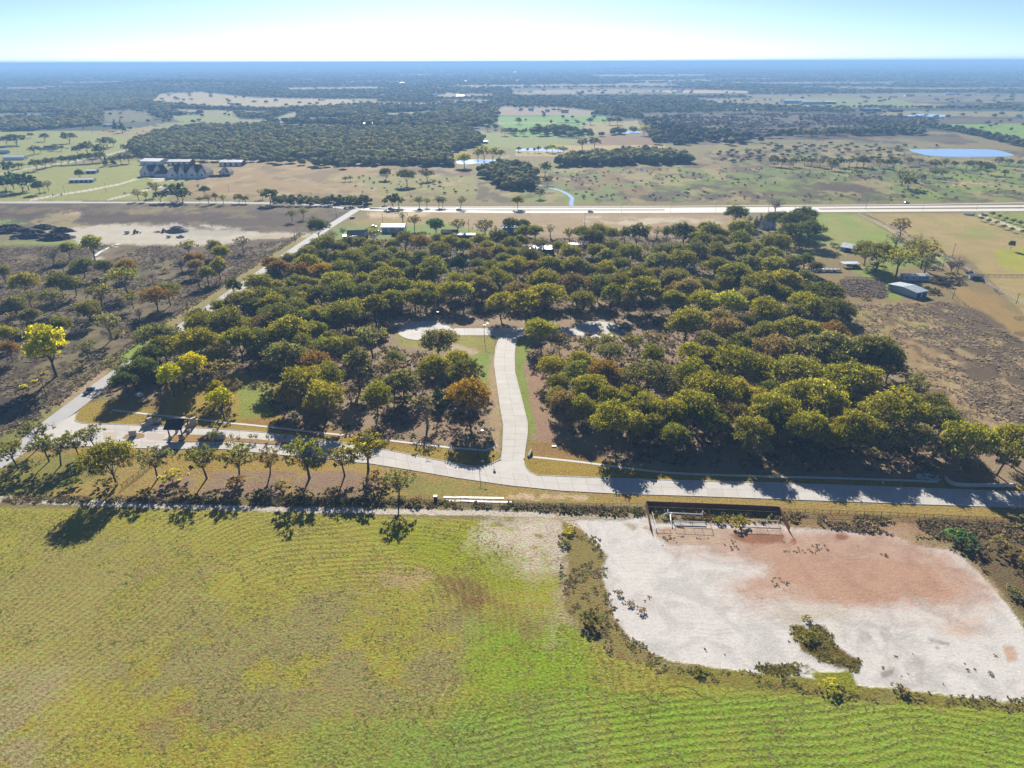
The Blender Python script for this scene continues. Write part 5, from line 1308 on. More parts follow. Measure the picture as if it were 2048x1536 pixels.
def heap(name, px, rx, ry, h, mt, label, seed, cat, rough=.35):
    g = np.random.default_rng(seed)
    V, F = [], []
    n, k = 26, 9
    for j in range(k):
        f = j / (k - 1)
        for i in range(n):
            a = 2 * math.pi * i / n
            r_ = 1 - f
            q = 1 + rough * (g.random() - .5) * (1 if j else .6)
            V.append((math.cos(a) * rx * r_ * q, math.sin(a) * ry * r_ * q, h * (math.sin(f * math.pi / 2) ** 1.1) * (1 + rough * .8 * (g.random() - .5)) - (.1 if j == 0 else 0)))
    for j in range(k - 1):
        for i in range(n):
            F.append((j * n + i, j * n + (i + 1) % n, (j + 1) * n + (i + 1) % n, (j + 1) * n + i))
    F.append(tuple((k - 1) * n + i for i in range(n)))
    o = MB().add(V, F).build(name, M[mt]); o.location = G(*px)
    return tag(o, label, cat)
heap('gravel_pile', (355, 463), 9.5, 7, 4.2, 'gravel', 'grey gravel pile in the work yard', 1, 'gravel pile', .2)
for i, (px, rx, ry, h, lb) in enumerate((((20, 462), 22, 13, 4.6, 'largest dark brush pile at the left frame edge'), ((68, 473), 17, 9, 4.2, 'dark brush pile left of the small chip heap'), ((86, 457), 11, 7, 3.2, 'dark brush pile at the back of the row'), ((126, 463), 10, 5, 3.2, 'dark brush pile at the right tip of the row'), ((112, 477), 14, 9, 4.4, 'dark brush pile nearest the yellow willow'))):
    o = heap('brush_pile', px, rx, ry, h, 'char', lb, 10 + i, 'brush pile', .5); o['group'] = 'brush piles in the cleared field'
    g = np.random.default_rng(40 + i)
    tw = MB()
    for k in range(140):
        a, r_ = g.random() * 6.28, g.random() ** .6
        b_ = np.array([math.cos(a) * rx * r_, math.sin(a) * ry * r_, h * (1 - r_) * .9 + .2])
        d = g.normal(size=3) * [1.6, 1.2, .7]
        tw.beam(b_ - d / 2, b_ + d / 2, .16)
    t = tw.build('branches', M['bark_pale'], o); t['kind'] = 'stuff'
heap('chip_heap', (28, 478), 4, 3, 1.4, 'gravel', 'small grey chip heap in front of the largest brush pile', 22, 'chip heap', .3)
# junk row in the farmyard
jt = [(1610, 541, 9, 'red', 'rusty red flat trailer at the left of the junk row', 'trailer'), (1640, 543, 11, 'blue_wall', 'long trailer stacked with pale planks in the junk row', 'trailer'), (1668, 543, 8, 'maroon', 'maroon trailer at the right end of the junk row', 'trailer')]
for px, py, L, mt, lb, ct in jt:
    o = thing('farm_trailer', G(px, py), random.uniform(-.1, .1), lb, ct)
    MB().box((0, 0, .8), (L, 2.3, .25)).build('deck', M[mt], o); MB().box((0, -1.15, 1.25), (L, .1, .7)).build('side_panel', M['white' if mt != 'red' else 'red'], o)
    MB().box((0, 1.1, 1.25), (L, .1, .7)).build('side_panel', M[mt], o)
    for x in (-.6, .6):
        for y in (-1, 1): MB().tube([(x, y - .1, .38), (x, y + .1, .38)], .38, 10).build('wheel', M['rubber'], o)
    for k in range(int(L / .9)):
        MB().box((-L / 2 + .5 + k * .9, 0, 1.62), (.55, 2.0, .08)).build('plank', M['white' if k % 3 else 'raw_wood'], o)
gt = thing('feed_trough', G(1655, 541), 0, 'bright green trough in front of the junk row', 'trough')
MB().box((0, 0, .5), (3, .9, .6), top=(3.3, 1.1)).build('tub', M['green_plastic'], gt)
for x in (-1.2, 1.2): MB().box((x, 0, .1), (.15, .8, .2)).build('leg', M['dark'], gt)
car((1712, 534), .2, 'black_paint', 'dark car parked under the farm carport', L=4.7)
car((1698, 531), .1, 'silver', 'pale car parked beside the dark one under the carport', L=4.7)
car((1940, 547), -.3, 'black_paint', 'dark truck beside the rusty roofed shed', 'pickup', 5.4, cat='pickup')
car((748, 454), .1, 'silver', 'silver car left of the white metal shop', L=4.7)
car((757, 465), -.1, 'white', 'white pickup beside the willowy tree and the white shop', 'pickup', 5.2, cat='pickup')
car((135, 297), 0, 'white', 'white truck parked in the left pasture', 'pickup', 6.5, cat='pickup')
car((705, 437), .9, 'black_paint', 'dark car pulled off beside the junction', L=4.8)
car((1813, 406.5), 0, 'navy', 'blue car on the far path beyond the highway', L=4.8)
# gate walls at the ranch drive
rg = thing('ranch_gate', G(1955, 431), 0, 'curved white ranch gate walls at the drive mouth on the highway', 'gate')
for s in (-1, 1):
    for k in range(6):
        a = k * .22
        MB().box((s * (4 + 6 * math.sin(a)), 3 * (1 - math.cos(a)) * 2, .8), (1.6, .5, 1.6), rz=s * a).build('wall_block', M['white'], rg)
    MB().box((s * 3.6, 0, 1.3), (1.0, 1.0, 2.6)).build('pillar', M['stone'], rg)
for i, (px, lb) in enumerate((((45 + 70, 391), 'drive gate of the long pale drive by the country road'), ((258, 388), 'drive gate of the second pale drive by the country road'))):
    o = thing('drive_gate', G(*px), .2, lb, 'gate')
    for s in (-1, 1): MB().box((s * 4, 0, 1.1), (1.0, 1.0, 2.2)).build('pillar', M['stone'], o)
    for z in (.4, .8, 1.2, 1.6): MB().beam((-3.5, 0, z), (3.5, 0, z), .08).build('bar', M['iron'], o)
# hay bales and cattle
for i, (px, py) in enumerate(((185, 264), (208, 263), (227, 265), (250, 263), (274, 267), (286, 263), (293, 266), (325, 262))):
    o = thing('hay_bale', G(px, py), random.random(), f'round hay bale in the far left field, {["first", "second", "third", "fourth", "fifth", "sixth", "seventh", "eighth"][i]} from the left', 'hay bale', 'round hay bales in the far left field')
    MB().tube([(-.8, 0, .9), (.8, 0, .9)], .95, 12).build('bale', M['straw'], o)
def cow(px, rz, label, grp):
    o = thing('cow', G(*px), rz, label, 'cow', grp)
    me = MB().tube([(-1.1, 0, 1.05), (-.9, 0, 1.1), (-.3, 0, 1.02), (.4, 0, 1.05), (.85, 0, 1.15), (1.15, 0, 1.1), (1.5, 0, .75), (1.75, 0, .55)], [.16, .34, .42, .42, .34, .24, .18, .11], 9)
    for x in (-.8, .65):
        for y in (-.22, .22): me.tube([(x, y, .95), (x + .04, y, .5), (x, y, 0)], [.15, .09, .07], 6)
    me.tube([(-1.15, 0, 1.2), (-1.3, 0, .6)], .04, 5)
    me.build('body', M['cow'], o, smooth=True)
for i, (px, py) in enumerate(((1970, 254), (1947, 263), (1712, 307), (1727, 308), (1808, 312), (1857, 314))):
    cow((px, py), random.random() * 6, 'black cow grazing on the far right pasture, ' + ('upper one in the green field', 'lower one in the green field', 'leftmost beside the scrub line', 'second from the left in the scrub', 'beside the scrub left of the big pond', 'at the near bank of the big pond')[i], 'black cows on the right pastures')
# masts and tower on the horizon
for px, py, h, lb in ((188, 147, 120, 'thin radio mast on the left horizon'), (658, 140, 130, 'thin radio mast near the centre horizon'), (1937, 126, 110, 'thin radio mast on the right horizon')):
    p = G(px, py); o = thing('radio_mast', p, 0, lb, 'mast')
    h = min(h, 124)
    MB().tube([(0, 0, 0), (0, 0, h)], [1.6, .8], 5).build('mast', M['signback'], o)
    MB().tube([(0, 0, h * .7), (18, 10, 0)], .25, 4).build('guy_wire', M['signback'], o); MB().tube([(0, 0, h * .7), (-18, 8, 0)], .25, 4).build('guy_wire', M['signback'], o)
p = kn; o = thing('lattice_tower', (p[0], p[1], 25), 0, 'small tower on the wooded knoll at left', 'tower')
for s in ((-1, -1), (1, -1), (1, 1), (-1, 1)): MB().beam((s[0] * 5, s[1] * 5, 0), (s[0] * 1, s[1] * 1, 36), .9).build('leg', M['signback'], o)
for z in (6, 14, 22, 30):
    q = 5 - 4 * z / 36
    for s in (-1, 1): MB().beam((-q, s * q, z), (q, s * q, z), .5).build('brace', M['signback'], o)
# ------------------------------------------------------------------ trees
def rot_about(v, ax, a):
    return v * math.cos(a) + np.cross(ax, v) * math.sin(a) + ax * (ax @ v) * (1 - math.cos(a))
def leaf_faces(C, size, g, outward=None, tri=True):
    """ragged leaf clumps: one bent quad each, facing mostly outward"""
    n = len(C)
    nrm = g.normal(size=(n, 3)) * .75
    if outward is not None: nrm += outward * 1.0
    nrm[:, 2] += .25
    nrm /= np.linalg.norm(nrm, axis=1)[:, None]
    t = np.cross(nrm, g.normal(size=(n, 3))); t /= np.linalg.norm(t, axis=1)[:, None]
    b = np.cross(nrm, t)
    s = size * g.uniform(.55, 1.25, n)[:, None]
    k = g.uniform(.5, 1.0, (n, 1))
    V = np.stack([C + t * s, C + b * s * k + nrm * s * .2, C - t * s * g.uniform(.5, 1, (n, 1)), C - b * s * k * .9 - nrm * s * .15], 1)
    return V.reshape(-1, 3), np.arange(4 * n).reshape(n, 4)
def make_tree(name, seed, H=10.0, Wd=11.0, base=.33, lobes=12, leaves=1700, leaf=.42, shape='dome', lean=0.0, trunk_r=.26, fill=1.0, limbs=6, droop=0.0, mz=(.36, .60)):
    g = np.random.default_rng(seed)
    mb = MB()
    fork = H * base
    lx, ly = g.normal(0, .25, 2) + np.array([lean, 0])
    tip = np.array([lx * .6, ly * .6, fork])
    mb.tube([(0, 0, -.4), (0, 0, .25), (lx * .25, ly * .25, fork * .5), tuple(tip)], [trunk_r * 1.6, trunk_r * 1.1, trunk_r, trunk_r * .85], 7)
    cent = []
    if shape in ('dome', 'tall'):
        # lobes spread over an uneven ellipsoid, lower ones smaller
        ez, ew = (H * mz[0], Wd * .5) if shape == 'dome' else (H * .40, Wd * .5)
        cz = H * mz[1] if shape == 'dome' else H * .56
        rad = []
        sq = g.uniform(.8, 1.2)
        for i in range(lobes):
            u = 1 - (i + .35) / lobes * 1.28
            a = i * 2.399 + g.normal(0, .3)
            rr = math.sqrt(max(0, 1 - u * u))
            q = g.uniform(.56, .82)
            cent.append((lx + math.cos(a) * rr * ew * q * sq, ly + math.sin(a) * rr * ew * q / sq, cz + u * ez * q * g.uniform(.8, 1.1)))
            rad.append(Wd * g.uniform(.17, .27) * (.8 if u < .1 else 1))
    elif shape == 'cone':
        for i in range(lobes):
            f = (i + .3) / lobes
            a = i * 2.399
            r_ = Wd * .5 * (1 - f) * .55
            cent.append((math.cos(a) * r_, math.sin(a) * r_, H * (.12 + .8 * f)))
        rad = [Wd * .36 * (1 - (i + .3) / lobes * .78) for i in range(lobes)]
    elif shape == 'bush':
        for i in range(lobes):
            a = i * 2.399; f = math.sqrt((i + .4) / lobes)
            cent.append((math.cos(a) * Wd * .36 * f, math.sin(a) * Wd * .36 * f, H * (.62 - .3 * f) * g.uniform(.8, 1.15)))
        rad = [Wd * g.uniform(.16, .24) for _ in cent]
    cent = np.array(cent); rad = np.array(rad)
    # limbs reach into the lobes
    for i, c in enumerate(cent[:max(limbs, 0) + 6] if shape != 'cone' else []):
        if shape == 'bush' and i > 4: break
        m1 = tip * .55 + c * .45 + np.array([g.normal(0, .3), g.normal(0, .3), -H * .03])
        st = tip if i < limbs else tip * .45 + cent[i % limbs] * .55
        e = c + np.array([g.normal(0, .4), g.normal(0, .4), rad[i] * .4])
        mb.tube([tuple(st), tuple(m1 if i < limbs else (st + e) / 2 + g.normal(0, .25, 3)), tuple(e)], [trunk_r * (.55 if i < limbs else .3), trunk_r * (.36 if i < limbs else .2), .03], 5, cap=False)
        if fill < .8:
            for k in range(5 if fill > .3 else 9):
                d = g.normal(size=3); d[2] = abs(d[2]) * .7 + .1; d /= np.linalg.norm(d)
                s = m1 * (1 - .2 * (k % 4)) + e * (.2 * (k % 4))
                q = s + d * rad[i] * g.uniform(.8, 1.5)
                mb.tube([tuple(s), tuple((s + q) / 2 + g.normal(0, .15, 3)), tuple(q)], [.075, .05, .018], 4, cap=False)
    if shape == 'cone':
        mb.tube([(0, 0, fork), (0, 0, H * .9)], [trunk_r, .04], 5)
    tm = mb.mesh('trunk')
    # foliage
    per = (rad ** 2 / (rad ** 2).sum() * leaves).astype(int) + 4
    C, O, TINT = [], [], []
    for c, r_, n in zip(cent, rad, per):
        # twig clusters on the lobe: leaves bunch round them
        ncl = max(3, n // 15)
        d = g.normal(size=(ncl, 3)); d /= np.linalg.norm(d, axis=1)[:, None]
        d[:, 2] = np.where(d[:, 2] < -.25, -d[:, 2] * .6, d[:, 2])
        cl = c + d * r_ * (g.uniform(.55, 1.06, ncl) ** .6)[:, None] * np.array([1, 1, .8 if shape != 'cone' else 1.1])
        idx = g.integers(0, ncl, n)
        p = cl[idx] + g.normal(size=(n, 3)) * r_ * .15 * np.array([1, 1, .6])
        if droop: p[:, 2] -= g.uniform(0, droop, n) ** 1.0 * (np.hypot(p[:, 0], p[:, 1]) / (Wd * .5)) ** 2 * 2
        C.append(p); O.append(d[idx])
        tl = g.uniform(.55, 1.35, ncl)[idx] * g.uniform(.75, 1.25, n)  # random leaf tone, spread wide so the colour imitates lit flecks against shade
        TINT.append(np.stack([tl * g.uniform(.92, 1.18, n), tl, tl * g.uniform(.8, 1.1, n)], 1))
    C = np.concatenate(C); O = np.concatenate(O); TINT = np.concatenate(TINT)
    keep = g.random(len(C)) < 1.0
    V, F = leaf_faces(C[keep], leaf, g, O[keep])
    cm = fast_mesh('crown', V, F)
    attr_color(cm, 'leaf_tint', np.repeat(TINT[keep], 4, axis=0))
    return tm, cm, H, Wd
PRO = {}
def proto(key, n, **k):
    PRO[key] = []
    for i in range(n):
        tm, cm, h, w_ = make_tree(key, sum(map(ord, key)) * 31 + i * 77, **{a: (b(i) if callable(b) else b) for a, b in k.items()})
        tm.materials.append(M['bark_pale' if key in ('bare', 'sparse', 'thin') else 'bark']); cm.materials.append(M['leaf'] if key not in ('bare', 'cedar') else M['leaf_dull'])
        PRO[key].append((tm, cm, h, w_))
proto('oak', 8, H=10.0, Wd=11.0, lobes=lambda i: 17 + i % 5, leaves=7400, leaf=.245, base=lambda i: .22 + .03 * (i % 3), mz=(.41, .565))
proto('tall', 4, H=11.0, Wd=8.0, shape='tall', lobes=17, leaves=5200, leaf=.25, base=.25)
proto('open', 4, H=10.0, Wd=10.0, lobes=lambda i: 11 + i, leaves=1150, leaf=.31, base=.36, fill=.7, lean=lambda i: (i - 1.5) * .8, limbs=6)
proto('sparse', 3, H=9.5, Wd=9.0, lobes=11, leaves=950, leaf=.28, base=.34, fill=.5)
proto('thin', 2, H=9.5, Wd=8.0, lobes=10, leaves=260, leaf=.24, base=.34, fill=.5)
proto('bare', 3, H=9.0, Wd=8.0, lobes=10, leaves=40, leaf=.2, base=.3, fill=.2)
proto('cedar', 2, H=7.0, Wd=4.2, shape='cone', lobes=12, leaves=1300, leaf=.26, base=.1, trunk_r=.14)
proto('bush', 4, H=3.2, Wd=5.0, shape='bush', lobes=9, leaves=560, leaf=.24, base=.12, trunk_r=.07, limbs=4)
proto('sapling', 2, H=4.0, Wd=2.4, shape='tall', lobes=7, leaves=150, leaf=.16, base=.3, trunk_r=.05, fill=.6)
proto('mid', 5, H=10.0, Wd=10.5, lobes=13, leaves=900, leaf=.62, base=.12, mz=(.46, .51), limbs=4)

# crown colours (base colour of the leaves)
HUE = {'o': (.205, .208, .052), 'y': (.272, .262, .044), 'd': (.105, .125, .044), 'g': (.200, .200, .100), 'r': (.250, .165, .060), 'b': (.23, .185, .105),
       'Y': (.52, .50, .015), 'O': (.29, .20, .035), 'G': (.09, .17, .07), 'B': (.22, .18, .135), 'L': (.38, .38, .07), 'c': (.045, .085, .038), 'm': (.145, .150, .050)}
WORD = {'o': 'olive green', 'y': 'yellow green', 'd': 'dark green', 'g': 'grey green', 'r': 'russet', 'b': 'brown leaved', 'Y': 'bright yellow', 'O': 'orange gold', 'G': 'deep green', 'B': 'bare grey', 'L': 'pale lime', 'c': 'blackish green', 'm': 'dark olive'}
TREES = []        # px, py, width px, colour, proto, zone, label
def T_(zone, s, pr='oak'):
    for q in s.split(';'):
        q = q.split()
        if not q: continue
        TREES.append([float(q[0]), float(q[1]), float(q[2]), q[3], q[4] if len(q) > 4 else pr, zone, ' '.join(q[5:])])
# grove west of the branch street
T_('grove', '''390 687 75 y;327 695 52 o;434 714 34 o;295 714 54 d;314 671 60 g;402 651 58 o;357 667 24 c cedar conical dark cedar at the roadside edge of the grove;456 642 66 o;483 601 50 o;443 614 36 o;466 572 30 d tall;478 682 64 y;398 636 42 d;440 745 66 b sparse brown thinning oak right of the bright yellow trees;458 778 46 b sparse;
340 753 46 Y tall left one of the three bright yellow trees by the lawn;388 731 46 Y tall tallest of the three bright yellow trees by the lawn;363 744 38 Y tall middle one of the three bright yellow trees by the lawn;431 778 32 Y tall small bright yellow tree above the entrance lawn;441 800 44 Y tall lower yellow tree at the lawn edge below the small bright yellow one;248 762 42 d;230 730 40 g sparse;288 735 52 d;262 745 40 d;215 722 14 Y bush yellow sprig tree on the verge by the asphalt road;300 760 36 d bush''')
T_('grove', '''635 452 36 d oak dark round oak shading the asphalt road at the dirt lane mouth;666 470 24 B bare bare forked tree left of the grey shingled house;685 462 18 B bare bare tree behind the bare forked one by the grey house;746 470 34 g sparse willowy grey green tree right of the grey shingled house;650 488 42 o;614 506 34 o;698 484 30 o;720 487 30 o;682 496 28 g;746 490 30 g;740 505 38 o;702 514 44 o;764 516 38 g;783 489 26 g;786 503 24 g;724 525 34 o;673 515 34 g;646 513 32 d;576 519 28 g;595 516 24 o;611 528 50 y;541 526 28 r;559 537 42 r;602 541 42 r;639 542 40 O oak golden oak in the north west corner of the grove;686 537 46 o;658 541 30 y;729 537 36 d;761 537 30 o;773 531 26 o;515 567 46 y;544 551 30 d;556 575 36 o;588 566 38 o;614 567 36 o;667 564 54 y;683 581 52 o;611 583 34 g;730 560 34 o;774 554 54 y;731 583 46 g;776 575 44 o;518 592 46 o;566 594 48 o;641 591 50 m;608 598 32 y;671 598 32 r;544 607 48 y;591 613 40 o;556 628 58 m;611 608 32 g;749 613 42 y tall;786 598 44 y;688 623 62 o;658 626 34 o;629 626 30 y;605 633 32 o;529 645 48 b;579 657 66 y;509 613 40 d;712 616 44 o;
515 678 52 o;551 672 42 y;595 684 46 o;573 712 72 g oak huge blue grey oak overhanging the dark lawn shadow;654 696 54 o;658 678 32 o;624 725 60 r oak russet crowned oak right of the huge blue grey one;742 680 64 g open;715 730 56 g tall;610 764 72 y;654 750 54 o;646 794 66 y;569 786 36 b;701 788 46 b thin brown thin leaved oak between two green oaks above the sidewalk;752 790 54 y;778 735 42 b sparse;755 762 36 b thin;787 768 42 g;690 690 40 o;630 660 40 o''')
T_('grove', '''828 441 27 b open brown leaved tree standing alone in the tan strip;871 449 30 G oak rich green tree standing alone behind the brown shed;916 450 28 o open olive tree standing alone right of the rich green one;805 431 26 B thin bare grey tree at the left end of the tan strip;972 456 42 g open;1020 448 26 d;1046 449 24 d;845 467 30 d bush;810 478 34 o;840 484 38 r;880 478 28 g;900 484 36 o;877 499 34 o;926 491 32 o;959 481 32 y;975 493 30 o;1000 474 34 m;1022 488 34 o;1042 482 28 o;1052 463 32 o;1071 462 28 o;806 516 34 o;841 513 30 g;798 530 30 o;868 535 54 o;828 548 36 d;789 556 30 d;915 530 30 c tall blackish column cedar like tree in the middle of the grove;926 520 24 c tall;962 509 38 b;997 504 32 o;1026 506 28 o;1057 513 40 m;1008 518 28 g;956 528 28 g;984 534 32 o;1008 540 38 o;1032 531 38 y;1066 535 32 b;960 547 34 o;997 556 44 o;853 557 34 o;909 562 38 y;946 562 36 o;963 570 44 b;802 575 46 o;850 581 44 y;902 581 42 y;925 584 34 L tall;1035 581 38 b;875 584 26 o;988 582 26 o;1001 603 48 y;828 594 40 y;853 598 34 o;1052 604 60 y;1070 569 30 o;1071 588 36 y;
874 681 58 g oak dark domed grey oak standing on the lawn below the left turning circle;869 732 54 y;931 744 58 m;915 719 44 y;938 789 74 O oak big orange oak beside the branch street;853 815 62 b thin tall bare brown oak left of the big orange one;806 761 54 g;875 792 26 G cedar;789 716 30 g;827 709 14 o bush;894 790 30 d bush;840 745 30 d bush;805 800 40 d bush;830 775 40 b thin''')
T_('grove', '''1101 458 25 g thin;1139 468 26 o open;1165 464 28 o;1184 476 44 m;1199 461 34 o;1224 467 30 o;1249 469 24 o tall;1274 467 34 d tall;1296 459 20 y open;1315 462 26 b thin;1334 465 22 o tall;1072 489 28 g open;1089 487 24 g sparse;1116 492 22 o;1140 505 38 o;1190 502 34 o;1227 492 30 o;1215 514 40 g;1258 506 46 o;1324 502 34 g;1347 503 32 g;1069 512 28 g;1102 530 44 o;1148 533 48 o;1211 537 36 y;1186 544 32 g;1315 521 44 g;1351 524 36 o;1277 552 48 o;1253 546 26 g;1089 559 56 o;1151 566 50 b;1196 568 48 m;1234 562 40 o;1312 549 32 g;1338 557 42 g;1288 577 60 o;1094 591 62 y;1165 598 44 o;1223 591 40 o tall;1255 596 30 b;1346 598 42 y;1352 578 32 b;1130 545 30 o;1240 530 34 o;1300 535 30 g;
1082 659 52 y oak round oak standing at the right of the upper junction;1119 682 36 b open;1104 703 44 b thin;1179 695 40 o open;1214 684 42 o open twin trunked oak in front of the right turning circle;1262 686 42 o open;1220 704 42 g;1308 677 44 b sparse;1303 709 44 o;1107 731 48 y;1163 722 44 y;1155 744 50 o;1206 742 48 O oak golden brown oak in the front part of the east grove;1228 754 40 r;1297 751 80 g oak broad olive grey oak standing over pale litter in the east grove;1121 764 42 o;1180 775 62 y;1130 805 46 b;1225 797 52 o;1261 789 40 y;1294 811 52 y;1227 835 72 y;1271 823 46 o;1268 848 50 o;1335 827 58 y;1350 779 28 g sparse;1342 747 32 o;1115 790 34 o;1165 815 44 y''')
T_('grove', '''1472 426 38 d oak dark round oak at the highway beside the bare twin;1501 438 18 B bare bare twin tree right of the dark round highway oak;1553 409 34 B bare fan shaped bare tree beside the highway;1588 440 56 d;1621 457 46 d;1567 438 36 d;1548 436 30 d;1607 430 44 d;1581 461 38 d;1512 445 15 d cedar;1522 440 15 d cedar;1368 464 46 d;1416 461 40 o;1444 468 30 o;1482 459 46 o;1482 478 42 o;1399 480 38 o;1437 483 30 o;1364 502 34 g;1392 502 34 g tall;1435 499 36 o;1479 502 40 o;1510 499 36 g;1550 487 50 o;1541 509 42 o;1366 520 48 o;1432 532 42 o;1501 528 44 g;1550 532 52 o;1583 525 34 g;1472 547 54 o;1354 551 36 o;1515 542 32 g;1524 568 60 o;1569 561 54 y;1607 554 34 g;1468 572 24 r;1486 563 30 o;1453 566 34 o;1375 575 46 b;1408 572 36 o;1560 589 44 o;1607 605 50 y;1494 594 44 g;1408 601 52 y;1458 605 60 L oak lime topped oak above the right grove centre;1350 600 40 y;1534 618 58 y;1595 584 32 o;1624 584 44 m;1565 470 24 y bush;1600 475 30 b bush;
1373 642 68 o oak big rounded oak at the right end of the upper clearing;1434 635 46 b;1460 659 54 b;1494 645 32 d;1590 628 44 g;1598 659 64 o;1538 664 52 o;1418 683 46 g;1382 702 42 y;1411 713 44 o;1482 685 48 m;1546 697 62 b;1472 725 80 y;1529 732 54 o;1595 742 82 o;1380 744 66 y;1529 765 46 y;1541 782 46 m;1427 780 84 y;1472 782 56 y;1607 790 74 y;1515 801 48 y;1565 801 60 y;1354 780 34 o sparse;1387 812 68 y;1456 818 46 r;1624 692 60 g;
1352 826 56 y;1399 822 70 o;1463 829 54 b;1505 862 60 o;1515 888 42 g;1548 819 74 y;1515 833 38 y;1612 855 66 y;1352 871 46 o;1380 862 50 b open;1560 855 52 m;1430 850 50 o;1310 850 44 o;1470 865 44 d bush;1590 880 40 d bush;
1652 586 56 m;1619 612 50 y;1671 621 62 m oak dark round oak at the right edge of the grove below the corral;1666 666 50 r;1664 694 84 g oak largest pale grey oak at the right side of the grove;1612 659 40 o;1747 702 78 m;1775 709 52 o;1673 723 58 m;1728 721 50 d;1619 740 52 g;1704 761 96 y oak wide dome oak second in from the brown field;1827 763 46 g open;1780 730 50 m;
1640 792 92 L oak broad lime yellow oak in the front right of the grove;1687 792 42 o;1789 816 104 y oak very wide oak near the lower right corner of the grove;1832 780 44 g sparse;1872 816 60 m;1626 853 60 y;1711 853 72 y;1678 872 50 y;1761 870 50 g;1839 875 60 g;1751 905 40 g bush;1614 887 50 d bush;1886 839 64 m oak dark oak at the right tip of the grove by the brambles;
1945 882 80 y oak wide yellow green oak above the retaining wall;1902 891 38 y;2019 874 60 y;2007 913 66 o open;2045 889 50 o;1935 925 36 o bush;1965 935 24 y bush;2080 900 70 o;2110 930 70 o''')
# rough pasture on the left
T_('pasture', '''47 563 46 y oak round topped golden green tree at the left of the rough pasture;5 544 26 o;182 490 34 L tall vase shaped pale lime willow by the white gully;135 497 28 g;163 530 34 m;102 509 36 B bare;80 523 18 g bush;206 532 28 g;248 532 32 O oak little orange topped tree in the rough pasture;269 527 16 B bare;248 556 58 y open;123 527 22 g sparse;118 565 42 m;147 570 32 o open;104 594 46 o open;196 589 54 g open;175 620 36 o;262 596 30 o open;26 608 38 g;57 594 34 g sparse;59 631 32 g;120 650 36 o;10 667 36 y;93 690 74 Y tall tall bright yellow cottonwood in the rough pasture;215 648 54 g sparse;277 627 26 B bare;16 697 32 r;172 697 36 g sparse;309 591 44 r oak russet round oak near the verge of the asphalt road;335 582 38 o;377 494 32 o open;380 516 22 r;397 516 22 r;389 530 26 b;361 527 28 B bare;426 492 26 g;441 504 30 y;436 532 28 y tall;413 546 30 o;396 556 36 B bare;484 485 28 B sparse;325 518 15 B bare;303 553 13 B bare;45 772 16 Y bush;68 761 12 Y bush;88 745 12 L bush;240 600 20 b bush;100 545 24 b bush;60 610 24 b bush;190 560 22 b bush;330 540 20 b bush;20 630 30 b bush;150 610 24 g bush;235 665 26 g bush;270 640 22 g bush;200 475 10 y bush;583 428 20 g open;605 424 18 o open;626 437 10 B bare''')
# front row along the limestone track
T_('front row', '''67 866 50 g open leaning grey green oak at the far left of the drive;25 905 56 o open;88 892 50 o open;112 900 50 g open;150 886 52 o open;184 870 44 o open olive oak in the front row left of the golden one;218 917 76 y oak golden dense oak in the front row;306 922 62 g open grey green oak beside the short iron fence;343 952 58 L bush lime green bushy tree right of the short iron fence;405 920 66 o open;472 918 66 o open;535 918 50 b open;612 912 84 o open widest open oak of the front row;685 917 60 o open;732 897 80 y open tallest oak in the front row with a clear trunk;795 968 58 g open lone oak at the right end of the front row;752 945 24 r bush''')
T_('front row', '''560 972 40 b bush;470 962 46 b bush;770 962 40 b bush;520 985 34 d bush;600 985 46 b bush;740 962 40 b bush;215 962 46 g bush;290 985 36 b bush;360 985 40 b bush;430 985 40 d bush;660 985 44 b bush;800 995 22 g bush;830 1000 30 b bush;20 960 40 d bush;140 965 40 d bush;1925 1076 66 G bush large fresh green bush right of the limestone pad;2044 1036 44 g bush;2010 1090 60 b bush;2060 1120 70 b bush;2075 1060 60 b bush;2030 1180 40 g bush;1140 1060 24 Y bush small bright yellow bush by the limestone clearing;1180 1235 52 m bush dark bush at the left edge of the limestone pad;1130 1085 24 g bush;1620 1272 34 o bush;1615 1235 20 y bush;1660 1370 40 L bush;1400 1340 26 o bush;1800 1375 30 b bush;1240 1185 18 b bush;1262 1205 18 b bush;1285 1220 20 b bush;1980 1345 12 b bush;1480 1043 40 y bush;1440 1040 22 y bush;1330 1037 12 y bush''')
T_('median', '''427 872 22 g open young oak between gatehouse and stone planter;462 873 10 o sapling;477 876 10 o sapling;503 874 10 o sapling;515 873 10 o sapling;535 873 9 o sapling;554 874 9 o sapling;570 874 10 o sapling''')
# right farm and paddocks
T_('farm', '''1805 452 38 b sparse;1795 478 40 b thin;1840 485 44 b thin;1760 506 58 o;1735 500 44 o;1800 520 64 y open tall yellow green tree behind the long pole barn;1850 505 58 y open;1855 522 46 g sparse;1830 495 40 g sparse;1705 490 16 g bush;1722 486 14 B bare;1668 488 20 d bush;1680 495 16 d bush;1920 528 28 B bare bare tree beside the rusty roofed shed;1906 532 24 B bare;1900 525 16 d bush;1605 492 26 b bush;1750 530 40 b bush;1905 548 24 b bush;1880 560 28 b bush;1870 580 24 b bush;1780 575 22 b bush;1730 592 20 b bush;2024 488 11 d;1610 520 30 d;1622 530 26 b bush;1632 533 22 g''')
T_('ranch drive', '''1963 436 9 d;1978 441 9 d;1993 445 9 d;1985 427 9 d;1999 432 9 d;2012 437 9 d;2027 441 9 d;2042 445 10 d;2008 452 9 d;2025 458 9 d;2045 463 10 d''', 'mid')
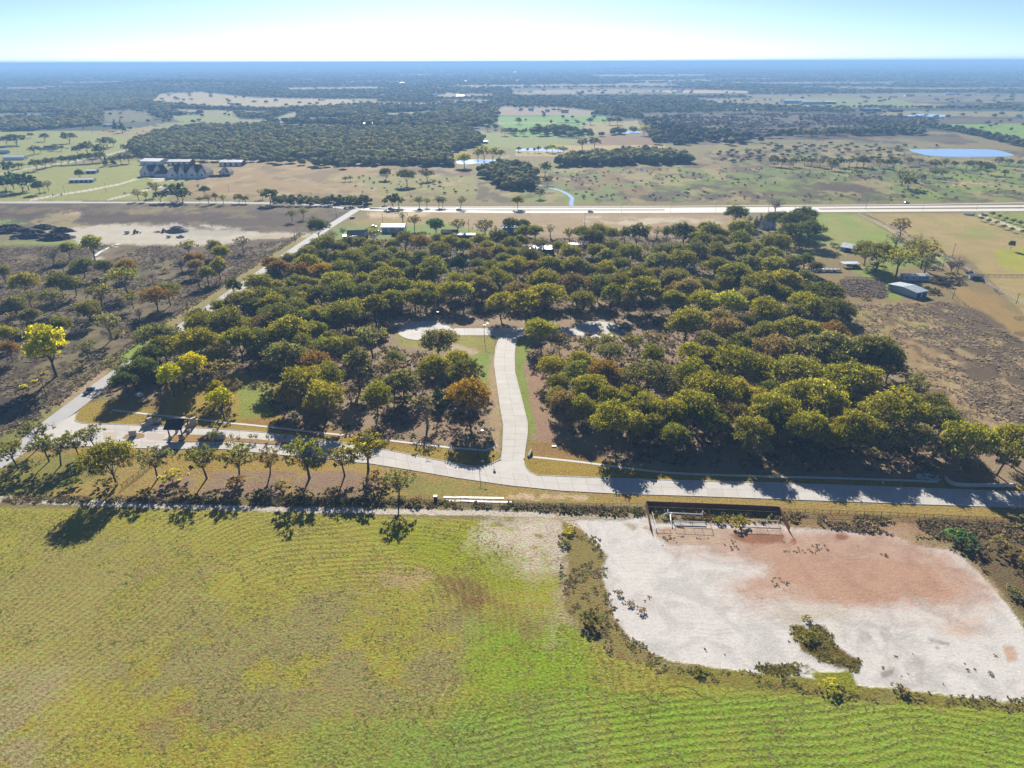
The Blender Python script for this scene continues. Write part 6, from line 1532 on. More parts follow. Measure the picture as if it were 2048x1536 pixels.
# middle distance
T_('left pastures', '''29 276 34 d;60 269 10 d;87 272 15 d;136 272 22 d;211 281 24 d;226 284 13 d;229 249 12 c cedar left one of the two far cedars;242 251 14 c cedar right one of the two far cedars;250 294 15 d;10 278 18 m;66 298 16 d;80 298 12 m;108 293 12 m;121 295 10 r;153 298 16 m;172 292 24 d;196 298 24 d;120 318 16 d;135 318 16 m;150 317 16 d;165 314 18 m;182 312 20 d;200 310 20 m;222 318 14 d;240 316 18 d;256 314 18 m;12 332 28 d;35 330 12 m;42 330 10 m;70 326 22 d;88 324 18 m;100 322 16 d;8 365 30 c;22 358 30 c;40 362 34 c;52 360 30 d;76 371 20 c oak dark round bush tree right of the left cedar clump;94 369 18 B sparse;158 346 15 c oak dark round tree beside the short white shed;210 320 12 d cedar;226 322 10 c cedar;275 387 20 g sparse;290 390 16 g sparse;318 390 22 m;352 379 32 d;362 387 26 d;310 376 26 g sparse;408 379 15 d oak round dark tree alone on the mansion lawn;399 398 9 g sparse;415 396 16 g sparse;430 393 12 g tall;445 396 16 g sparse;477 395 16 m;490 397 14 m;395 372 9 B bare;300 368 10 o;345 370 10 o;330 372 9 o''', 'mid')
T_('tan field', '''771 344 18 d oak rounded dark tree in the tan field;813 349 30 g oak broad grey tree in the tan field standing in green grass;854 346 22 m;538 388 30 d;524 385 16 g sparse;660 397 18 m;676 398 14 o;700 398 20 o;727 396 20 d;650 400 14 g;637 400 14 g;620 400 16 g;600 401 14 m;580 401 14 d;565 401 14 m;552 401 14 d;785 398 26 d;797 400 22 m;838 401 20 o open;853 403 14 g open;877 401 18 d open;885 402 16 m open;921 402 20 g sparse;768 402 12 o;822 393 7 B bare;868 362 8 g;880 365 9 g;842 370 6 g;700 356 9 g;690 357 9 g;1035 400 20 o oak low rounded tree at the left of the creek;1080 385 18 g;1095 360 16 g;1090 334 24 m;1075 366 14 o''', 'mid')
T_('scrub plain', '''1550 320 18 m;1565 322 18 m;1588 322 16 g;1610 320 14 m;1625 321 16 g;1641 322 18 g;1665 327 20 o;1680 321 20 m;1700 322 16 g;1715 320 18 g;1730 320 22 m;1762 323 18 g;1790 323 24 m;1775 325 12 g;1820 320 16 g;1840 321 12 g;1860 326 14 m;1875 327 18 g;1892 324 14 o;1910 327 14 m;1935 327 16 m;1950 327 14 g;1965 328 16 m;1980 334 22 m;2010 344 12 g;1868 344 16 g;1887 344 14 g;1808 352 34 g sparse broad thin leaved tree in the middle of the scrub plain;1820 362 26 m;1845 354 14 g;1710 342 10 g;1720 344 14 g;1690 338 9 g;2040 325 12 m;1660 322 12 g;2000 320 14 g;2020 322 14 m;1545 318 12 g''', 'mid')
T_('far fields', '''928 316 26 L oak pale yellow willow left of the shallow pond;968 302 26 L;985 304 24 L;955 306 18 y;1000 306 16 g;1037 297 10 g;1055 299 6 L tall;1069 299 6 O tall;1077 297 8 r tall dark red tree on the pond bank among yellow ones;1094 297 10 m;1105 294 16 L;1116 297 10 L;1127 298 14 m;1080 258 18 m;1095 258 18 g;1110 256 16 m;1124 255 16 g;1140 258 14 m;1048 262 14 g;1030 261 14 g;1181 240 13 d;1207 241 6 d;1220 240 14 m;1235 240 14 d;1010 262 14 g;1288 258 22 L;1165 285 20 g;1190 282 22 g;1646 265 15 o;1610 263 14 m;1625 265 14 m;1680 262 14 m;1420 265 12 m;1028 263 10 m;1038 240 12 m;975 254 12 G;990 252 12 G''', 'mid')

# build them
PLACED = []
rt = random.Random(9)
def plant(px, py, wpx, c, pr, h_force=None, zone=''):
    k = {'oak': .66, 'tall': .6, 'open': .6, 'sparse': .6, 'thin': .6, 'bare': .55, 'cedar': .5, 'bush': .5, 'sapling': .55, 'mid': .62}[pr]
    z = 5.0
    for _ in range(3):
        P = G(px, py, z)
        s = px_per_m(P)
        Wm = wpx / s * (1.22 if pr == 'oak' else 1.24 if pr == 'mid' else 1.12)
        tm0 = PRO[pr][0]
        if pr == 'tall': Hm = Wm * 1.45
        elif pr == 'cedar': Hm = Wm * 1.7
        elif pr == 'bush': Hm = Wm * .46
        elif pr == 'sapling': Hm = Wm * 1.6
        else: Hm = Wm * .72 + ((4.6 if py > 780 else 3.4) if pr == 'oak' else 3.2)
        if pr in ('oak', 'open', 'sparse', 'thin', 'mid', 'bare'): Hm = min(max(Hm, 3.5) if pr != 'mid' else max(Wm * .85, 3), 17.5)
        if pr == 'tall': Hm = min(Hm, 24)
        if pr == 'bush': Hm = min(Hm, 4.5)
        z = Hm * k
    return G(px, py, z), Wm, Hm
SURF = (0, 0, 0)
def build_tree(i, px, py, wpx, c, pr, zone):
    P, Wm, Hm = plant(px, py, wpx, c, pr)
    var = PRO[pr]
    tm, cm, h0, w0 = var[rt.randrange(len(var))]
    name = {'cedar': 'cedar_tree', 'bush': 'bush', 'sapling': 'sapling', 'bare': 'bare_tree', 'sparse': 'thin_tree', 'thin': 'thin_tree', 'tall': 'tall_tree', 'mid': 'field_tree'}.get(pr, 'oak_tree')
    o = thing(name, (P[0], P[1], 0), rt.uniform(0, 6.28), scale=(Wm / w0, Wm / w0 * rt.uniform(.92, 1.08), Hm / h0))
    t = link(bpy.data.objects.new('trunk', tm), o)
    f = link(bpy.data.objects.new('crown', cm), o)
    b = HUE[c]; v = rt.uniform(.86, 1.16) * (1.35 if pr == 'bush' else 1.14); q = rt.uniform(.94, 1.08)
    f.color = (b[0] * v * q, b[1] * v, b[2] * v, 1)
    o['category'] = {'bush': 'bush', 'sapling': 'sapling'}.get(pr, 'tree')
    PLACED.append((o, P, Wm, Hm, px, py, wpx, c, pr, zone))
    return o
for i, q in enumerate(TREES):
    build_tree(i, *q[:6])

# labels: the look of the tree, then where it stands against something one can find
LAND = [((357, 860), 'the timber gatehouse'), ((850, 661), 'the left turning circle'), ((1198, 660), 'the right turning circle'), ((938, 789), 'the big orange oak'), ((853, 811), 'the tall bare brown oak'), ((874, 681), 'the dark domed lawn oak'), ((365, 742), 'the three bright yellow trees'), ((573, 710), 'the huge blue grey oak'), ((624, 725), 'the russet crowned oak'), ((1085, 493), 'the dark walled shop'), ((1150, 491), 'the blue grey shed'), ((1025, 460), 'the blue metal shop'), ((788, 457), 'the white metal shop'), ((716, 470), 'the grey shingled house'), ((930, 472), 'the red trailer house'), ((1430, 1015), 'the brown board enclosure'), ((1640, 540), 'the junk row'), ((1835, 580), 'the long pole barn'), ((1955, 968), 'the retaining wall'), ((987, 918), 'the stop sign'), ((639, 542), 'the golden oak'), ((915, 528), 'the blackish column tree'), ((1640, 792), 'the broad lime yellow oak'), ((1664, 692), 'the largest pale grey oak'), ((1297, 751), 'the broad olive grey oak'), ((1206, 742), 'the golden brown oak'), ((1458, 605), 'the lime topped oak'), ((1373, 642), 'the big rounded clearing oak'), ((1789, 816), 'the very wide oak'), ((1704, 761), 'the wide dome oak'), ((93, 690), 'the tall yellow cottonwood'), ((355, 458), 'the gravel pile'), ((182, 490), 'the pale lime willow'), ((309, 591), 'the russet roadside oak'), ((248, 532), 'the little orange tree'), ((47, 563), 'the round golden green tree'), ((1472, 426), 'the dark highway oak'), ((1553, 409), 'the fan shaped bare tree'), ((1082, 659), 'the upper junction oak'), ((358, 667), 'the roadside cedar'), ((218, 917), 'the golden front oak'), ((272, 958), 'the short iron fence'), ((612, 912), 'the widest front oak'), ((795, 968), 'the lone end oak'), ((1945, 882), 'the wall side oak'), ((352, 345), 'the mansion'), ((163, 358), 'the long white stable'), ((98, 296), 'the dark roofed house'), ((236, 250), 'the two far cedars'), ((27, 315), 'the left edge white shed'), ((813, 349), 'the broad grey field tree'), ((968, 322), 'the shallow pond'), ((1080, 300), 'the tree lined pond'), ((1920, 306), 'the large stock pond'), ((1808, 352), 'the thin leaved scrub tree'), ((1145, 390), 'the creek'), ((1080, 245), 'the bright green fields'), ((540, 400), 'the country road hedge'), ((882, 418), 'the cars by the highway'), ((1697, 497), 'the gabled paddock shed'), ((1955, 555), 'the rusty roofed shed'), ((1955, 428), 'the white ranch gate'), ((440, 870), 'the stone planter wall'), ((337, 385), 'the hidden pale roofed house'), ((1140, 1060), 'the small yellow bush'), ((1180, 1235), 'the dark pad edge bush'), ((1925, 1076), 'the fresh green bush'), ((1620, 1300), 'the weed island on the limestone'), ((462, 330), 'the lone dark barn'), ((670, 455), 'the bare forked tree'), ((1010, 606), 'the back of the cross street'), ((1540, 455), 'the white cottage'), ((450, 600), 'the asphalt road bend'), ((1886, 839), 'the bramble corner oak')]
ORD = ['', 'second ', 'third ', 'fourth ', 'fifth ', 'sixth ', 'seventh ', 'eighth ', 'ninth ', 'tenth ', 'eleventh ', 'twelfth ', 'thirteenth ', 'fourteenth ', 'fifteenth ']
used_l = set(); cell = {}
order = []
for k, (o, P, Wm, Hm, px, py, wpx, c, pr, zone) in enumerate(PLACED):
    lab = TREES[k][6]
    if lab:
        o['label'] = lab; used_l.add(lab); continue
    best = min(LAND, key=lambda q: math.hypot((q[0][0] - px) / 1.0, (q[0][1] - py) * 2.0) if math.hypot(q[0][0] - px, q[0][1] - py) > 8 else 1e9)
    dx, dy = px - best[0][0], py - best[0][1]
    if abs(dx) > 2.2 * abs(dy): dirn = 'right of' if dx > 0 else 'left of'
    elif abs(dy) > 2.2 * abs(dx): dirn = 'behind' if dy < 0 else 'in front of'
    else: dirn = ('back ' if dy < 0 else 'front ') + ('right of' if dx > 0 else 'left of')
    order.append((math.hypot(dx, dy * 2), k, best[1], dirn))
CEN = {}
for d, k, lm, dirn in sorted(order):
    o, P, Wm, Hm, px, py, wpx, c, pr, zone = PLACED[k]
    n = {'oak': 'oak', 'open': 'open crowned oak', 'mid': 'tree', 'bush': 'bush', 'bare': 'tree', 'sparse': 'thinly leaved tree', 'thin': 'half bare tree', 'cedar': 'cedar', 'tall': 'upright tree', 'sapling': 'sapling'}[pr]
    wd = {'o': 'olive', 'y': 'yellow green', 'd': 'dark green', 'g': 'grey green', 'r': 'russet', 'b': 'brown', 'Y': 'yellow', 'O': 'orange gold', 'G': 'deep green', 'B': 'bare grey', 'L': 'lime green', 'c': 'blackish green', 'm': 'dark olive'}[c]
    key = (wd, n, lm, dirn)
    j = CEN.get(key, 0); CEN[key] = j + 1
    phrase = {'back right of': 'behind and right of', 'back left of': 'behind and left of', 'front right of': 'before and right of', 'front left of': 'before and left of'}.get(dirn, dirn)
    lb = f'{wd} {n} {phrase} {lm}' if j == 0 else f'{ORD[j]}{wd} {n} out {phrase} {lm}'
    o['label'] = lb
    o['group'] = {'grove': 'oaks of the grove', 'pasture': 'trees of the rough pasture', 'front row': 'front row trees and bushes', 'median': 'young median trees', 'farm': 'farmyard trees'}.get(zone, 'trees of the ' + zone)
# ------------------------------------------------------------------ growth nobody could count
ico_v = None
def ico(sub=1):
    t = (1 + 5 ** .5) / 2
    v = np.array([(-1, t, 0), (1, t, 0), (-1, -t, 0), (1, -t, 0), (0, -1, t), (0, 1, t), (0, -1, -t), (0, 1, -t), (t, 0, -1), (t, 0, 1), (-t, 0, -1), (-t, 0, 1)], float)
    v /= np.linalg.norm(v[0])
    f = [(0, 11, 5), (0, 5, 1), (0, 1, 7), (0, 7, 10), (0, 10, 11), (1, 5, 9), (5, 11, 4), (11, 10, 2), (10, 7, 6), (7, 1, 8), (3, 9, 4), (3, 4, 2), (3, 2, 6), (3, 6, 8), (3, 8, 9), (4, 9, 5), (2, 4, 11), (6, 2, 10), (8, 6, 7), (9, 8, 1)]
    for _ in range(sub - 0):
        nf, cache = [], {}
        v = list(v)
        def mid(a, b):
            k = (min(a, b), max(a, b))
            if k not in cache:
                m_ = (np.array(v[a]) + np.array(v[b])) / 2; v.append(m_ / np.linalg.norm(m_)); cache[k] = len(v) - 1
            return cache[k]
        for a, b, c in f:
            x, y, z = mid(a, b), mid(b, c), mid(c, a)
            nf += [(a, x, z), (b, y, x), (c, z, y), (x, y, z)]
        f = nf; v = np.array(v)
    return np.array(v), np.array(f)
def canopy(name, P, R_, Hh, colr, label, sub=1, rough=.35, seed=1, leafy=0):
    """far canopy: one lumpy crown per tree, all in one mesh"""
    g = np.random.default_rng(seed)
    bv, bf = ico(sub)
    n, m_ = len(P), len(bv)
    sc = 1 + rough * (g.random((n, m_)) - .5) * 2
    a = g.random(n) * 6.28
    ca, sa = np.cos(a)[:, None], np.sin(a)[:, None]
    x = bv[None, :, 0] * ca - bv[None, :, 1] * sa
    y = bv[None, :, 0] * sa + bv[None, :, 1] * ca
    z = np.repeat(bv[None, :, 2], n, 0)
    z = np.where(z < 0, z * .7, z)
    V = np.stack([P[:, None, 0] + x * sc * R_[:, None], P[:, None, 1] + y * sc * R_[:, None], P[:, None, 2] + Hh[:, None] * .56 + z * sc * Hh[:, None] * .46], 2).reshape(-1, 3)
    F = (bf[None] + (np.arange(n) * m_)[:, None, None]).reshape(-1, 3)
    tint = np.repeat(colr, m_, axis=0) * (0.9 + .2 * g.random((n * m_, 1)))
    if leafy:
        k = leafy
        d = g.normal(size=(n, k, 3)); d /= np.linalg.norm(d, axis=2)[:, :, None]
        d[:, :, 2] = np.where(d[:, :, 2] < -.2, -d[:, :, 2], d[:, :, 2])
        c = np.stack([P[:, None, 0] + d[:, :, 0] * R_[:, None] * 1.06, P[:, None, 1] + d[:, :, 1] * R_[:, None] * 1.06, P[:, None, 2] + Hh[:, None] * (.56 + .46 * d[:, :, 2] * 1.08)], 2).reshape(-1, 3)
        s = np.repeat(R_ * .27, k)[:, None]
        t = g.normal(size=(n * k, 3)); b = g.normal(size=(n * k, 3)); t /= np.linalg.norm(t, axis=1)[:, None]; b /= np.linalg.norm(b, axis=1)[:, None]
        LV = np.stack([c + t * s, c + b * s, c - (t + b) * s * .6], 1).reshape(-1, 3)
        LF = np.arange(len(LV)).reshape(-1, 3) + len(V)
        V = np.concatenate([V, LV]); F = np.concatenate([F, LF])
        tint = np.concatenate([tint, np.repeat(np.repeat(colr, k, axis=0) * (.75 + .5 * g.random((n * k, 1))), 3, axis=0)])
    me = fast_mesh(name, V, F, M['far_leaf'])
    attr_color(me, 'tint', tint)
    o = link(bpy.data.objects.new(name, me))
    return tag(o, label, kind='stuff')
OPEN = [[(310, 247), (480, 238), (535, 238), (540, 248), (430, 253), (330, 260)], [(600, 236), (700, 233), (702, 241), (610, 243)], [(-300, 226), (90, 226), (125, 229), (60, 236), (-300, 236)], [(330, 218), (430, 220), (560, 224), (540, 230), (360, 228)], [(-300, 205), (120, 206), (100, 212), (-300, 212)], [(860, 190), (980, 188), (1000, 194), (880, 197)], [(560, 176), (760, 174), (780, 179), (580, 181)], [(1180, 150), (1420, 149), (1400, 154), (1190, 154)], [(1500, 165), (1800, 163), (1790, 169), (1520, 170)], [(120, 165), (300, 163), (310, 167), (130, 170)], [(205, 221), (275, 220), (306, 232), (300, 246), (205, 250)], [(300, 206), (320, 187), (400, 184), (512, 195), (735, 204), (690, 214), (560, 219), (430, 217)], [(530, 241), (590, 223), (602, 237), (560, 248)], [(552, 258), (555, 247), (708, 249), (714, 259)], [(338, 232), (470, 225), (482, 240), (350, 246)], [(760, 226), (860, 222), (880, 230), (780, 234)]]
def pick(poly, step, seed, jit=.5, frac=1.0, clump=None, avoid=True):
    """points on the ground inside a pixel outline, spaced in metres"""
    g = np.random.default_rng(seed)
    p = W2(poly)
    x0, y0 = p.min(0); x1, y1 = p.max(0)
    X, Y = np.meshgrid(np.arange(x0, x1, step), np.arange(y0, y1, step * .87))
    X = X + (np.arange(X.shape[0]) % 2)[:, None] * step / 2
    X, Y = X.ravel() + g.normal(0, step * jit * .5, X.size), Y.ravel() + g.normal(0, step * jit * .5, X.size)
    k = inside(p, X, Y) & (g.random(X.size) < frac)
    if avoid:
        qx, qy = proj(np.stack([X, Y, np.zeros_like(X)], 1))
        for pl in OPEN: k &= ~inside(pl, qx, qy)
    if clump: k &= fbm(X / clump[0], Y / clump[0], 3) > clump[1]
    return X[k], Y[k]
def hues(n, g, base, spread=.38):
    base = np.array(base, float)
    i = g.integers(0, len(base), n)
    return base[i] * (1 + spread * (g.random((n, 1)) - .5) * 2)
DKS = [(.215, .225, .082), (.245, .240, .088), (.180, .205, .086), (.28, .25, .10), (.24, .21, .11)]
g = np.random.default_rng(77)
def wood(poly, step, label, seed, base=DKS, r=(.40, .62), h=(6, 11), frac=1.0, clump=None, sub=1, leafy=16, name='woodland'):
    X, Y = pick(poly, step, seed, frac=frac, clump=clump)
    n = len(X)
    gg = np.random.default_rng(seed + 500)
    P = np.stack([X, Y, ground_h(X, Y)], 1)
    return canopy(name, P, gg.uniform(r[0], r[1], n) * step, gg.uniform(h[0], h[1], n), hues(n, gg, base), label, sub=sub, seed=seed, leafy=leafy)
wood([(262, 292), (300, 272), (345, 262), (430, 256), (520, 254), (620, 252), (700, 260), (800, 258), (940, 263), (968, 282), (955, 292), (900, 306), (905, 334), (800, 330), (700, 332), (650, 326), (660, 318), (600, 318), (560, 322), (520, 320), (430, 316), (330, 318), (270, 312)], 10.5, 'broad dark oak woods behind the mansion and tan field', 1, leafy=26)
wood([(1112, 328), (1150, 318), (1250, 308), (1300, 306), (1375, 318), (1385, 327), (1250, 330), (1115, 333)], 10, 'dense oval wood in the scrub plain', 2, leafy=26, h=(9, 12))
wood([(955, 345), (1000, 334), (1055, 336), (1072, 350), (1062, 385), (1010, 378), (968, 362)], 10, 'dark wood left of the creek', 3, base=DKS + [(.09, .085, .03)], leafy=26)
wood([(340, 250), (480, 240), (560, 236), (640, 230), (720, 215), (990, 218), (990, 245), (940, 260), (800, 256), (720, 250), (560, 247), (345, 262)], 13, 'mixed woods beyond the broad oak woods', 4, base=DKS + [(.10, .09, .05), (.085, .075, .05)], leafy=12, frac=.85, clump=(110, .36))
wood([(-400, 268), (60, 262), (205, 250), (215, 222), (300, 205), (330, 190), (200, 185), (-400, 190)], 13, 'wooded country on the far left', 5, leafy=10, frac=.92, clump=(160, .30))
wood([(300, 206), (520, 216), (730, 214), (990, 216), (1000, 232), (720, 236), (560, 236), (430, 232), (300, 240)], 15, 'tree belts around the far tan fields', 6, base=DKS + [(.09, .085, .04)], leafy=8, frac=.75, clump=(120, .42))
wood([(1010, 266), (1060, 262), (1130, 258), (1200, 274), (1290, 262), (1330, 285), (1310, 290), (1284, 258), (1180, 274), (1020, 268)], 12, 'hedgerow trees around the bright green fields', 7, leafy=8, frac=.4)
wood([(1270, 232), (1285, 250), (1330, 290), (1500, 292), (1560, 275), (1400, 262), (1310, 240)], 12, 'thicket trees along the purple brush', 8, base=[(.12, .125, .06), (.14, .13, .08), (.10, .11, .055)], leafy=10, frac=.5, clump=(60, .45))
wood([(1840, 252), (1905, 263), (1990, 281), (2060, 300), (2500, 400), (2500, 330), (2050, 290), (1990, 277), (1905, 259)], 11, 'tree line along the lower edge of the far green field', 9, base=[(.13, .135, .055), (.10, .115, .05)], leafy=16)
wood([(1700, 243), (1760, 248), (1850, 262), (1830, 268), (1740, 254)], 11, 'slanting hedge beyond the scrub plain', 10, base=[(.13, .135, .055), (.10, .115, .05)], leafy=12)
wood([(1540, 268), (1700, 264), (1850, 266), (1850, 271), (1540, 272)], 12, 'line of small trees across the purple brush', 11, base=[(.13, .135, .06)], leafy=10, frac=.6)
wood([(1560, 285), (1900, 294), (1810, 297), (1800, 318), (1560, 330), (1400, 320), (1420, 300)], 17, 'scattered scrub trees left of the stock pond', 12, base=[(.22, .21, .11), (.26, .23, .13)], r=(.13, .25), h=(1.5, 4), frac=.5, leafy=10)
wood([(1100, 345), (1400, 335), (2040, 335), (2100, 400), (1150, 402)], 14, 'low scrub bushes of the plain', 13, base=[(.24, .22, .12), (.28, .24, .15), (.20, .20, .10), (.20, .165, .12)], r=(.06, .15), h=(.6, 2.0), frac=.8, clump=(45, .45), leafy=8, sub=0)
wood([(690, 345), (950, 352), (960, 395), (720, 395)], 16, 'small scrub bushes in the greener half of the tan field', 14, base=[(.20, .21, .10), (.26, .23, .14)], r=(.06, .13), h=(.7, 2.2), frac=.5, leafy=8, sub=0)
wood([(1285, 232), (1540, 227), (1895, 235), (1860, 250), (1720, 266), (1540, 270), (1325, 286)], 9, 'low purple brown brush far out on the plain', 17, base=[(.17, .135, .115), (.15, .12, .105), (.19, .16, .115)], r=(.25, .5), h=(1.5, 4), frac=.6, clump=(70, .40), leafy=4, sub=0)
wood([(545, 399), (740, 404), (740, 409), (545, 405)], 5.5, 'roadside hedge along the country road', 15, base=DKS, h=(3, 6), leafy=16)
wood([(265, 318), (330, 318), (520, 322), (700, 332), (690, 338), (520, 326), (300, 322)], 12, 'edge trees in front of the broad oak woods', 16, leafy=20, frac=.5)
# country beyond: crowns grow sparser and larger with distance
px_, py_ = [], []
for yb, ye, dy, dx in ((262, 236, 1.9, 7.0), (236, 205, 1.5, 6.0), (205, 172, 1.15, 5.4), (172, 150, .9, 5.4), (150, 130.5, .75, 6.2)):
    for y in np.arange(yb, ye, -dy):
        xs = np.arange(-500, 2550, dx) + g.uniform(-dx, dx)
        xs = xs + g.normal(0, dx * .4, len(xs))
        px_.append(xs); py_.append(np.full(len(xs), y) + g.normal(0, dy * .4, len(xs)))
px_, py_ = np.concatenate(px_), np.concatenate(py_)
P = np.array([G(a, max(b, 126.5)) for a, b in zip(px_, py_)])
dist = np.hypot(P[:, 0], P[:, 1])
keep = dist < 26000
# leave the open fields open
_op = np.zeros(len(px_), bool)
for pl in OPEN: _op |= inside(pl, px_, py_)
clear = np.zeros(len(px_), bool)
for pl in ([(-400, 345), (-400, 262), (205, 250), (205, 220), (300, 220), (350, 250), (345, 270), (260, 292)], [(300, 206), (320, 186), (512, 194), (735, 204), (690, 214), (430, 217)], [(535, 241), (590, 223), (602, 237)], [(552, 258), (552, 247), (710, 250), (712, 258)], [(940, 266), (985, 232), (1215, 232), (1280, 241), (1330, 290), (1350, 304), (1030, 313)], [(1280, 227), (1540, 223), (1905, 232), (1960, 290), (1320, 290)], [(1480, 189), (1790, 186), (2450, 187), (2450, 202), (1850, 213), (1600, 217), (1500, 197)], [(1690, 217), (2450, 221), (2450, 300), (1990, 278), (1835, 247), (1700, 237)], [(1020, 177), (1280, 175), (1500, 183), (1480, 193), (1030, 193)], [(990, 214), (1120, 215), (1190, 222), (1180, 233), (990, 232)], [(-500, 262), (2550, 262), (2550, 400), (-500, 400)], [(260, 262), (262, 250), (720, 250), (990, 245), (990, 262)], [(1540, 196), (1850, 212), (1600, 217)]):
    clear |= inside(pl, px_, py_)
n1 = fbm(P[:, 0] / 900, P[:, 1] / 500, 4); n2 = fbm(P[:, 0] / 300 + 7, P[:, 1] / 160 + 3, 4)
clear |= _op | (n1 > .68) | (n2 > .735) | (n2 < .21)
keep &= ~clear | (g.random(len(px_)) < .03)
P, dist = P[keep], dist[keep]
n = len(P)
P[:, 2] = ground_h(P[:, 0], P[:, 1])
rad = np.clip(dist / FPX * 3.6, 4.5, 60) * g.uniform(.7, 1.25, n)
hh_ = np.clip(6.5 + rad * .18, 7, 15) * g.uniform(.7, 1.2, n)
pal = DKS + [(.085, .078, .05), (.075, .085, .04)]
nearm = dist < 3200
canopy('far_woodland', P[nearm], rad[nearm], hh_[nearm], hues(nearm.sum(), g, pal, .3), 'endless wooded country reaching towards the horizon', sub=0, seed=5, leafy=10)
canopy('far_woodland', P[~nearm], rad[~nearm], hh_[~nearm], hues((~nearm).sum(), g, pal, .3), 'hazy blue woods close to the horizon', sub=0, seed=6, leafy=5)

# weeds, brush and brambles: small ragged tufts
def tufts(name, X, Y, size, hgt, base, label, seed, blades=7, spread=.3):
    gg = np.random.default_rng(seed)
    n = len(X)
    s = size * gg.uniform(.5, 1.4, n); h = hgt * gg.uniform(.5, 1.4, n)
    a = gg.random((n, blades)) * 6.28
    lean = gg.uniform(.4, 1.3, (n, blades))
    bx = X[:, None] + np.cos(a) * s[:, None] * .35 * gg.random((n, blades)); by = Y[:, None] + np.sin(a) * s[:, None] * .35 * gg.random((n, blades))
    tx = bx + np.cos(a) * s[:, None] * lean; ty = by + np.sin(a) * s[:, None] * lean
    wv = s[:, None] * gg.uniform(.16, .4, (n, blades))
    tz = h[:, None] * (1.2 - lean * .65)
    px1, py1 = -np.sin(a) * wv, np.cos(a) * wv
    z0 = np.zeros_like(bx)
    V = np.stack([np.stack([bx + px1, by + py1, z0], 2), np.stack([bx - px1, by - py1, z0], 2), np.stack([tx - px1 * .7, ty - py1 * .7, tz], 2), np.stack([tx + px1 * .5, ty + py1 * .5, tz * .9], 2)], 2).reshape(-1, 3)
    F = np.arange(len(V)).reshape(-1, 4)
    c = np.repeat(hues(n, gg, base, spread) * 1.75, blades, axis=0) * gg.uniform(.75, 1.25, (n * blades, 1))
    me = fast_mesh(name, V, F, M['weed'])
    attr_color(me, 'tint', np.repeat(c, 4, axis=0))
    return tag(link(bpy.data.objects.new(name, me)), label, kind='stuff')
BRM = [(.13, .10, .075), (.17, .135, .095), (.11, .085, .07), (.15, .13, .075)]
X, Y = pick([(-200, 500), (165, 490), (430, 494), (590, 478), (480, 540), (310, 648), (100, 800), (-100, 900), (-200, 800)], 2.2, 31, frac=.8, clump=(16, .42))
tufts('dry_brush', X, Y, 1.1, .5, BRM, 'dry purple brown brush of the rough pasture', 41)
X, Y = pick([(1645, 612), (1900, 605), (1960, 640), (2060, 690), (2300, 760), (2300, 890), (1930, 868), (1870, 800), (1740, 690)], 2.0, 32, frac=.85, clump=(9, .42))
tufts('bramble', X, Y, 1.1, .5, [(.26, .20, .14), (.21, .165, .125), (.17, .145, .11), (.24, .20, .12)], 'grey brown brambles of the rough field on the right', 42)
X, Y = pick([(1680, 560), (1770, 560), (1775, 598), (1690, 592)], 1.8, 37, frac=.9)
tufts('bramble', X, Y, 1.3, .7, [(.17, .135, .11), (.15, .12, .10)], 'dark bramble patch in the corral', 47)
X, Y = pick([(200, 780), (330, 690), (640, 480), (1560, 475), (1700, 690), (1860, 820), (1930, 900), (1850, 955), (1240, 925), (1090, 850), (1066, 760), (1050, 690), (1330, 640), (780, 640), (800, 700), (960, 720), (985, 800), (985, 890), (700, 870), (560, 850), (480, 740), (330, 780)], 2.6, 33, frac=.85, clump=(8, .36))
k = ~((np.abs(X - G(850, 661)[0]) < 16) & (np.abs(Y - G(850, 661)[1]) < 16))
X, Y = X[k], Y[k]
tufts('undergrowth', X, Y, 1.3, 1.0, [(.16, .115, .085), (.13, .10, .065), (.20, .15, .115), (.09, .085, .035), (.11, .10, .045)], 'twiggy undergrowth and saplings under the grove oaks', 43)
X, Y = pick([(-200, 995), (620, 996), (1000, 1006), (1290, 1018), (1290, 1034), (1000, 1018), (620, 1010), (-200, 1002)], .8, 34, frac=.8, clump=(5, .38))
tufts('tall_weeds', X, Y, .75, .7, [(.15, .12, .055), (.12, .085, .05), (.11, .12, .04), (.18, .14, .08)], 'tall dry weeds along the iron fence', 44)
X, Y = pick([(1120, 1042), (1200, 1080), (1212, 1130), (1240, 1262), (1340, 1325), (1330, 1352), (1220, 1310), (1140, 1230), (1115, 1140)], .9, 35, frac=.75, clump=(3.5, .50))
tufts('tall_weeds', X, Y, .55, .28, [(.14, .12, .045), (.11, .085, .045), (.12, .13, .035), (.20, .15, .09)], 'tall weeds along the left edge of the limestone pad', 45)
X, Y = pick([(1330, 1335), (1500, 1345), (1700, 1372), (1880, 1388), (2100, 1400), (2100, 1425), (1880, 1410), (1700, 1400), (1500, 1368), (1330, 1360)], .85, 36, frac=.75, clump=(3.5, .46))
tufts('tall_weeds', X, Y, .55, .32, [(.13, .13, .04), (.12, .10, .045), (.15, .15, .04), (.19, .16, .08)], 'grassy weeds along the bottom edge of the limestone pad', 46)
X, Y = pick([(1575, 1250), (1655, 1250), (1670, 1285), (1725, 1325), (1715, 1345), (1655, 1330), (1595, 1300)], .7, 38, frac=.75, clump=(3, .50))
X2, Y2 = pick([(1505, 1330), (1610, 1326), (1645, 1345), (1620, 1350), (1530, 1350)], .6, 39, frac=.8, clump=(3, .40))
tufts('tall_weeds', np.concatenate([X, X2]), np.concatenate([Y, Y2]), .5, .3, [(.17, .155, .045), (.10, .085, .03), (.15, .14, .03)], 'weed island in the middle of the limestone pad', 48)
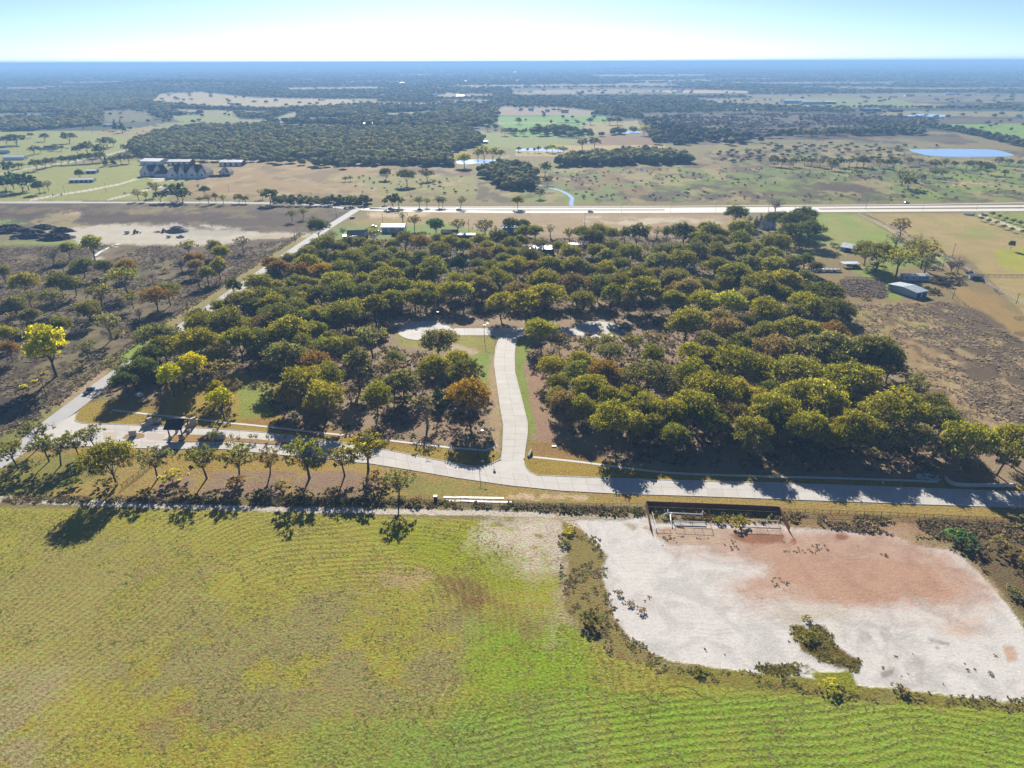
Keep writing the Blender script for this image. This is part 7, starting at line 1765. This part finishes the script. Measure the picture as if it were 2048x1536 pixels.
X, Y = pick([(1560, 1040), (1700, 1062), (1900, 1080), (1960, 1135), (2060, 1250), (2300, 1320), (2300, 1060), (1560, 1026)], .9, 40, frac=.85, clump=(6, .40))
tufts('tall_weeds', X, Y, .8, .75, [(.16, .12, .06), (.12, .09, .06), (.13, .12, .05), (.20, .15, .09)], 'brown weeds right of the limestone pad', 49)
X, Y = pick([(1300, 1068), (1480, 1080), (1700, 1090), (1900, 1110), (1900, 1120), (1700, 1110), (1480, 1100), (1300, 1090)], 1.0, 51, frac=.5, clump=(5, .5))
X2, Y2 = pick([(1215, 1180), (1300, 1190), (1300, 1240), (1230, 1240)], 1.0, 52, frac=.4, clump=(3, .5))
X3, Y3 = pick([(1540, 1155), (1580, 1155), (1575, 1180), (1545, 1178)], 1.0, 53, frac=.5)
X4, Y4 = pick([(1400, 1300), (1700, 1250), (2000, 1300), (1980, 1380), (1700, 1360), (1450, 1320)], 2.2, 54, frac=.25, clump=(4, .58))
tufts('sparse_weeds', np.concatenate([X, X2, X3, X4]), np.concatenate([Y, Y2, Y3, Y4]), .38, .25, [(.14, .12, .06), (.09, .08, .045), (.15, .12, .07)], 'sparse weeds dotted over the bare pad', 50)
X, Y = pick([(1296, 1020), (1556, 1030), (1560, 1046), (1450, 1044), (1310, 1034)], .7, 55, frac=.7, clump=(3, .42))
tufts('tall_weeds', X, Y, .6, .9, [(.18, .10, .06), (.16, .12, .05), (.14, .14, .03)], 'rusty weeds inside the board enclosure', 56)
X, Y = pick([(1735, 431), (1800, 465), (1900, 525), (2000, 590), (2010, 585), (1905, 515), (1800, 457)], 1.6, 57, frac=.4)
tufts('tall_weeds', X, Y, .8, .7, BRM, 'dry weeds along the long rail fence', 58)
X, Y = pick([(-60, 885), (60, 828), (210, 722), (310, 648), (478, 540), (600, 465), (610, 468), (480, 552), (315, 660), (215, 735), (70, 845), (-60, 900)], 1.2, 59, frac=.6)
tufts('tall_weeds', X, Y, .8, .7, BRM, 'dry weeds along the verge fence of the asphalt road', 60)
X, Y = pick([(-300, 1040), (0, 1020), (960, 1042), (1110, 1160), (1140, 1270), (1330, 1350), (2100, 1412), (2300, 1560), (-300, 1560)], 1.15, 61, frac=.8, clump=(3.0, .47))
k = fbm(X / 20, Y / 20, 3) > .40
X, Y = X[k], Y[k]
tufts('grass', X, Y, .42, .12, [(.22, .19, .085), (.15, .16, .045), (.14, .16, .035), (.20, .165, .08)], 'cut grass tufts and straw of the mown field', 62, blades=4)
